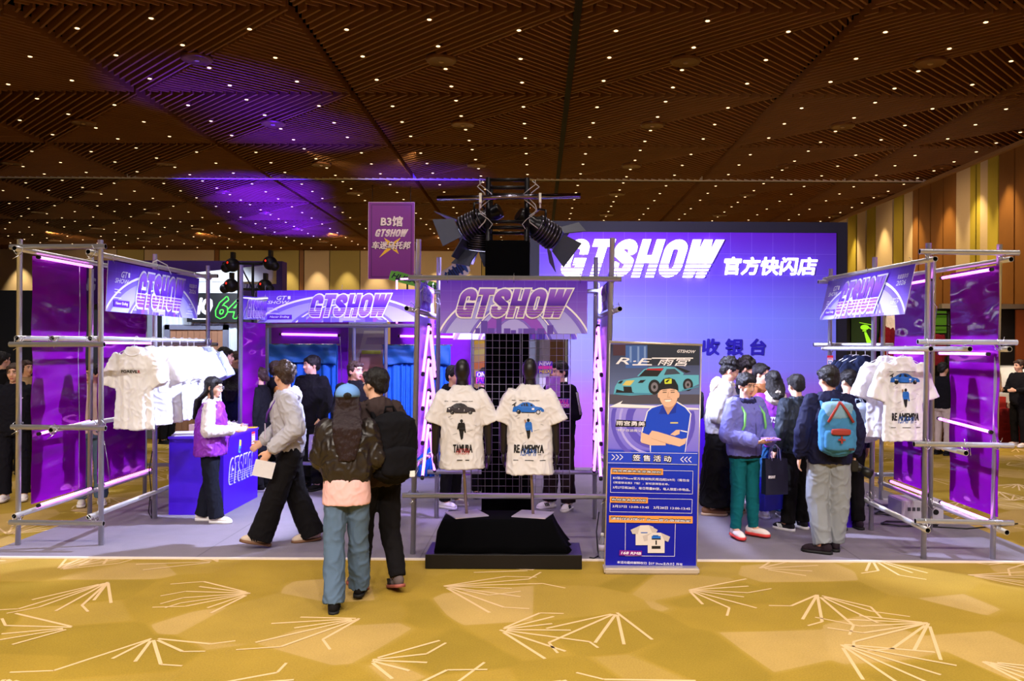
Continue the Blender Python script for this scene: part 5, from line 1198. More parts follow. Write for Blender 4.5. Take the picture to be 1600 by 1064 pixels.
# purple header with the small marks
a, b = P(128, 475, 21), P(441, 408, 21)
A = Art((a.x, 21, a.z), (1, 0, 0), (0, 0, 1), b.x-a.x, b.z-a.z)
A.rect(0, 0, A.w, A.h, M('header_dark_violet', (58, 14, 92), .6, var=.05), 0)
A.logo(A.w*.80, A.h*.36, A.w*.94, A.h*.58, M('header_mark', (150, 140, 160), .5, var=0), None, 0, 1, bands=False); A.text('A', A.w*.955, A.h*.08, A.w*.985, A.h*.28, MATS['header_mark'], 1); A.text('NG', A.w*.0, A.h*.3, A.w*.07, A.h*.6, MATS['header_mark'], 1, .2, .04)
hd = A.done('booth_header', None, back=MATS['header_dark_violet'], thick=.4); tag(hd, 'dark violet header board of a far booth behind the left frame', 'header board')
px_slab('booth_wall', 'grey wall of the far booth below the dark violet header', 'booth', 128, 441, 475, 21.5, M('far_booth_grey', (92, 96, 112), .6))
# far truss with moving heads
ft2 = thing('lighting_truss', 'small black truss with moving head lamps above the far left booth', 'truss', (P(385, 420, 15.5).x, 15.5, 0.0))
TRB = M('far_truss_black', (14, 12, 16), .5)
a, b = P(373, 410, 15.5), P(395, 452, 15.5)
for x in (a.x, b.x):
    bm = nb(); tube(bm, (x, 15.5, 0), (x, 15.5, a.z), .025, 8); mk('chord', bm, [TRB], ft2)
for z in (a.z-.02, b.z):
    bm = nb(); tube(bm, (P(350, 0, 15.5).x, 15.5, z), (P(422, 0, 15.5).x, 15.5, z), .025, 8); mk('rung', bm, [TRB], ft2)
bm = nb(); tube(bm, (a.x, 15.5, a.z), (b.x, 15.5, b.z), .014, 6); mk('brace', bm, [TRB], ft2)
REDL = M('red_indicator', (255, 40, 30), .4, emit=(255, 40, 20), es=2, var=0)
for n, (x, y, lb) in enumerate(((363, 414, 'upper left'), (422, 411, 'upper right'), (361, 446, 'lower left'), (414, 447, 'lower right'))):
    c = P(x, y, 15.4); t = thing('moving_head_lamp', 'round black moving head lamp, %s of the far truss' % lb, 'stage lamp', c, 'moving heads on the far truss')
    bm = nb(); ell(bm, c, (.13, .15, .13)); capsule(bm, c, c + Vector((.1*(1 if n % 2 else -1), -.05, -.06)), .11, .09); mk('head', bm, [TRB], t)
    bm = nb(); box(bm, (c.x-.03, c.y-.02, c.z+.10), (c.x+.03, c.y+.1, c.z+.24)); mk('yoke', bm, [TRB], t)
    bm = nb(); ell(bm, c + Vector((-.04, -.14, .03)), (.015, .01, .02), seg=8); mk('indicator', bm, [REDL], t)
# ================================================================= hanging hall banner
ZH = 31.0
a, b = P(575, 436, ZH), P(648, 316, ZH)
A = Art((a.x, ZH, a.z), (1, 0, 0), (0, 0, 1), b.x-a.x, b.z-a.z); w, h = A.w, A.h
hb = thing('hanging_banner', 'tall purple hall banner lettered B3 hanging from the ceiling', 'banner', ((a.x+b.x)/2, ZH, a.z))
VB = M('hall_banner_violet', (118, 26, 138), .6, var=.04); VBD = M('hall_banner_violet_dark', (84, 14, 106), .6, var=0)
A.rect(0, 0, w, h, VB, 0); A.frame(w*.07, h*.03, w*.93, h*.965, w*.02, VBD, 1); A.frame(w*.005, h*.002, w*.995, h*.998, w*.012, M('hall_banner_edge', (190, 150, 200), .6, var=0), 1)
def hbp(x, y): return ((x-103)/562*w, (1040-y)/920*h)
def hbt(t, x0, y0, x1, y1, m, k, **kw): q0, q1 = hbp(x0, y1), hbp(x1, y0); A.text(t, q0[0], q0[1], q1[0], q1[1], m, k, **kw)
BGE = M('hall_banner_letter', (226, 206, 214), .6, var=0); YST = M('hall_banner_star', (230, 180, 40), .6, var=0); SHD = M('hall_banner_shadow', (50, 14, 60), .6, var=0)
star = [hbp(*p) for p in ((235, 785), (345, 640), (295, 545), (395, 605), (500, 540), (435, 640), (475, 740), (385, 680))]
cen = hbp(390, 645)
for i in range(len(star)): A.poly([cen, star[i], star[(i+1) % 8]], YST, 2+.05*i)
hbt('B3馆', 243, 292, 520, 418, SHD, 3, shear=.06, bold=.05); hbt('B3馆', 252, 286, 524, 410, BGE, 4, shear=.06, bold=.04)
q0, q1 = hbp(180, 532), hbp(592, 443); A.logo(q0[0], q0[1], q1[0], q1[1], BGE, None, 0, 4)
hbt('车迷乌托邦', 140, 595, 615, 690, SHD, 4, shear=.2, bold=.06); hbt('车迷乌托邦', 146, 588, 624, 682, BGE, 6, shear=.2, bold=.035)
A.done('printed_sheet', hb, back=VBD, thick=.02)
for x in (a.x+.15, b.x-.15):
    bm = nb(); tube(bm, (x, ZH, b.z), (x, ZH, ZC+.05), .012, 6); mk('hanging_wire', bm, [BLACK], hb)
# ================================================================= cut-out signs over the fitting rooms
def on_pole(name, label, px, py, z, build, cat='sign'):
    c = P(px, py, z); t = thing(name, label, cat, (c.x, z, 0.013)); build(t, c)
    bm = nb(); tube(bm, (c.x, z+.03, .013), (c.x, z+.03, c.z), .015, 8); mk('pole', bm, [BLACK], t); return t
def green(t, c):
    A = Art(c + Vector((-.3, 0, 0)), (1, 0, -.25), (.25, 0, 1), .62, .17); G_ = M('cutout_green', (96, 168, 30), .5, var=0)
    A.poly([(.0, .02), (.05, 0), (.57, 0), (.62, .04), (.6, .15), (.1, .17), (0, .12)], G_, 0); A.text('HUSIAZ', .03, .04, .55, .13, INK, 1, .3, .05); A.done('board', t, back=None)
    bm = nb(); mi_ = [Vector(p) for p in ((-.3, .004, 0), (.3, .004, -.15), (.34, .004, .0), (-.26, .004, .15))]; v = [bm.verts.new(c+p) for p in mi_]; v2 = [bm.verts.new(c+p+Vector((0, .02, 0))) for p in mi_]; bm.faces.new(v); bm.faces.new(list(reversed(v2))); [bm.faces.new((v[i], v2[i], v2[(i+1) % 4], v[(i+1) % 4])) for i in range(4)]; mk('backing', bm, [G_], t)
on_pole('cutout_sign', 'green tilted board sign lettered HUSIA above the fitting rooms', 636, 437, 13.6, green)
def green2(t, c):
    A = Art(c, (1, 0, -.3), (.3, 0, 1), .42, .16); A.poly([(0, 0), (.42, 0), (.42, .16), (.05, .16)], MATS['cutout_green'], 1); A.poly([(-.12, .02), (0, .14), (.1, .02), (0, -.1)], M('cutout_violet', (70, 20, 130), .5, var=0), 1.5); A.text('ONE!', .08, .03, .38, .12, INK, 2, .2, .05); A.done('board', t, back=M('cutout_back', (200, 190, 205), .6))
on_pole('cutout_sign', 'green and violet slanted board sign lettered ONE by the gate post', 662, 452, 13.4, green2)
def spring(t, c):
    A = Art(c + Vector((-.05, 0, -.05)), (1, 0, .65), (-.65, 0, 1), .42, .24); A.poly([(0, .02), (.05, 0), (.36, -.03), (.43, .04), (.43, .22), (.36, .28), (.03, .2)], M('cutout_pale', (226, 214, 220), .5, var=0), 1)
    B1 = M('cutout_blue', (30, 70, 150), .5, var=0); B2 = M('cutout_navy', (18, 30, 80), .5, var=0)
    A.rect(.03, .06, .36, .18, B2, 2)
    for i in range(4): A.disc((.06+.075*i, .12), .028, .085+.008*i, B1, 3+.1*i, 18); A.disc((.065+.075*i, .12), .013, .07, B2, 4+.1*i, 16)
    A.disc((.37, .125), .03, .125, B1, 5, 18); A.done('board', t, back=M('cutout_back', (200, 190, 205), .6), thick=.02)
on_pole('cutout_sign', 'white edged sign shaped like a blue coil spring beside the truss', 706, 440, 13.4, spring)
led('thin pink neon line on the left beneath the green HUSIA board', P(620, 509, 11.22), P(620, 434, 11.22), .012); led('thin pink neon line along the top behind the left gate post', P(622, 436, 11.22), P(690, 434, 11.22), .012)
# ================================================================= seen through the wire grid
px_slab('display_wall', 'grey blue wall strip behind the wire grid', 'wall panel', 826, 843, 528, 15.2, M('strip_grey_blue', (120, 124, 150), .6), 0.0)
px_slab('display_wall', 'pale lavender wall strip behind the wire grid beside the wood strip', 'wall panel', 843, 859, 528, 15.25, M('strip_lavender', (205, 196, 236), .6), 0.0)
px_slab('display_wall', 'brown wood wall strip behind the wire grid', 'wall panel', 859, 883, 528, 15.2, M('strip_wood', (150, 110, 80), .6), 0.0)
px_slab('display_wall', 'white upright strip at the left edge of the purple backdrop', 'wall panel', 883, 888, 526, 15.1, WHITE, 0.0)
px_slab('display_wall', 'dull violet wall strip right of the second curtain', 'wall panel', 705, 736, 505, 13.2, M('strip_violet', (126, 100, 180), .5), 0.0)
a, b = P(737, 600, 14.6), P(762, 526, 14.6)
A = Art((a.x, 14.6, .002), (1, 0, 0), (0, 0, 1), b.x-a.x, b.z-.002); w, h = A.w, A.h
A.rect(0, 0, w, h, M('poster_sand', (200, 160, 110), .6, var=0), 0)
for i, (y0, y1, c) in enumerate(((.93, 1, (220, 176, 40)), (.84, .9, (206, 190, 110)), (.72, .80, (214, 120, 70)), (.6, .68, (120, 90, 80)), (.5, .56, (220, 190, 160)), (.36, .46, (90, 200, 90)), (.2, .3, (60, 50, 60)))): A.poly([(0, h*y0), (w, h*(y0+.02)), (w, h*y1), (0, h*(y1-.02))], M('poster_band_%s' % 'abcdefg'[i], c, .6, var=0), 1)
tag(A.done('poster', None, back=WHITE), 'colourful striped poster behind the left mannequin', 'poster')
# ================================================================= far side booths, right
px_slab('booth_wall', 'black booth wall behind the shirts of the right frame', 'booth', 1322, 1420, 488, 19.0, BK, th=.1)
px_slab('booth_wall', 'long dark booth wall at the right edge of the hall', 'booth', 1421, 1680, 482, 19.3, M('booth_dark_brown', (24, 16, 16), .7), th=.1)
bm = nb(); a, b = P(1470, 478, 19.2), P(1690, 476, 19.2); box(bm, (a.x, 19.15, a.z-.06), (b.x, 19.3, a.z+.05)); tag(mk('booth_beam', bm, [M('beam_pale', (170, 150, 130), .5)]), 'pale beam along the top of the dark booth on the right', 'beam')
px_slab('booth_wall', 'orange brown panel at the far right edge of the hall', 'panel', 1588, 1660, 484, 19.1, M('panel_orange_brown', (150, 74, 30), .6), th=.05)
a, b = P(1330, 540, 18.94), P(1372, 494, 18.94); A = Art((a.x, 18.94, a.z), (1, 0, 0), (0, 0, 1), b.x-a.x, b.z-a.z); w, h = A.w, A.h
LG = M('screen_lime', (150, 220, 40), .5, emit=(140, 220, 30), es=.9, var=0)
A.rect(0, 0, w, h, M('screen_dark_green', (18, 34, 10), .5, emit=(20, 44, 8), es=.5, var=0), 0); A.disc((w*.5, h*.62), w*.16, h*.09, LG, 1, 16); A.line((w*.3, h*.78), (w*.8, h*.70), h*.02, LG, 1); A.line((w*.62, h*.63), (w*.86, h*.5), h*.03, LG, 1); A.rect(w*.42, h*.48, w*.56, h*.52, LG, 1); A.poly([(w*.48, h*.46), (w*.56, h*.46), (w*.82, h*.02), (w*.60, h*.02)], LG, 1)
tag(A.done('lit_screen', None, back=BK, thick=.05), 'dark green lit screen showing a helicopter with a light beam', 'screen')
a, b = P(1456, 520, 18.9), P(1479, 486, 18.9); bm = nb(); box(bm, (a.x, 18.9, a.z), (b.x, 19.31, b.z)); tag(mk('lit_screen', bm, [M('screen_green_glow', (60, 100, 20), .5, emit=(50, 90, 12), es=.5)]), 'small green lit panel between the two violet sheets on the right', 'screen')

spot('far_booth_fill', P(345, 425, 15.3), P(315, 540, 17), 500, (226, 236, 255), 110, 0.6, 0.1)  # added fill to brighten the pale cabin, no lamp hangs here
spot('far_booth_fill', P(200, 300, 14.5), P(190, 520, 20), 500, (226, 236, 255), 80, 0.6, 0.1)  # added fill towards the grey far booth, no fixture behind it
spot('stall_beam', P(1500, 300, 15.0), P(1500, 640, 17.5), 900, (255, 226, 190), 80, 0.7, 0.1)  # warm spot in mid-air aimed at the right stalls, no fixture modelled
# ================================================================= hanging shirts
HANG = M('hanger_white_wire', (232, 230, 240), .3)
def hanger_bm(px_w=.2):
    bm = nb()
    polytube(bm, [(-px_w, 0, -.09), (-.02, 0, .0), (.02, 0, .0), (px_w, 0, -.09), (0, 0, -.10), (-px_w, 0, -.09)], .004, 6)
    return bm
def hook_bm():
    bm = nb(); polytube(bm, [(0, 0, 0), (0, 0, .05)] + [(.022 - .022*math.cos(t*.5), 0, .075 + .022*math.sin(t*.5)) for t in range(0, 9)], .003, 6); return bm
def hung(label, X, z, hrail, mat, rz, me, group=None, deco=None, name='tshirt', nk=.075):
    """a shirt and, as a thing of its own, its hanger on the rail"""
    hz = hrail + .03 - .10
    hg = thing('clothes_hanger', 'wire hanger of the ' + label.replace(', printed FOREVER','').replace(' with a small coloured print near',' near').replace(' seen from behind at',' at').replace(' on the left rack','').replace(' on the right rack','').replace('partly ',''), 'hanger', (X, z, hz)); hg.rotation_euler = (0, 0, rz)
    bm = hanger_bm(); mk('bar', bm, [HANG], hg, world=False); bm = hook_bm(); mk('hook', bm, [HANG], hg, world=False)
    o = mesh_obj(name, me, [mat], None); o.location = (X, z, hz - .02); o.rotation_euler = (0, 0, rz)
    tag(o, label, 'shirt', group)
    if deco: deco(o, me)
    return o
TEEW = cloth('rack_tee_white', (236, 236, 244)); TEEB = cloth('rack_tee_pale_blue', (190, 204, 236)); NAVY = cloth('rack_shirt_navy', (22, 30, 58)); 
def print_front(txt):
    def f(o, me):
        A = Art((0, 0, 0), (1, 0, 0), (0, 0, 1), .4, .6, lay=.0006); A.text(txt[:-1], -.105, -.245, .07, -.215, INK, 1, 0, .05); A.text(txt[-1], .075, -.245, .10, -.215, INKR, 1, 0, .05)
        decal(me, A.bm, A.mats, o, 'print')
        bm = nb(); pts = [Vector((.085*math.cos(t*PI/12), -.105-.0*t, -.02-.055*math.sin(t*PI/12))) for t in range(13)]
        tr_ = BVHTree.FromPolygons([v.co for v in me.vertices], [p.vertices for p in me.polygons]); q = []
        for p in pts:
            hcast = tr_.ray_cast(Vector((p.x, -1, p.z)), Vector((0, 1, 0)))
            if hcast[0] is not None: q.append(hcast[0] + Vector((0, -.002, 0)))
        if len(q) > 2: polytube(bm, q, .009, 6); mk('collar', bm, [TEEW], o, world=False)
    return f
def print_side(o, me):
    A = Art((0, 0, 0), (1, 0, 0), (0, 0, 1), .4, .6, lay=.0006); A.rect(-.06, -.30, -.01, -.17, INKB, 1); A.rect(-.055, -.34, -.02, -.30, M('ink_green', (60, 140, 70), .5, var=0), 1); A.rect(-.05, -.17, -.02, -.12, INKR, 1); A.rect(-.05, -.26, -.02, -.22, INK, 2)
    decal(me, A.bm, A.mats, o, 'print')
hk = [(210, 8.22, 'first white shirt of the left rack, printed FOREVER', TEEW, -.10), (236, 8.66, 'second white shirt on the left rack, partly behind the FOREVER shirt', TEEW, .35), (254, 8.92, 'third white shirt of the left rack', TEEW, .45), (268, 9.18, 'fourth white shirt of the left rack', TEEW, .5), (281, 9.42, 'fifth white shirt of the left rack', TEEW, .55), (293, 9.66, 'sixth white shirt of the left rack', TEEW, .6), (303, 9.88, 'white shirt with a small coloured print near the end of the left rack', TEEW, .45), (324, 10.28, 'pale blue white shirt seen from behind at the end of the left rack', TEEB, -.2)]
for i, (px, z, lb, mt, rz) in enumerate(hk):
    X = (px-CXP)*z/FPX
    me = tee_mesh(.96, .50, -.80, ((.165, 0, -.10), (.285, 0, -.36)), (.085, .098), .014, .0095, .085, 1.0, i+3, .03)
    hung(lb, X, z, 1.965, mt, rz, me, 'white shirts on the left rack', print_front('FOREVER') if i == 0 else (print_side if i == 6 else None))
def car_print(o, me):
    bm, ms = back_print('blue'); decal(me, bm, ms, o, 'print')
def navy_print(o, me):
    A = Art((0, 0, 0), (1, 0, 0), (0, 0, 1), .4, .6, lay=.0006); A.rect(.08, -.35, .16, -.16, INKB, 1); A.rect(.09, -.33, .15, -.28, M('ink_yellow', (230, 200, 40), .5, var=0), 2); A.rect(.10, -.25, .15, -.19, M('ink_sky', (160, 190, 230), .5, var=0), 2)
    decal(me, A.bm, A.mats, o, 'print')
for i, (px, z, lb, mt, rz, dc) in enumerate(((1330, 9.35, 'navy shirt at the back end of the right rack', NAVY, .2, None), (1338, 9.12, 'navy shirt second from the back of the right rack', NAVY, .1, None), (1352, 8.80, 'navy shirt with a blue and yellow print on the right rack', NAVY, -.1, navy_print), (1386, 8.36, 'white shirt hanging behind the RE AMEMIYA shirt on the right rack', TEEW, -.15, None), (1411, 8.02, 'white shirt with blue car and RE AMEMIYA print on the right rack', TEEW, .05, car_print))):
    X = (px-CXP)*z/FPX
    me = tee_mesh(.98, .45, -.80, ((.165, 0, -.10), (.265, 0, -.40)), (.085, .098), .014, .0095, .085, .8, i+21, .03)
    hung(lb, X, z, 1.905, mt, rz, me, 'shirts on the right rack', dc)
# ================================================================= people
SKIN = M('skin', (226, 176, 150), .5, var=.04, spec=.35); HAIRB = M('hair_black', (20, 16, 18), .4, bump=.6, bscale=60, aniso=(6, 6, .6), var=.2); HAIRBR = M('hair_brown', (62, 44, 38), .45, bump=.6, bscale=60, aniso=(4, 4, 1), var=.25)
EYEW = M('eye_white', (225, 220, 215), .3, var=0); EYED = M('eye_dark', (22, 16, 14), .2, var=0); LIP = M('lip', (190, 104, 100), .5, var=0)
SOLEW = M('sole_white', (230, 226, 228), .6); SOLEK = M('sole_black', (18, 16, 18), .7)
def fab(name, c, **k): return M('cloth_'+name, c, k.pop('rough', .9), bump=.10, bscale=420, var=.06, vscale=5, spec=k.pop('spec', .15), **k)
def hand(bm, w, d, pn, s, curl=.35):
    d = Vector(d).normalized(); pn = Vector(pn); pn = (pn - d*pn.dot(d)).normalized(); t = pn.cross(d)*s
    rot = Matrix((t, pn, d)).transposed()
    ell(bm, w + d*.045, (.038, .017, .052), rot, 12)
    for i, L_ in enumerate((.068, .078, .072, .056)):
        p = w + d*.085 + t*(.0285-.019*i); ang = curl*.4; r = .0088
        for seg in range(3):
            v = d*math.cos(ang) + pn*math.sin(ang); q = p + v*L_*(.42, .33, .25)[seg]; capsule(bm, p, q, r, r*.9, 8); p = q; r *= .9; ang += curl*.85
    p = w + d*.028 + t*.03; q = p + d*.03 + t*.022 + pn*.012; capsule(bm, p, q, .012, .010, 8); capsule(bm, q, q + d*.028 + t*.006 + pn*.012*curl, .010, .008, 8)
def held(name, label, cat, body, group=None):
    o = bpy.data.objects.new(name, None); COL.objects.link(o); o.location = body.location; o.rotation_euler = body.rotation_euler; o.scale = body.scale; o.empty_display_size = .1
    return tag(o, label, cat, group)
def lmk(name, bm, mats, parent): return mk(name, bm, mats, parent, world=False, smooth=False)
def person(label, pos, yaw, H=1.72, lean=(0, 0), hd=(0, 0, 0), hoff=(0, 0, 0), arms=None, legs=None, bulk=1.0, top=None, bot=None, shoes=None, hair=None, face=True, fine=.011, group=None, skirt=None, curl=(.4, .4), palms=None, under=None):
    k = H/1.72
    R = {}
    A_ = {1: ((.235, .02, 1.13), (.25, -.05, .89)), -1: ((-.235, .02, 1.13), (-.25, -.05, .89))}
    if arms:
        for s in arms: A_[s] = arms[s]
    L_ = {1: ((.10, -.01, .48), (.105, .02, .085), 0.1), -1: ((-.10, -.01, .48), (-.105, .02, .085), -0.1)}
    if legs:
        for s in legs: L_[s] = legs[s]
    lx, ly = lean
    def sp(z): 
        t = max(0, min(1, (z-.95)/.5)); return Vector((lx*t, ly*t*(.6+.4*t), 0))
    N = Vector((0, .01, 1.455)) + sp(1.455); Hc = N + Vector((0, -.02, .15)) + Vector(hoff)
    HM = Matrix.Translation(Hc) @ Euler((hd[1], hd[2], hd[0]), 'YXZ').to_matrix().to_4x4() if False else Matrix.Translation(Hc) @ (Matrix.Rotation(hd[0], 4, 'Z') @ Matrix.Rotation(hd[1], 4, 'X') @ Matrix.Rotation(hd[2], 4, 'Y'))
    HR = HM.to_3x3(); hp = lambda *p: HM @ Vector(p)
    SH = {s: N + Vector((s*.172*min(bulk, 1.15), 0, -.065)) for s in (1, -1)}
    # ---- body: one continuous surface
    bm = nb()
    ell(bm, hp(0, .014, .03), (.076, .094, .088), HR); ell(bm, hp(0, -.02, -.035), (.062, .069, .078), HR); ell(bm, hp(0, -.058, -.088), (.030, .026, .024), HR, 12)
    for s in (1, -1):
        ell(bm, hp(s*.034, -.056, -.03), (.028, .026, .03), HR, 12); ell(bm, hp(s*.079, .012, -.012), (.012, .022, .032), HR, 12)
    capsule(bm, hp(0, -.082, .012), hp(0, -.099, -.028), .010, .014, 10); ell(bm, hp(0, -.092, -.034), (.019, .012, .010), HR, 10)
    capsule(bm, hp(-.03, -.074, .032), hp(.03, -.074, .032), .014, .014, 10)
    capsule(bm, N + Vector((0, 0, -.06)), hp(0, .012, -.05), .060, .054)
    loft(bm, [ring_pts(Vector((0, 0, z)) + sp(z), a*bulk, b*bulk, 24) for z, a, b in ((.86, .13, .09), (.95, .155, .10), (1.08, .14, .095), (1.25, .155, .10), (1.38, .15, .08), (1.43, .08, .06))])
    for s in (1, -1):
        e, w = Vector(A_[s][0]), Vector(A_[s][1]); capsule(bm, SH[s], e, .048, .039); capsule(bm, e, w, .039, .027)
        pn = palms[s] if palms and s in palms else (-s, 0, 0)
        dd = A_[s][2] if len(A_[s]) > 2 else (w-e)
        hand(bm, w, dd, pn, s, curl[0] if s == 1 else curl[1])
        kn, an = Vector(L_[s][0]), Vector(L_[s][1]); hipp = Vector((s*.085, 0, .90)); capsule(bm, hipp, kn, .078, .052); capsule(bm, kn, an, .052, .034)
        capsule(bm, an, an + Vector((math.sin(L_[s][2])*.08, -math.cos(L_[s][2])*.08, -.035)), .034, .028, 10)
    body = mesh_obj('person', remesh(bm, fine, 2), [SKIN], None)
    tag(body, label, 'person', group)
    body.location = Vector((pos[0], pos[1], pos[2] if len(pos) > 2 else .012)); body.rotation_euler = (0, 0, yaw); body.scale = (k, k, k)
    # ---- face
    if face:
        for s in (1, -1):
            bm = nb(); ell(bm, hp(s*.031, -.0835, .008), (.0145, .006, .0058), HR, 10, 0); ell(bm, hp(s*.031, -.0885, .008), (.0068, .003, .0055), HR, 8, 1); capsule(bm, hp(s*.017, -.088, .0125), hp(s*.046, -.081, .0125), .0022, .0022, 6, 1); lmk('eye', bm, [EYEW, EYED], body)
            bm = nb(); capsule(bm, hp(s*.014, -.090, .030), hp(s*.048, -.081, .031), .0042, .003, 8); lmk('eyebrow', bm, [HAIRB], body)
        bm = nb(); ell(bm, hp(0, -.0875, -.0635), (.022, .008, .0045), HR, 12); ell(bm, hp(0, -.0865, -.071), (.017, .008, .005), HR, 12); lmk('mouth', bm, [LIP], body)
    # ---- hair
    if hair:
        hm = hair.get('mat', HAIRB); st = hair.get('style', 'short'); bm = nb(); g = hair.get('grow', 1.0)
        ell(bm, hp(0, .026, .045), (.087*g, .099*g, .085*g), HR); ell(bm, hp(0, .07, -.01), (.072*g, .045*g, .07), HR)
        for s in (1, -1): ell(bm, hp(s*.068, .02, .03), (.022*g, .06, .05), HR)
        if hair.get('fringe', True):
            for x in (-.045, -.015, .018, .05): ell(bm, hp(x, -.066+abs(x)*.25, .072-hair.get('flen', 0)*.3), (.026, .022, .026+hair.get('flen', 0)*.3), HR, 10)
        if st == 'curly':
            q = random.Random(len(label))
            for i in range(46):
                th, ph = q.uniform(0, 2*PI), q.uniform(.0, 1.75); v = (math.sin(ph)*math.cos(th)*.088, .024+math.sin(ph)*math.sin(th)*.1, .045+math.cos(ph)*.088)
                if v[1] < -.045 and v[2] < .06: continue
                ell(bm, hp(*v), (q.uniform(.018, .03),)*3, None, 8)
        if st == 'long':
            ln = hair.get('len', .35); side = hair.get('side', True)
            for j in range(8):
                pass
            up = HR @ Vector((0, 0, 1))
            rings = []
            for j in range(9):
                t = j/8; z = .05 - (ln+.05)*t; back = .052 + (.035 + .085*min(1, max(0, (t*(ln+.05)-.12)/.12)))*min(1, t*2.2) + hair.get('sweep', 0)*t
                c = hp(0, back, .03) + Vector((0, 0, z-.03)); rings.append(ring_pts(c, (.084 + .035*math.sin(t*PI))*(1-.55*max(0, t-.6)), .044*(1-.25*t), 16))
            loft(bm, list(reversed(rings)))
            if side:
                for s in (1, -1):
                    p = [hp(s*.072, -.01, .03)] + [hp(s*(.082-.004*i), .012+.004*i, .03) + Vector((0, -.012*i, -.075*(i))) for i in range(1, 5)]
                    for a, b in zip(p, p[1:]): capsule(bm, a, b, .022, .02, 8)
        if st == 'bun': ell(bm, hp(0, .12, -.04), (.045, .04, .045), None, 12); ell(bm, hp(0, .09, -.03), (.04, .05, .04), None, 12)
        mesh_obj('hair', remesh(bm, .0085, 1 if st == 'curly' else 2, .018 if st == 'curly' else .012, .03), [hm], body)
    # ---- top
    if top:
        tm = top['mat']; hem = top.get('hem', .86); pf = top.get('puff', 1.0); bm = nb(); hw = top.get('hemw', 1.0)
        prof = [(hem, .180*hw, .128*hw), (hem+.04, .186*hw, .134*hw), (1.06, .188*pf, .138*pf), (1.22, .198*pf, .142*pf), (1.33, .195*pf, .128*pf), (1.40, .160, .105), (1.435, .105, .085), (1.47, .078, .074)]
        prof = [p for p in prof if p[0] == hem or p[0] > hem+.02]
        loft(bm, [ring_pts(Vector((0, .002, z)) + sp(z), a*bulk, b*bulk, 28, 0, 2.2) for z, a, b in prof])
        sl = top.get('sleeve', .93); sr = top.get('sr', (.076, .066, .054))
        if sl > 0:
            for s in (1, -1):
                e, w = Vector(A_[s][0]), Vector(A_[s][1]); capsule(bm, SH[s] + Vector((-s*.02, 0, 0)), e, sr[0]*pf, sr[1]*pf)
                if sl > .5: tube(bm, e, e + (w-e)*sl, sr[1]*pf, 14, 0, sr[2]*pf); ell(bm, e, (sr[1]*pf,)*3, seg=14); ell(bm, e + (w-e)*sl*.9, (sr[2]*pf*1.02,)*3, seg=12)
        if top.get('hood'):
            ell(bm, N + Vector((0, .095, -.035)), (.115, .058, .085), Matrix.Rotation(.3, 3, 'X'))
            for i in range(14):
                t = 2*PI*i/14; ell(bm, N + Vector((.085*math.cos(t), .01+.085*math.sin(t), -.005+.03*math.sin(t))), (.032,)*3, None, 8)
        if top.get('collar'):
            for i in range(14):
                t = 2*PI*i/14; ell(bm, N + Vector((.073*math.cos(t), .008+.07*math.sin(t), .005)), (.02, .02, .035), None, 8)
        me_t = remesh(bm, fine+.001, 3, top.get('disp', .018)*.72, top.get('ds', .10))
        R['top'] = mesh_obj(top.get('name', 'jacket'), me_t, [tm], body); R['top_me'] = me_t
        if top.get('hoodmat'):
            bm = nb(); ell(bm, N + Vector((0, .105, -.03)), (.125, .062, .10), Matrix.Rotation(.3, 3, 'X'))
            for i in range(14):
                t = 2*PI*i/14; ell(bm, N + Vector((.088*math.cos(t), .015+.088*math.sin(t), .0+.03*math.sin(t))), (.034,)*3, None, 8)
            mesh_obj('hood', remesh(bm, fine, 3, .014, .07), [top['hoodmat']], body)
        if top.get('cuff'):
            for s in (1, -1):
                e, w = Vector(A_[s][0]), Vector(A_[s][1]); d = (w-e).normalized(); bm = nb(); tube(bm, e + (w-e)*(sl-.06), e + (w-e)*(sl+.04), sr[2]*pf*.9, 14); lmk('cuff', bm, [tm], body)
    if under:
        bm = nb(); z0, z1, m_, a_, b_ = under
        loft(bm, [ring_pts(Vector((0, 0, z)), a*bulk, b*bulk, 28, 0, 2.2) for z, a, b in ((z0, a_, b_), ((z0+z1)/2, a_*.99, b_*.99), (z1, a_*.93, b_*.93))]); mesh_obj('shirt_hem', remesh(bm, fine, 3, .009, .08), [m_], body)
    # ---- trousers or skirt
    if bot:
        rw = bot.get('r', (.098, .078, .068)); bm = nb()
        loft(bm, [ring_pts((0, 0, z), a*bulk, b*bulk, 24, 0, 2.2) for z, a, b in ((.82, .165, .12), (.88, .176, .128), (.95, .17, .124), (1.03, .155, .112))])
        for s in (1, -1):
            kn, an = Vector(L_[s][0]), Vector(L_[s][1]); hipp = Vector((s*.088, 0, .88)); capsule(bm, hipp, kn, rw[0]*bulk, rw[1]); 
            end = an + (an-kn).normalized()*bot.get('drop', .0)
            tube(bm, kn, end, rw[1], 16, 0, rw[2]); ell(bm, kn, (rw[1],)*3, seg=14)
        mesh_obj('trousers', remesh(bm, fine+.001, 3, bot.get('disp', .016)*.75, bot.get('ds', .13)), [bot['mat']], body)
    if skirt:
        bm = nb(); loft(bm, [ring_pts((0, skirt.get('y', 0)*(1-(z-.1)/.9), z), a, b, 28) for z, a, b in ((skirt['z'], skirt['w'], skirt['w']*.8), (.5, skirt['w']*.92, skirt['w']*.72), (.85, .178, .128), (1.02, .15, .11))]); mesh_obj('skirt', remesh(bm, fine+.001, 3, .02, .14), [skirt['mat']], body)
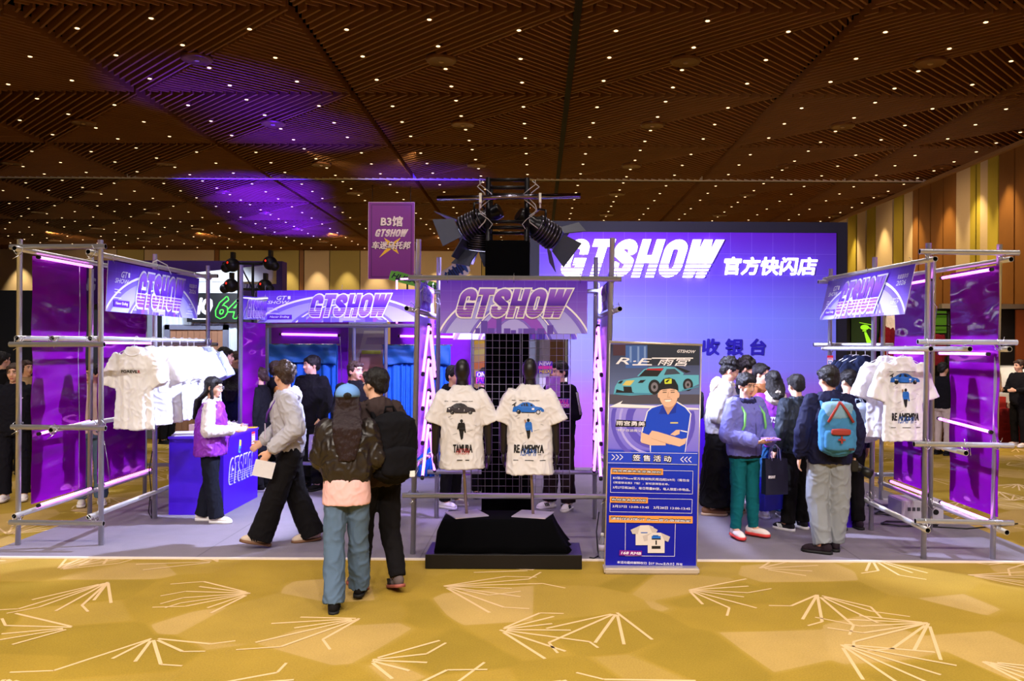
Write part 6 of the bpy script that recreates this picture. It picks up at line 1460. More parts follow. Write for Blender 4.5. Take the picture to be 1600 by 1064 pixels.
    # ---- shoes
    if shoes:
        for s in (1, -1):
            an = Vector(L_[s][1]); fy = L_[s][2]; pit = L_[s][3] if len(L_[s]) > 3 else 0
            bm = nb(); ell(bm, (0, .03, .055), (.040, .058, .052)); ell(bm, (0, -.075, .042), (.046, .105, .040)); ell(bm, (0, -.14, .034), (.040, .052, .028)); capsule(bm, (0, .02, .06), (0, .015, .105), .042, .040)
            me = remesh(bm, .009, 2, 0, .1, .012)
            X = Matrix.Translation(Vector((an.x, an.y, an.z-.085))) @ Matrix.Rotation(fy, 4, 'Z') @ Matrix.Rotation(pit, 4, 'X')
            me.transform(X); so = mesh_obj('shoe', me, [shoes['mat']], body)
            bm = nb(); pr = [(-.036, .075), (-.043, .02), (-.044, -.06), (-.050, -.11), (-.040, -.17), (0, -.197), (.040, -.17), (.050, -.11), (.044, -.06), (.043, .02), (.036, .075), (0, .093)]
            th = shoes.get('th', .026); loft(bm, [[Vector((x, y, z)) for x, y in pr] for z in (0.001, th)]); bmesh.ops.transform(bm, matrix=X, verts=bm.verts); lmk('sole', bm, [shoes.get('sole', SOLEW)], so)
            if shoes.get('stripe'):
                bm = nb()
                for i in range(3): 
                    for sd in (1, -1): box(bm, (sd*.046-.004, -.06-.022*i, .03), (sd*.046+.004, -.05-.022*i, .075), 0, Matrix.Rotation(.5, 3, 'X'))
                bmesh.ops.transform(bm, matrix=X, verts=bm.verts); lmk('stripe', bm, [shoes['stripe']], so)
    R.update(body=body, N=N, Hc=Hc, HM=HM, hp=hp, A=A_, sp=sp, k=k, HR=HR)
    return R
def rounded_box(bm, c, h, rz=0.0, n=2.8, taper=1.0, m=9):
    """soft box, half sizes h"""
    rings = []
    for j in range(m+1):
        t = -1 + 2*j/m; s = (1-abs(t)**4.5)**(1/4.5) if abs(t) < 1 else .35; s = max(s, .35); w = 1 + (taper-1)*(t+1)/2
        rings.append(ring_pts((c[0], c[1], c[2]+h[2]*t), h[0]*s*w, h[1]*s*w, 24, rz, n))
    loft(bm, rings)
def wl(R, p):
    b = R['body']; return b.matrix_basis @ Vector(p)
FT = lambda x, y: (G(x, y).x, G(x, y).y)
DEG = math.radians
# ---------------------------------------------------------------- 1 couple in front
JL = fab('leather_brown_black', (34, 27, 25), rough=.36, spec=.5); DEN = fab('washed_denim', (84, 104, 128)); PINK = fab('pink_shirt', (226, 180, 178))
p = G(541, 945)
g1 = person('person in a dark leather jacket and pale blue cap walking away before the booth', (p.x, p.y, .004), DEG(186), 1.60, (0, -.02), (DEG(6), .05, 0), arms={1: ((.215, -.02, 1.15), (.13, -.20, 1.03), (-.6, -.7, .1)), -1: ((-.225, -.02, 1.15), (-.14, -.20, 1.03), (.6, -.7, .1))}, legs={1: ((.085, .06, .49), (.075, .16, .075), .1), -1: ((-.085, -.08, .49), (-.08, -.19, .10), -.05)},
    top=dict(mat=JL, hem=.93, puff=1.08, hemw=.92, disp=.032, ds=.10, sr=(.080, .074, .056), collar=True), bot=dict(mat=DEN, r=(.096, .080, .086), drop=.02, disp=.022), shoes=dict(mat=fab('black_shoe', (22, 20, 22)), sole=SOLEK), hair=dict(style='long', len=.46, mat=M('hair_dark_red', (36, 20, 26), .4, bump=.6, bscale=60, aniso=(6, 6, .6), var=.2), fringe=False), face=True, fine=.010, under=(.80, 1.0, PINK, .188, .146))
CAPB = fab('cap_sky_blue', (112, 158, 226)); bm = nb(); hp = g1['hp']; ell(bm, hp(0, .02, .055), (.098, .110, .085), g1['HR']); bmesh.ops.delete(bm, geom=[v for v in bm.verts if v.co.z < hp(0, 0, .03).z], context='VERTS')
cp = lmk('cap', bm, [CAPB], g1['body']); so = cp.modifiers.new('s', 'SOLIDIFY'); so.thickness = .006
bm = nb(); ell(bm, hp(.0, -.135, .035), (.075, .075, .012), g1['HR']); lmk('cap_brim', bm, [fab('cap_brim_navy', (40, 56, 90))], cp)
bm = nb(); ell(bm, hp(0, .02, .140), (.01, .01, .006), None, 8); ell(bm, hp(0, .122, .045), (.032, .012, .026), g1['HR'], 12, 1); lmk('cap_button', bm, [CAPB, HAIRB], cp)
BRN = fab('dark_brown_hoodie', (58, 46, 46)); BKP = fab('black_trousers', (16, 14, 17)); 
p = G(590, 921)
g2 = person('person in a dark hooded jacket with a black backpack, walking beside the capped visitor', (p.x, p.y, .004), DEG(214), 1.72, (.02, -.02), (DEG(24), .03, 0), arms={1: ((.25, .04, 1.14), (.24, -.08, .92)), -1: ((-.24, .06, 1.14), (-.22, -.04, .92))}, legs={1: ((.09, -.07, .49), (.10, -.10, .085), .1), -1: ((-.09, .02, .47), (-.10, .16, .12), -.1, .25)},
    top=dict(mat=BRN, hem=.82, hood=True, puff=1.1, hemw=1.08, disp=.026), bot=dict(mat=BKP, r=(.10, .082, .066)), shoes=dict(mat=fab('sneaker_grey_black', (96, 84, 84)), sole=M('sole_red_grey', (150, 80, 70), .6), stripe=BLACK), hair=dict(style='short', flen=.0, grow=1.04), fine=.010)
def backpack(label, R, c, h, mat, name='backpack', ry=0.0):
    t = held(name, label, 'backpack', R['body']); bm = nb(); rounded_box(bm, c, h); me = remesh(bm, .011, 2, .014, .1); mesh_obj('bag', me, [mat], t)
    bm = nb(); rounded_box(bm, (c[0], c[1]+h[1]*.75, c[2]-h[2]*.35), (h[0]*.8, h[1]*.5, h[2]*.45)); mesh_obj('front_pocket', remesh(bm, .011, 2, .008, .1), [mat], t)
    for s in (1, -1):
        bm = nb(); top_ = R['N'] + Vector((s*.09, .0, -.0)); pts = [Vector((s*.10, c[1]-h[1]*.6, c[2]+h[2]*.8)), top_ + Vector((0, .03, .015)), R['N'] + Vector((s*.115, -.12, -.10)), Vector((s*.15, -.11, c[2]-.02)), Vector((s*.17, .05, c[2]-h[2]*.6))]; polytube(bm, pts, .016, 8); lmk('strap', bm, [mat], t)
    bm = nb(); polytube(bm, [Vector((-.04, c[1]-h[1]*.3, c[2]+h[2]*.97)), Vector((-.03, c[1]-h[1]*.3, c[2]+h[2]+.04)), Vector((.03, c[1]-h[1]*.3, c[2]+h[2]+.04)), Vector((.04, c[1]-h[1]*.3, c[2]+h[2]*.97))], .009, 8); lmk('handle', bm, [mat], t)
    return t
b2 = backpack('big black backpack with a small white badge on the person in the dark hoodie', g2, (-.02, .245, 1.13), (.175, .12, .27), fab('backpack_black', (14, 13, 18)))
bm = nb(); box(bm, (-.13, .375, .92), (-.09, .388, .965)); lmk('badge', bm, [WHITE], b2)
# ---------------------------------------------------------------- 3 man in the grey hoodie
GRYH = fab('light_grey_hoodie', (180, 178, 190))
p = G(452, 853)
g3 = person('person in a light grey hoodie striding left with a white booklet', (p.x, p.y), DEG(-68), 1.72, (.0, -.05), (DEG(-62), .05, 0), arms={1: ((.28, .03, 1.13), (.24, -.20, .93), (-.1, -.5, -.85)), -1: ((-.25, -.02, 1.13), (-.16, -.24, .97), (.2, -.7, -.5))}, legs={1: ((.085, -.13, .50), (.06, -.26, .12), -.1, -.22), -1: ((-.09, .06, .49), (-.08, .22, .09), .05, .05)},
    top=dict(mat=GRYH, hem=.885, hood=True, puff=1.1, disp=.028, sr=(.088, .08, .06), name='hoodie', cuff=True), bot=dict(mat=BKP, r=(.112, .104, .118), drop=.03), shoes=dict(mat=fab('sneaker_cream', (206, 186, 170)), sole=M('sole_gum', (120, 84, 60), .6), stripe=BLACK), hair=dict(style='curly', mat=HAIRBR, flen=.02), fine=.009, under=(.84, .93, M('cloth_check_shirt', (46, 40, 52), .9, var=.6, vscale=40), .186, .136), curl=(.9, .7))
bm = nb(); polytube(bm, [g3['N'] + Vector(v) for v in ((-.08, .02, .0), (-.075, -.09, -.06), (-.03, -.165, -.20), (0, -.175, -.28), (.03, -.165, -.20), (.075, -.09, -.06), (.08, .02, .0))], .008, 6); ly_ = lmk('lanyard', bm, [M('lanyard_violet', (90, 40, 150), .6)], g3['body'])
bm = nb(); box(bm, (-.04, -.228, 1.02), (.04, -.222, 1.16), 0); lmk('badge_card', bm, [M('badge_card', (206, 190, 214), .5)], ly_)
w_ = Vector(g3['A'][1][1]); t = held('booklet', 'white booklet held low in the hand of the grey hoodie walker', 'booklet', g3['body']); w_ = Vector(g3['A'][1][1]); bm = nb(); box(bm, (w_.x-.012, w_.y-.14, w_.z-.24), (w_.x-.002, w_.y+.04, w_.z-.09), 0, Matrix.Rotation(-.25, 3, 'X')); lmk('cover', bm, [M('paper_white', (230, 226, 232))], t)
# ---------------------------------------------------------------- 4 staff member at the counter
VEST = fab('violet_vest', (132, 44, 176), rough=.45, spec=.4); CREAM = fab('cream_sweater', (214, 206, 206))
p = G(328, 817)
g4 = person('long haired person with glasses in a violet staff vest beside the counter', (p.x, p.y), DEG(100), 1.55, (0, -.03), (DEG(-14), .16, 0), arms={1: ((.24, -.05, 1.12), (.10, -.30, 1.10), (-.4, -1, .1)), -1: ((-.25, -.02, 1.10), (-.12, -.30, 1.10), (.4, -1, .1))}, legs={1: ((.085, .01, .48), (.085, .10, .085), -.1), -1: ((-.085, -.03, .48), (-.09, -.09, .085), -.25)},
    top=dict(mat=CREAM, hem=.92, puff=.98, name='sweater', sr=(.082, .08, .06), disp=.02), bot=dict(mat=fab('navy_trousers', (20, 22, 34)), r=(.10, .088, .092), drop=.02), shoes=dict(mat=fab('sneaker_white', (222, 214, 206)), sole=SOLEW, th=.034), hair=dict(style='long', len=.42, flen=.01, sweep=.06), fine=.009)
bm = nb(); loft(bm, [ring_pts(Vector((0, .0, z)) + g4['sp'](z), a, b, 28, 0, 2.3) for z, a, b in ((.80, .232, .178), (.84, .236, .182), (1.05, .222, .172), (1.22, .218, .168), (1.34, .195, .145), (1.41, .135, .11), (1.44, .095, .09))])
for s in (1, -1): ell(bm, g4['N'] + Vector((s*.15, 0, -.06)), (.075, .085, .05))
vs = mesh_obj('vest', remesh(bm, .010, 3, .022, .09), [VEST], g4['body'])
bm = nb(); rounded_box(bm, (.13, -.145, .93), (.075, .045, .08)); rounded_box(bm, (.13, -.16, 1.0), (.08, .04, .025)); mesh_obj('vest_pocket', remesh(bm, .009, 2), [VEST], vs)
def glasses(R, rim=None):
    hp = R['hp']; bm = nb()
    for s in (1, -1): polytube(bm, [hp(s*.033 + .024*math.cos(t*PI/6), -.100, .006 + .021*math.sin(t*PI/6)) for t in range(13)], .0022, 5); polytube(bm, [hp(s*.057, -.100, .010), hp(s*.078, -.05, .010), hp(s*.080, .01, .004)], .002, 5)
    polytube(bm, [hp(-.009, -.101, .01), hp(.009, -.101, .01)], .002, 5); lmk('glasses', bm, [rim or CHROME], R['body'])
glasses(g4)
# ---------------------------------------------------------------- 5.. visitors by the fitting rooms
BSW = fab('black_sweatshirt', (18, 17, 22)); NVY = fab('navy_knit', (22, 26, 58)); 
def at(px, z): return ((px-CXP)*z/FPX, z)
g5 = person('stout person in a black sweatshirt standing before the blue curtain with a paper bag', at(487, 11.0), DEG(-28), 1.76, (0, 0), (DEG(-22), .02, 0), arms={1: ((.27, .03, 1.12), (.25, -.12, .93), (0, -.2, -1)), -1: ((-.27, .03, 1.12), (-.27, -.05, .90))}, bulk=1.2, top=dict(mat=BSW, hem=.84, puff=1.1, name='sweatshirt', collar=True), bot=dict(mat=BKP, r=(.105, .09, .085)), shoes=dict(mat=fab('black_shoe', (22, 20, 22)), sole=SOLEK), hair=dict(style='short', flen=.03, grow=1.05), fine=.010)
A = Art((0, 0, 0), (1, 0, 0), (0, 0, 1), .3, .3, lay=.0006); A.poly([(-.16, 1.20), (-.05, 1.20), (-.05, 1.27), (-.16, 1.27)], M('emblem_sand', (190, 170, 140), .6, var=0), 1); A.text('FEAR', -.15, 1.215, -.06, 1.255, INK, 2, .1, .05); decal(g5['top_me'], A.bm, A.mats, g5['top'], 'emblem')
def paper_bag(label, R, c, size, mat, hmat, logo=None, rz=0.0):
    t = held('paper_bag', label, 'bag', R['body']); w, d, h = size; bm = nb(); rot = Matrix.Rotation(rz, 3, 'Z')
    q = lambda x, y, z: Vector(c) + rot @ Vector((x, y, z))
    lo = [bm.verts.new(q(x, y, -h)) for x, y in ((-w/2, -d/2), (w/2, -d/2), (w/2, d/2), (-w/2, d/2))]; mid = [bm.verts.new(q(x, y, -h*.45)) for x, y in ((-w/2, -d/2), (w/2, -d/2), (w/2*.97, d/2), (-w/2*.97, d/2))]; hi = [bm.verts.new(q(x, y, 0)) for x, y in ((-w/2, -d*.35), (w/2, -d*.35), (w/2, d*.35), (-w/2, d*.35))]
    bm.faces.new(list(reversed(lo)))
    for A_, B_ in ((lo, mid), (mid, hi)):
        for i in range(4): j = (i+1) % 4; bm.faces.new((A_[i], A_[j], B_[j], B_[i]))
    o = lmk('bag', bm, [mat], t); sd = o.modifiers.new('s', 'SOLIDIFY'); sd.thickness = .004
    for s in (-1, 1):
        bm = nb(); polytube(bm, [q(-w*.2, s*d*.33, -.02), q(-w*.17, s*d*.2, .10), q(-w*.05, 0, .14), q(w*.05, 0, .14), q(w*.17, s*d*.2, .10), q(w*.2, s*d*.33, -.02)], .005, 6); lmk('handle', bm, [hmat], t)
    if logo:
        A = Art(q(-w/2, -d/2-.002, -h), rot @ Vector((1, 0, 0)), (0, 0, 1), w, h); logo(A); A.done('print', t, world=False)
    return t
def lav_logo(A):
    A.text('GTSHOW', A.w*.2, A.h*.72, A.w*.8, A.h*.82, WPR, 1, .3, .04); A.rect(A.w*.35, A.h*.25, A.w*.75, A.h*.55, LAV2, 1); A.rect(0, A.h*.03, A.w, A.h*.14, INKG, 1)
w_ = Vector(g5['A'][1][1]); paper_bag('lavender paper bag held by the stout person in black', g5, (w_.x+.02, w_.y-.03, w_.z-.20), (.26, .10, .32), M('bag_lavender', (172, 156, 214), .6), WHITE, lav_logo)
g6 = person('person with short dark hair looking over between the curtains, behind the couple', at(556, 10.3), DEG(25), 1.70, (0, 0), (DEG(30), 0, 0), bulk=1.12, top=dict(mat=BSW, collar=True), bot=dict(mat=BKP), shoes=dict(mat=MATS['cloth_black_shoe'], sole=SOLEK), hair=dict(style='short', flen=-.01, mat=HAIRBR))
g7 = person('long haired person in a navy knit top at the counter, seen from behind', at(368, 10.9), DEG(165), 1.58, (0, 0), (DEG(10), .1, 0), arms={1: ((.23, -.02, 1.12), (.16, -.22, 1.05)), -1: ((-.23, -.02, 1.12), (-.16, -.22, 1.05))}, top=dict(mat=NVY, hem=.98, hemw=.9, name='sweater', disp=.012), bot=dict(mat=BKP, r=(.105, .095, .10)), shoes=dict(mat=MATS['cloth_black_shoe'], sole=SOLEK), hair=dict(style='long', len=.34, side=False), under=(.93, 1.02, fab('white_hem', (226, 222, 228)), .176, .126))
g8 = person('person in a long black coat turned left beside the grey hoodie walker', at(408, 10.9), DEG(-95), 1.60, (0, -.02), (DEG(-5), .12, 0), top=dict(mat=BSW, hem=.55, hemw=1.1, collar=True, disp=.02), bot=dict(mat=BKP), shoes=dict(mat=MATS['cloth_black_shoe'], sole=SOLEW), hair=dict(style='bun', flen=.02, mat=HAIRBR))
g9 = person('person mostly hidden behind the head of the grey hoodie walker', at(433, 11.3), DEG(150), 1.68, top=dict(mat=BSW, hood=True), bot=dict(mat=BKP), shoes=dict(mat=MATS['cloth_black_shoe'], sole=SOLEK), hair=dict(style='short', mat=HAIRBR, grow=1.05))
bm = nb(); ell(bm, (-.13, .12, 1.33), (.05, .03, .06)); lmk('scarf_patch', bm, [fab('orange_patch', (190, 130, 70))], g9['body'])
g10 = person('tall person in a black jacket with a beige hood behind the shirt rack', at(352, 11.9), DEG(140), 1.86, hd=(DEG(-40), .1, 0), top=dict(mat=fab('charcoal_jacket', (24, 22, 32)), hoodmat=fab('beige_hood', (196, 172, 160)), puff=1.1), bot=dict(mat=BKP), shoes=dict(mat=MATS['cloth_black_shoe'], sole=SOLEK), hair=dict(style='short'))
g11 = person('person peeking from behind the post next to the beige hooded visitor', at(366, 12.6), DEG(-40), 1.80, top=dict(mat=BSW), bot=dict(mat=BKP), shoes=dict(mat=MATS['cloth_black_shoe'], sole=SOLEK), hair=dict(style='short', mat=HAIRBR))
p = G(22, 783)
g12 = person('person in a black tracksuit and white sneakers at the far left edge', (p.x, p.y), DEG(20), 1.66, (0, 0), (DEG(-10), .02, 0), bulk=1.1, top=dict(mat=fab('black_tracksuit', (20, 20, 30)), hood=True), bot=dict(mat=MATS['cloth_black_tracksuit'], r=(.10, .085, .075)), shoes=dict(mat=fab('sneaker_pure_white', (236, 230, 232)), sole=SOLEW, th=.034), hair=dict(style='short', mat=HAIRBR, flen=.01), fine=.010)
A = Art((0, 0, 0), (1, 0, 0), (0, 0, 1), .3, .3, lay=.0006); A.text('Jeep', .04, 1.28, .12, 1.31, WPR, 1, .1, .03); decal(g12['top_me'], A.bm, A.mats, g12['top'], 'emblem')
p = G(143, 790)
g13 = person('person with glasses in a beige jacket behind the first violet sheet', (p.x, p.y), DEG(30), 1.66, (0, 0), (DEG(-50), .05, 0), top=dict(mat=fab('beige_jacket', (206, 178, 172)), collar=True), bot=dict(mat=DEN, r=(.10, .085, .08)), shoes=dict(mat=MATS['cloth_sneaker_white'], sole=SOLEW), hair=dict(style='short', flen=.02))
glasses(g13, BLACK)
g14 = person('person in dark clothes behind the tracksuit visitor at the left edge', at(4, 12.5), DEG(160), 1.78, top=dict(mat=BSW), bot=dict(mat=BKP), shoes=dict(mat=MATS['cloth_black_shoe'], sole=SOLEK), hair=dict(style='short'), face=False)
g15 = person('person in a sand jacket behind the tracksuit visitor and the post', at(42, 12.2), DEG(60), 1.66, top=dict(mat=fab('sand_jacket', (170, 140, 104)), hood=True), bot=dict(mat=BKP), shoes=dict(mat=MATS['cloth_black_shoe'], sole=SOLEK), hair=dict(style='short', mat=HAIRBR))
# ---- behind the mannequins
TRK = fab('black_track_top', (22, 20, 30)); DBR = fab('dark_brown_trousers', (34, 22, 26))
g16 = person('person in a black striped track top with a NEW sign on the head', at(876, 9.75), DEG(-40), 1.72, (0, -.02), (DEG(-14), .08, 0), arms={1: ((.25, -.02, 1.12), (.10, -.26, 1.17), (-.5, -.6, .5)), -1: ((-.25, -.02, 1.14), (-.10, -.27, 1.22), (.4, -.6, .5))}, legs={1: ((.10, .0, .48), (.11, .02, .085), .3), -1: ((-.11, -.02, .48), (-.14, -.02, .085), -.2)}, top=dict(mat=TRK, collar=True, puff=1.06), bot=dict(mat=DBR, r=(.10, .088, .085)), shoes=dict(mat=MATS['cloth_sneaker_pure_white'], sole=SOLEW, stripe=BLACK), hair=dict(style='short', grow=1.04))
bm = nb()
for s in (1, -1):
    for i in range(3): e, w_ = Vector(g16['A'][s][0]), Vector(g16['A'][s][1]); sh = g16['N'] + Vector((s*.18, 0, -.08)); polytube(bm, [sh + Vector((s*.075, -.02+.018*i, 0)), e + Vector((s*.07, -.02+.018*i, 0))], .004, 5)
lmk('sleeve_stripe', bm, [WHITE], g16['body'])
def sign_card(name, label, c, lines, w, h, ground, z_off=0):
    A = Art(Vector(c) - Vector((w/2, 0, h/2)), (1, 0, 0), (0, 0, 1), w, h); A.rect(0, 0, w, h, ground, 0)
    for (t_, y0, y1, m_, bg) in lines:
        if bg: A.rect(w*.02, h*y0, w*.98, h*y1, bg, 1)
        A.text(t_, w*.08, h*(y0+.03), w*.92, h*(y1-.03), m_, 2, .1, .06)
    return tag(A.done(name, None, back=M('card_back', (180, 170, 190), .6), thick=.006), label, 'sign')
CV = M('card_violet', (90, 40, 190), .5, var=0); CPK = M('card_pink', (240, 70, 170), .5, var=0); CYW = M('card_yellow_ink', (240, 225, 90), .5, var=0)
sign_card('headband_sign', 'small violet and pink sign lettered NEW worn over the forehead', P(852, 574, 9.52), (('NEW', .62, 1, WPR, CV), ('TODAY', .36, .62, CPK, CPK), ('HEIXI', 0, .36, CYW, CV)), .165, .14, CV)
sign_card('blank_card', 'blank pale card held up before the face behind the right mannequin', P(864, 604, 9.42), (), .165, .235, M('card_pale_lilac', (226, 196, 240), .5, var=0))
sign_card('hand_sign', 'pink and violet hand sign below the blank card', P(881, 630, 9.45), (('SALE', .45, .95, CPK, CV), ('GO!', .05, .45, WPR, CPK)), .13, .11, CV)
sign_card('hand_sign', 'violet and pink sign lettered ON behind the left mannequin', P(752, 590, 10.2), (('ON', .5, 1, WPR, CV), ('SALE', 0, .5, CV, CPK)), .13, .15, CPK)
g17 = person('person half hidden behind the left mannequin, turned to the right', at(706, 9.85), DEG(60), 1.66, (0, -.03), (DEG(0), .08, 0), top=dict(mat=TRK, hood=True), bot=dict(mat=BKP), shoes=dict(mat=MATS['cloth_sneaker_pure_white'], sole=SOLEW), hair=dict(style='short'))
g18 = person('person in black standing behind the wire grid with the ON sign', at(758, 10.5), DEG(10), 1.62, (0, 0), (0, .1, 0), top=dict(mat=BSW), bot=dict(mat=BKP), shoes=dict(mat=MATS['cloth_black_shoe'], sole=SOLEK), hair=dict(style='short'))
# ---------------------------------------------------------------- group at the cash desk
p = G(1120, 804)
g19 = person('person in a pale grey hoodie and long black skirt bending over, beside the poster', (p.x, p.y), DEG(78), 1.77, (0, -.10), (DEG(6), .42, 0), (0, -.03, -.015), arms={1: ((.26, -.02, 1.10), (.16, -.24, 1.0)), -1: ((-.26, .02, 1.10), (-.2, -.22, 1.0))}, top=dict(mat=fab('pale_grey_hoodie', (178, 176, 190)), hem=.90, puff=1.15, hoodmat=fab('cream_hood', (222, 208, 190)), name='hoodie', disp=.026), skirt=dict(mat=BKP, z=.10, w=.24), shoes=dict(mat=fab('brown_shoe', (120, 84, 60)), sole=M('sole_tan', (190, 160, 130), .6)), hair=dict(style='curly', flen=.02), fine=.010, legs={1: ((.09, -.04, .48), (.10, -.12, .085), .0), -1: ((-.1, .02, .48), (-.11, .08, .085), .0)})
t = held('backpack_strap_bag', 'turquoise shoulder bag of the person in the pale grey hoodie', 'bag', g19['body']); bm = nb(); polytube(bm, [g19['N'] + Vector(v) for v in ((.12, -.10, -.14), (.12, -.02, .01), (.13, .11, -.06), (.14, .19, -.2))], .016, 8); lmk('strap', bm, [fab('turquoise_strap', (70, 160, 200))], t)
bm = nb(); rounded_box(bm, (0.02, .22, 1.2), (.14, .07, .17)); mesh_obj('bag', remesh(bm, .012, 2, .01, .1), [fab('bag_black', (24, 26, 36))], t)
g20 = person('curly haired person in black behind the pale grey hoodie visitor', at(1160, 10.3), DEG(70), 1.76, (0, -.05), (0, .25, 0), top=dict(mat=BSW, collar=True), bot=dict(mat=BKP), shoes=dict(mat=MATS['cloth_sneaker_pure_white'], sole=SOLEW), hair=dict(style='curly'))
FLE = fab('lavender_blue_fleece', (116, 116, 196)); TEAL = fab('teal_trousers', (14, 96, 106))
p = G(1163, 841)
g21 = person('child in a lavender blue fleece and teal trousers reading a phone', (p.x, p.y), DEG(24), 1.63, (0, -.015), (DEG(4), .22, 0), arms={1: ((.245, -.04, 1.10), (.09, -.30, 1.05), (-.7, -.6, 0)), -1: ((-.25, -.03, 1.09), (-.08, -.30, 1.04), (.75, -.6, 0))}, legs={1: ((.09, -.01, .48), (.115, .0, .10), .45), -1: ((-.09, -.01, .48), (-.115, .0, .10), -.2)}, top=dict(mat=FLE, hem=.865, puff=1.14, hemw=1.04, sr=(.082, .078, .064), disp=.02), bot=dict(mat=TEAL, r=(.092, .075, .056)), shoes=dict(mat=fab('sneaker_white_red', (238, 224, 222)), sole=M('sole_red', (214, 60, 60), .6), th=.03), hair=dict(style='short', flen=.035, grow=1.05), fine=.008, palms={1: (-.2, .3, 1), -1: (.2, .3, 1)}, curl=(.5, .5), under=(.845, .885, BSW, .185, .135))
bm = nb()
for i in range(14):
    t_ = 2*PI*i/14; ell(bm, g21['N'] + Vector((.092*math.cos(t_), .012+.088*math.sin(t_), -.012+.012*math.sin(t_))), (.036, .036, .04), None, 8)
ell(bm, g21['N'] + Vector((0, .11, -.04)), (.11, .06, .08)); mesh_obj('hood', remesh(bm, .010, 3, .012, .06), [fab('hood_navy', (40, 40, 78))], g21['body'])
for s in (1, -1):
    bm = nb(); polytube(bm, [g21['N'] + Vector(v) for v in ((s*.10, .06, -.015), (s*.11, -.06, -.05), (s*.12, -.155, -.14), (s*.135, -.165, -.26), (s*.16, -.12, -.36))], .013, 8); lmk('strap', bm, [fab('lime_strap', (130, 210, 120))], g21['body'])
bm = nb(); polytube(bm, [g21['N'] + Vector((.01, -.135, -.08)), (.012, -.172, 1.15), (.012, -.172, .88)], .004, 6); lmk('zip', bm, [M('zip_dark', (60, 60, 110), .5)], g21['body'])
t = held('phone', 'lavender cased phone held by the child in the fleece', 'phone', g21['body']); bm = nb(); box(bm, (-.05, -.415, 1.065), (.13, -.32, 1.08), 0, Matrix.Rotation(.15, 3, 'X')); lmk('case', bm, [M('phone_case_lavender', (160, 120, 220), .4)], t)
def dark_logo(A): A.text('UPLSOOT', A.w*.1, A.h*.46, A.w*.42, A.h*.54, WPR, 1, 0, .06)
paper_bag('dark navy paper bag hanging from the arm of the child in the fleece', g21, (.205, -.23, .85), (.25, .10, .37), M('bag_navy', (18, 18, 46), .6), M('bag_handle_lilac', (150, 150, 220), .6), dark_logo, -.2)
g22 = person('person with glasses in a brown jacket behind the child in the fleece', at(1187, 10.0), DEG(48), 1.70, (0, -.02), (DEG(10), .15, 0), top=dict(mat=fab('tan_jacket', (150, 96, 60)), collar=True), bot=dict(mat=BKP), shoes=dict(mat=fab('brown_boot', (90, 56, 40)), sole=SOLEK), hair=dict(style='short', flen=-.02))
glasses(g22, M('glasses_violet', (120, 60, 130), .4))
g23 = person('person with a violet GTSHOW vest and cream hood, back turned', at(1209, 9.3), DEG(184), 1.63, (0, -.02), (DEG(0), .1, 0), arms={1: ((.24, -.03, 1.10), (.16, -.22, 1.02)), -1: ((-.24, -.03, 1.10), (-.16, -.22, 1.02))}, top=dict(mat=VEST, hem=.84, puff=1.12, hoodmat=MATS['cloth_cream_hood'], name='vest'), bot=dict(mat=fab('blue_trousers', (40, 84, 130)), r=(.10, .085, .08)), shoes=dict(mat=MATS['cloth_sneaker_pure_white'], sole=SOLEW), hair=dict(style='long', len=.22, side=False), fine=.010)
A = Art((0, 0, 0), (-1, 0, 0), (0, 0, 1), .4, .4, lay=.0006); A.text('GTSHOW', -.13, 1.13, .13, 1.20, WPR, 1, .25, .05); decal(g23['top_me'], A.bm, A.mats, g23['top'], 'print', Vector((0, -1, 0)))
NJ = fab('navy_jacket', (26, 36, 52), rough=.6, spec=.3)
p = G(1245, 829)
g24 = person('person in a dark teal jacket and black sneakers holding a blue paper bag', (p.x, p.y), DEG(205), 1.61, (0, -.02), (DEG(-10), .15, 0), arms={1: ((.25, .02, 1.12), (.27, -.05, .90)), -1: ((-.24, -.02, 1.12), (-.2, -.18, 1.0))}, legs={1: ((.10, -.01, .48), (.13, .0, .085), .25), -1: ((-.09, -.01, .48), (-.10, -.02, .085), -.1)}, top=dict(mat=NJ, collar=True, puff=1.12, disp=.028), bot=dict(mat=BKP, r=(.10, .086, .082)), shoes=dict(mat=fab('sneaker_black_white', (30, 28, 34)), sole=SOLEW, stripe=WHITE, th=.03), hair=dict(style='short', grow=1.03), fine=.010, curl=(.9, .5))
bm = nb(); w_ = Vector(g24['A'][1][1]); e_ = Vector(g24['A'][1][0]); d_ = (w_-e_).normalized(); tube(bm, w_ - d_*.025, w_ + d_*.0, .034, 12); lmk('watch', bm, [BLACK], g24['body'])
BB = paper_bag('royal blue paper bag with ochre handles on the right, near the floor', g24, (.30, -.06, .60), (.36, .12, .36), M('bag_royal_blue', (16, 24, 170), .5), M('bag_handle_ochre', (196, 150, 84), .6), None, .1)
bm = nb(); polytube(bm, [(.22, -.07, .60), (.28, -.06, .80), (.35, -.07, .60)], .012, 6); lmk('ribbon_handle', bm, [MATS['bag_handle_ochre']], BB)
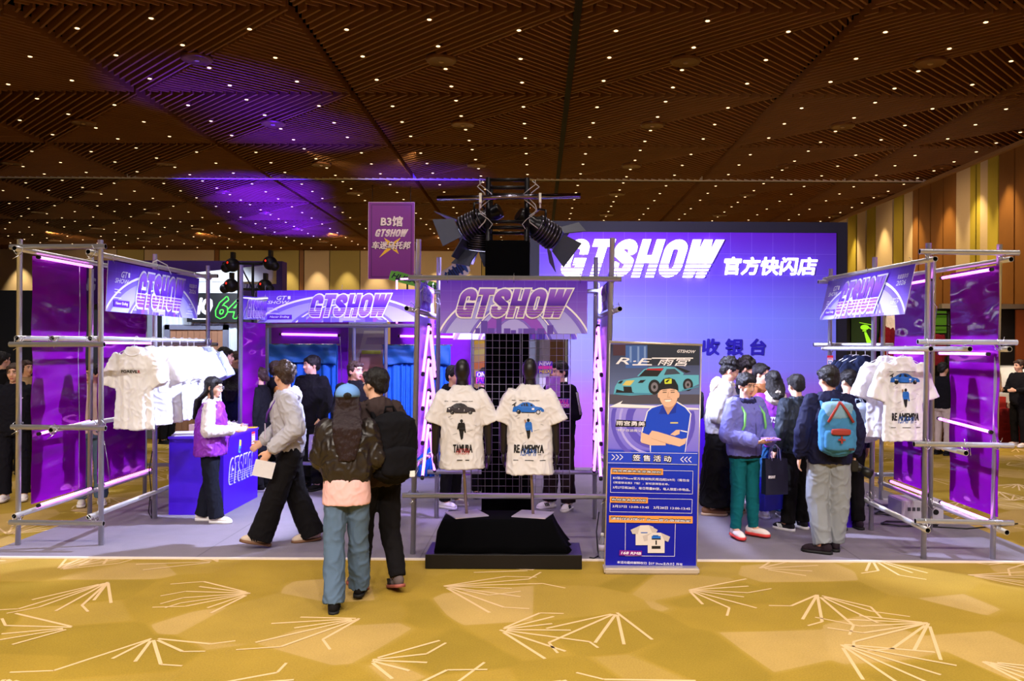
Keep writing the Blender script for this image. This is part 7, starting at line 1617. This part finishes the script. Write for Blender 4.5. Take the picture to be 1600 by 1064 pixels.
# ---- shopper with the blue backpack
NV2 = fab('navy_hooded_jacket', (24, 26, 58), rough=.7); GRP = fab('grey_trousers', (134, 138, 146))
p = G(1294, 864)
g25 = person('person with a blue grey backpack, seen from behind in grey trousers', (p.x, p.y), DEG(176), 1.72, (0, -.02), (DEG(20), .16, .05), arms={1: ((.25, .05, 1.12), (.26, -.02, .88)), -1: ((-.255, .03, 1.12), (-.25, -.05, .90))}, legs={1: ((.10, -.01, .48), (.07, .07, .085), 1.1), -1: ((-.10, -.02, .48), (-.08, -.06, .085), -.2)}, top=dict(mat=NV2, hem=.83, hood=True, puff=1.14, hemw=1.1, disp=.026), bot=dict(mat=GRP, r=(.115, .10, .085), disp=.022), shoes=dict(mat=fab('dark_mauve_shoe', (38, 28, 36)), sole=SOLEK), hair=dict(style='short', grow=1.05), fine=.009, curl=(.5, .8))
BBL = fab('backpack_blue_grey', (64, 124, 172)); BRD = fab('backpack_red_leather', (150, 58, 52), rough=.5)
t = backpack('blue grey backpack with red leather straps and a red cross', g25, (-.01, .235, 1.155), (.165, .095, .235), BBL)
bm = nb(); rounded_box(bm, (-.01, .235, 1.33), (.135, .10, .085)); mesh_obj('top_flap', remesh(bm, .011, 2, .01, .1), [fab('backpack_pale_blue', (122, 158, 186))], t)
for s in (1, -1):
    bm = nb(); polytube(bm, [(-.01, .32, 1.415), (-.01+s*.05, .345, 1.34), (-.01+s*.11, .348, 1.235)], .012, 8); lmk('red_strap', bm, [BRD], t)
bm = nb(); rounded_box(bm, (-.01, .355, 1.15), (.085, .022, .03)); lmk('red_flap', bm, [BRD], t)
bm = nb(); box(bm, (-.04, .374, 1.075), (.02, .384, 1.09)); box(bm, (-.018, .374, 1.05), (-.002, .384, 1.115)); lmk('red_cross', bm, [BRD], t)
bm = nb(); box(bm, (-.13, .345, .985), (-.08, .352, 1.005)); lmk('maker_patch', bm, [M('patch_dark', (60, 34, 34), .5)], t)
t = held('camera', 'black camera with a long lens hanging in the hand of the blue backpack wearer', 'camera', g25['body']); w_ = Vector(g25['A'][-1][1]); c = w_ + Vector((.02, 0, -.10))
bm = nb(); box(bm, (c.x-.04, c.y-.06, c.z-.05), (c.x+.03, c.y+.06, c.z+.05)); bmesh.ops.bevel(bm, geom=bm.edges[:], offset=.008, segments=2, affect='EDGES'); lmk('camera_body', bm, [BLACK], t)
bm = nb(); d_ = Vector((-.85, .2, -.4)).normalized(); tube(bm, c - Vector((.03, 0, 0)), c + d_*.10, .036, 16); tube(bm, c + d_*.09, c + d_*.19, .042, 16, 0, .046); lmk('lens', bm, [BLACK], t)
g26 = person('person in navy with a pale grey round backpack behind the blue backpack wearer', at(1327, 8.75), DEG(190), 1.66, (0, -.03), (DEG(25), .2, 0), top=dict(mat=NV2, puff=1.05), bot=dict(mat=BKP), shoes=dict(mat=fab('dark_mauve_shoe2', (46, 34, 50)), sole=SOLEK), hair=dict(style='short'))
backpack('pale grey rounded backpack next to the hanging white shirts', g26, (-.05, .22, 1.17), (.17, .11, .21), fab('backpack_pale_grey', (176, 188, 206), rough=.6))
# ---- far right
p = G(1592, 698)
person('person in black standing at the far right edge of the hall', (p.x, p.y, .003), DEG(-70), 1.70, hd=(DEG(-10), .1, 0), arms={1: ((.24, -.04, 1.12), (.14, -.26, 1.12)), -1: ((-.24, -.03, 1.12), (-.14, -.26, 1.12))}, top=dict(mat=BSW), bot=dict(mat=BKP), shoes=dict(mat=MATS['cloth_sneaker_pure_white'], sole=SOLEW), hair=dict(style='short', mat=HAIRBR), fine=.014)
p = at(1474, 15.0)
person('person in a black top between the posts on the right, far behind', (p[0], p[1], .003), DEG(120), 1.66, top=dict(mat=BSW), bot=dict(mat=fab('pale_trousers', (186, 170, 160))), shoes=dict(mat=MATS['cloth_black_shoe'], sole=SOLEK), hair=dict(style='short'), face=False, fine=.014)
p = at(262, 16.2)
person('person in dark clothes seen below the white shirts, far behind the rack', (p[0], p[1], .003), DEG(70), 1.72, top=dict(mat=BSW), bot=dict(mat=BKP, r=(.1, .08, .075)), shoes=dict(mat=MATS['cloth_black_shoe'], sole=SOLEK), hair=dict(style='short'), face=False, fine=.014)
# ================================================================= right hall clutter
def garment(label, px, ytop, z, col, rz=.5, lng=.72):
    c = P(px, ytop, z); me = tee_mesh(1.0, .7, -lng, ((.17, 0, -.07), (.24, 0, -.5)), (.075, .065), .02, .016); o = mesh_obj('jacket', me, [fab('garment_%d_%d_%d' % col, col)], None); o.location = c; o.rotation_euler = (0, 0, rz); return tag(o, label, 'jacket', 'jackets on the far stall')
for lb, px, yt, z, col, lng in (('dark red jacket hung up beside the lit helicopter screen', 1390, 509, 18.76, (110, 16, 30), .75), ('dark red jacket hung up second from the helicopter screen', 1404, 511, 18.78, (96, 14, 28), .7), ('dark red jacket between the two violet sheets on the right', 1463, 523, 18.76, (110, 20, 36), .7), ('white and red jacket hung above the dark red jackets', 1398, 492, 18.8, (226, 214, 210), .4), ('sand coloured hoodie hung right of the outer right post', 1546, 573, 16.3, (206, 170, 142), .75)):
    garment(lb, px, yt, z, col, .3, lng)
stand = thing('clothes_stand', 'tall black stand carrying the jackets beside the helicopter screen', 'stand', (P(1395, 600, 18.8).x, 18.8, 0))
a, b = P(1380, 491, 18.8), P(1482, 491, 18.8)
for x in (a.x, b.x): bm = nb(); tube(bm, (x, 18.8, 0), (x, 18.8, a.z), .02, 8); mk('upright', bm, [BLACK], stand)
bm = nb(); tube(bm, a, b, .02, 8); mk('rail', bm, [BLACK], stand)
bm = nb(); tube(bm, P(1380, 509, 18.75), P(1482, 509, 18.75), .015, 8); mk('rail', bm, [BLACK], stand)
st2 = thing('clothes_stand', 'slim stand holding the sand coloured hoodie on the right', 'stand', (P(1546, 600, 16.35).x, 16.4, 0)); c_ = P(1546, 566, 16.4)
bm = nb(); tube(bm, (c_.x, 16.42, 0), (c_.x, 16.42, c_.z), .02, 8); mk('upright', bm, [BLACK], st2); bm = nb(); tube(bm, (c_.x-.22, 16.42, c_.z), (c_.x+.22, 16.42, c_.z), .015, 8); mk('arm', bm, [BLACK], st2)
def rack(name, label, cat, px, z, w, parts):
    c = ((px-CXP)*z/FPX, z); t = thing(name, label, cat, (c[0], z, 0)); return t, c
# white car
t, c = rack('white_car', 'white car parked at the far right of the hall', 'car', 1600, 17.6, 2, None)
x0 = (1537-CXP)*17.6/FPX; CW = M('car_white_paint', (226, 226, 226), .25, coat=.5); GL = M('car_window_glass', (20, 22, 28), .1)
bm = nb(); loft(bm, [[Vector((x, y, z)) for x, z in pr] for y, pr in ((17.0, [(x0+.1, .35), (x0+4.3, .35), (x0+4.35, .85), (x0+3.5, .98), (x0+.0, 1.0), (x0-.05, .6)]), (18.7, [(x0+.1, .35), (x0+4.3, .35), (x0+4.35, .85), (x0+3.5, .98), (x0+.0, 1.0), (x0-.05, .6)]))])
loft(bm, [[Vector((x, y, z)) for x, y, z in q] for q in ([(x0+.05, 17.05, .98), (x0+3.3, 17.05, .96), (x0+3.3, 18.65, .96), (x0+.05, 18.65, .98)], [(x0+.35, 17.2, 1.50), (x0+2.5, 17.2, 1.50), (x0+2.5, 18.5, 1.50), (x0+.35, 18.5, 1.50)], [(x0+.5, 17.3, 1.56), (x0+2.3, 17.3, 1.56), (x0+2.3, 18.4, 1.56), (x0+.5, 18.4, 1.56)])])
mk('body', bm, [CW], t)
bm = nb(); f = [(x0+.35, 17.10, 1.04), (x0+1.35, 17.10, 1.04), (x0+1.35, 17.20, 1.44), (x0+.5, 17.20, 1.44)]; g_ = [(x0+1.45, 17.10, 1.04), (x0+2.9, 17.10, 1.04), (x0+2.4, 17.20, 1.44), (x0+1.45, 17.20, 1.44)]
for q in (f, g_): v = [bm.verts.new(Vector(p_) + Vector((0, -.03, 0))) for p_ in q]; bm.faces.new(v)
mk('side_window', bm, [GL], t)
for i, xx in enumerate((x0+.85, x0+3.45)):
    bm = nb(); tube(bm, (xx, 16.98, .33), (xx, 17.2, .33), .33, 20); mk('wheel', bm, [BLACK], t)
# stall tables
for lb, px, z, w_, h_, col in (('red draped stall table at the far right', 1560, 17.0, .9, .72, (120, 24, 26)), ('dark stall table with goods between the right posts', 1472, 16.8, .7, .9, (60, 34, 28))):
    x = (px-CXP)*z/FPX; t = thing('stall_table', lb, 'table', (x, z, 0)); bm = nb(); loft(bm, [rect_ring(x-w_/2-.06, x+w_/2+.06, z-.3, z+.3, .0, .02, 8), rect_ring(x-w_/2, x+w_/2, z-.26, z+.26, h_, 0, 8)]); mk('table_drape', bm, [fab('drape_%d' % col[0], col)], t)
    q = random.Random(px)
    for i in range(5):
        bm = nb(); cx_ = x - w_/2 + .1 + i*(w_-.2)/4; box(bm, (cx_-.06, z-.18, h_), (cx_+.06, z-.04, h_+q.uniform(.08, .3))); tag(mk('goods_box', bm, [M('goods_%d' % (i % 4), ((190, 170, 150), (70, 60, 110), (200, 60, 60), (220, 214, 200))[i % 4], .6)]), '%s small goods box from the left on the %s' % (('first', 'second', 'third', 'fourth', 'fifth')[i], lb.split(' at the')[0].split(' with')[0]), 'box', 'goods on the far stalls')
bpy.data.scenes.remove(TMP)
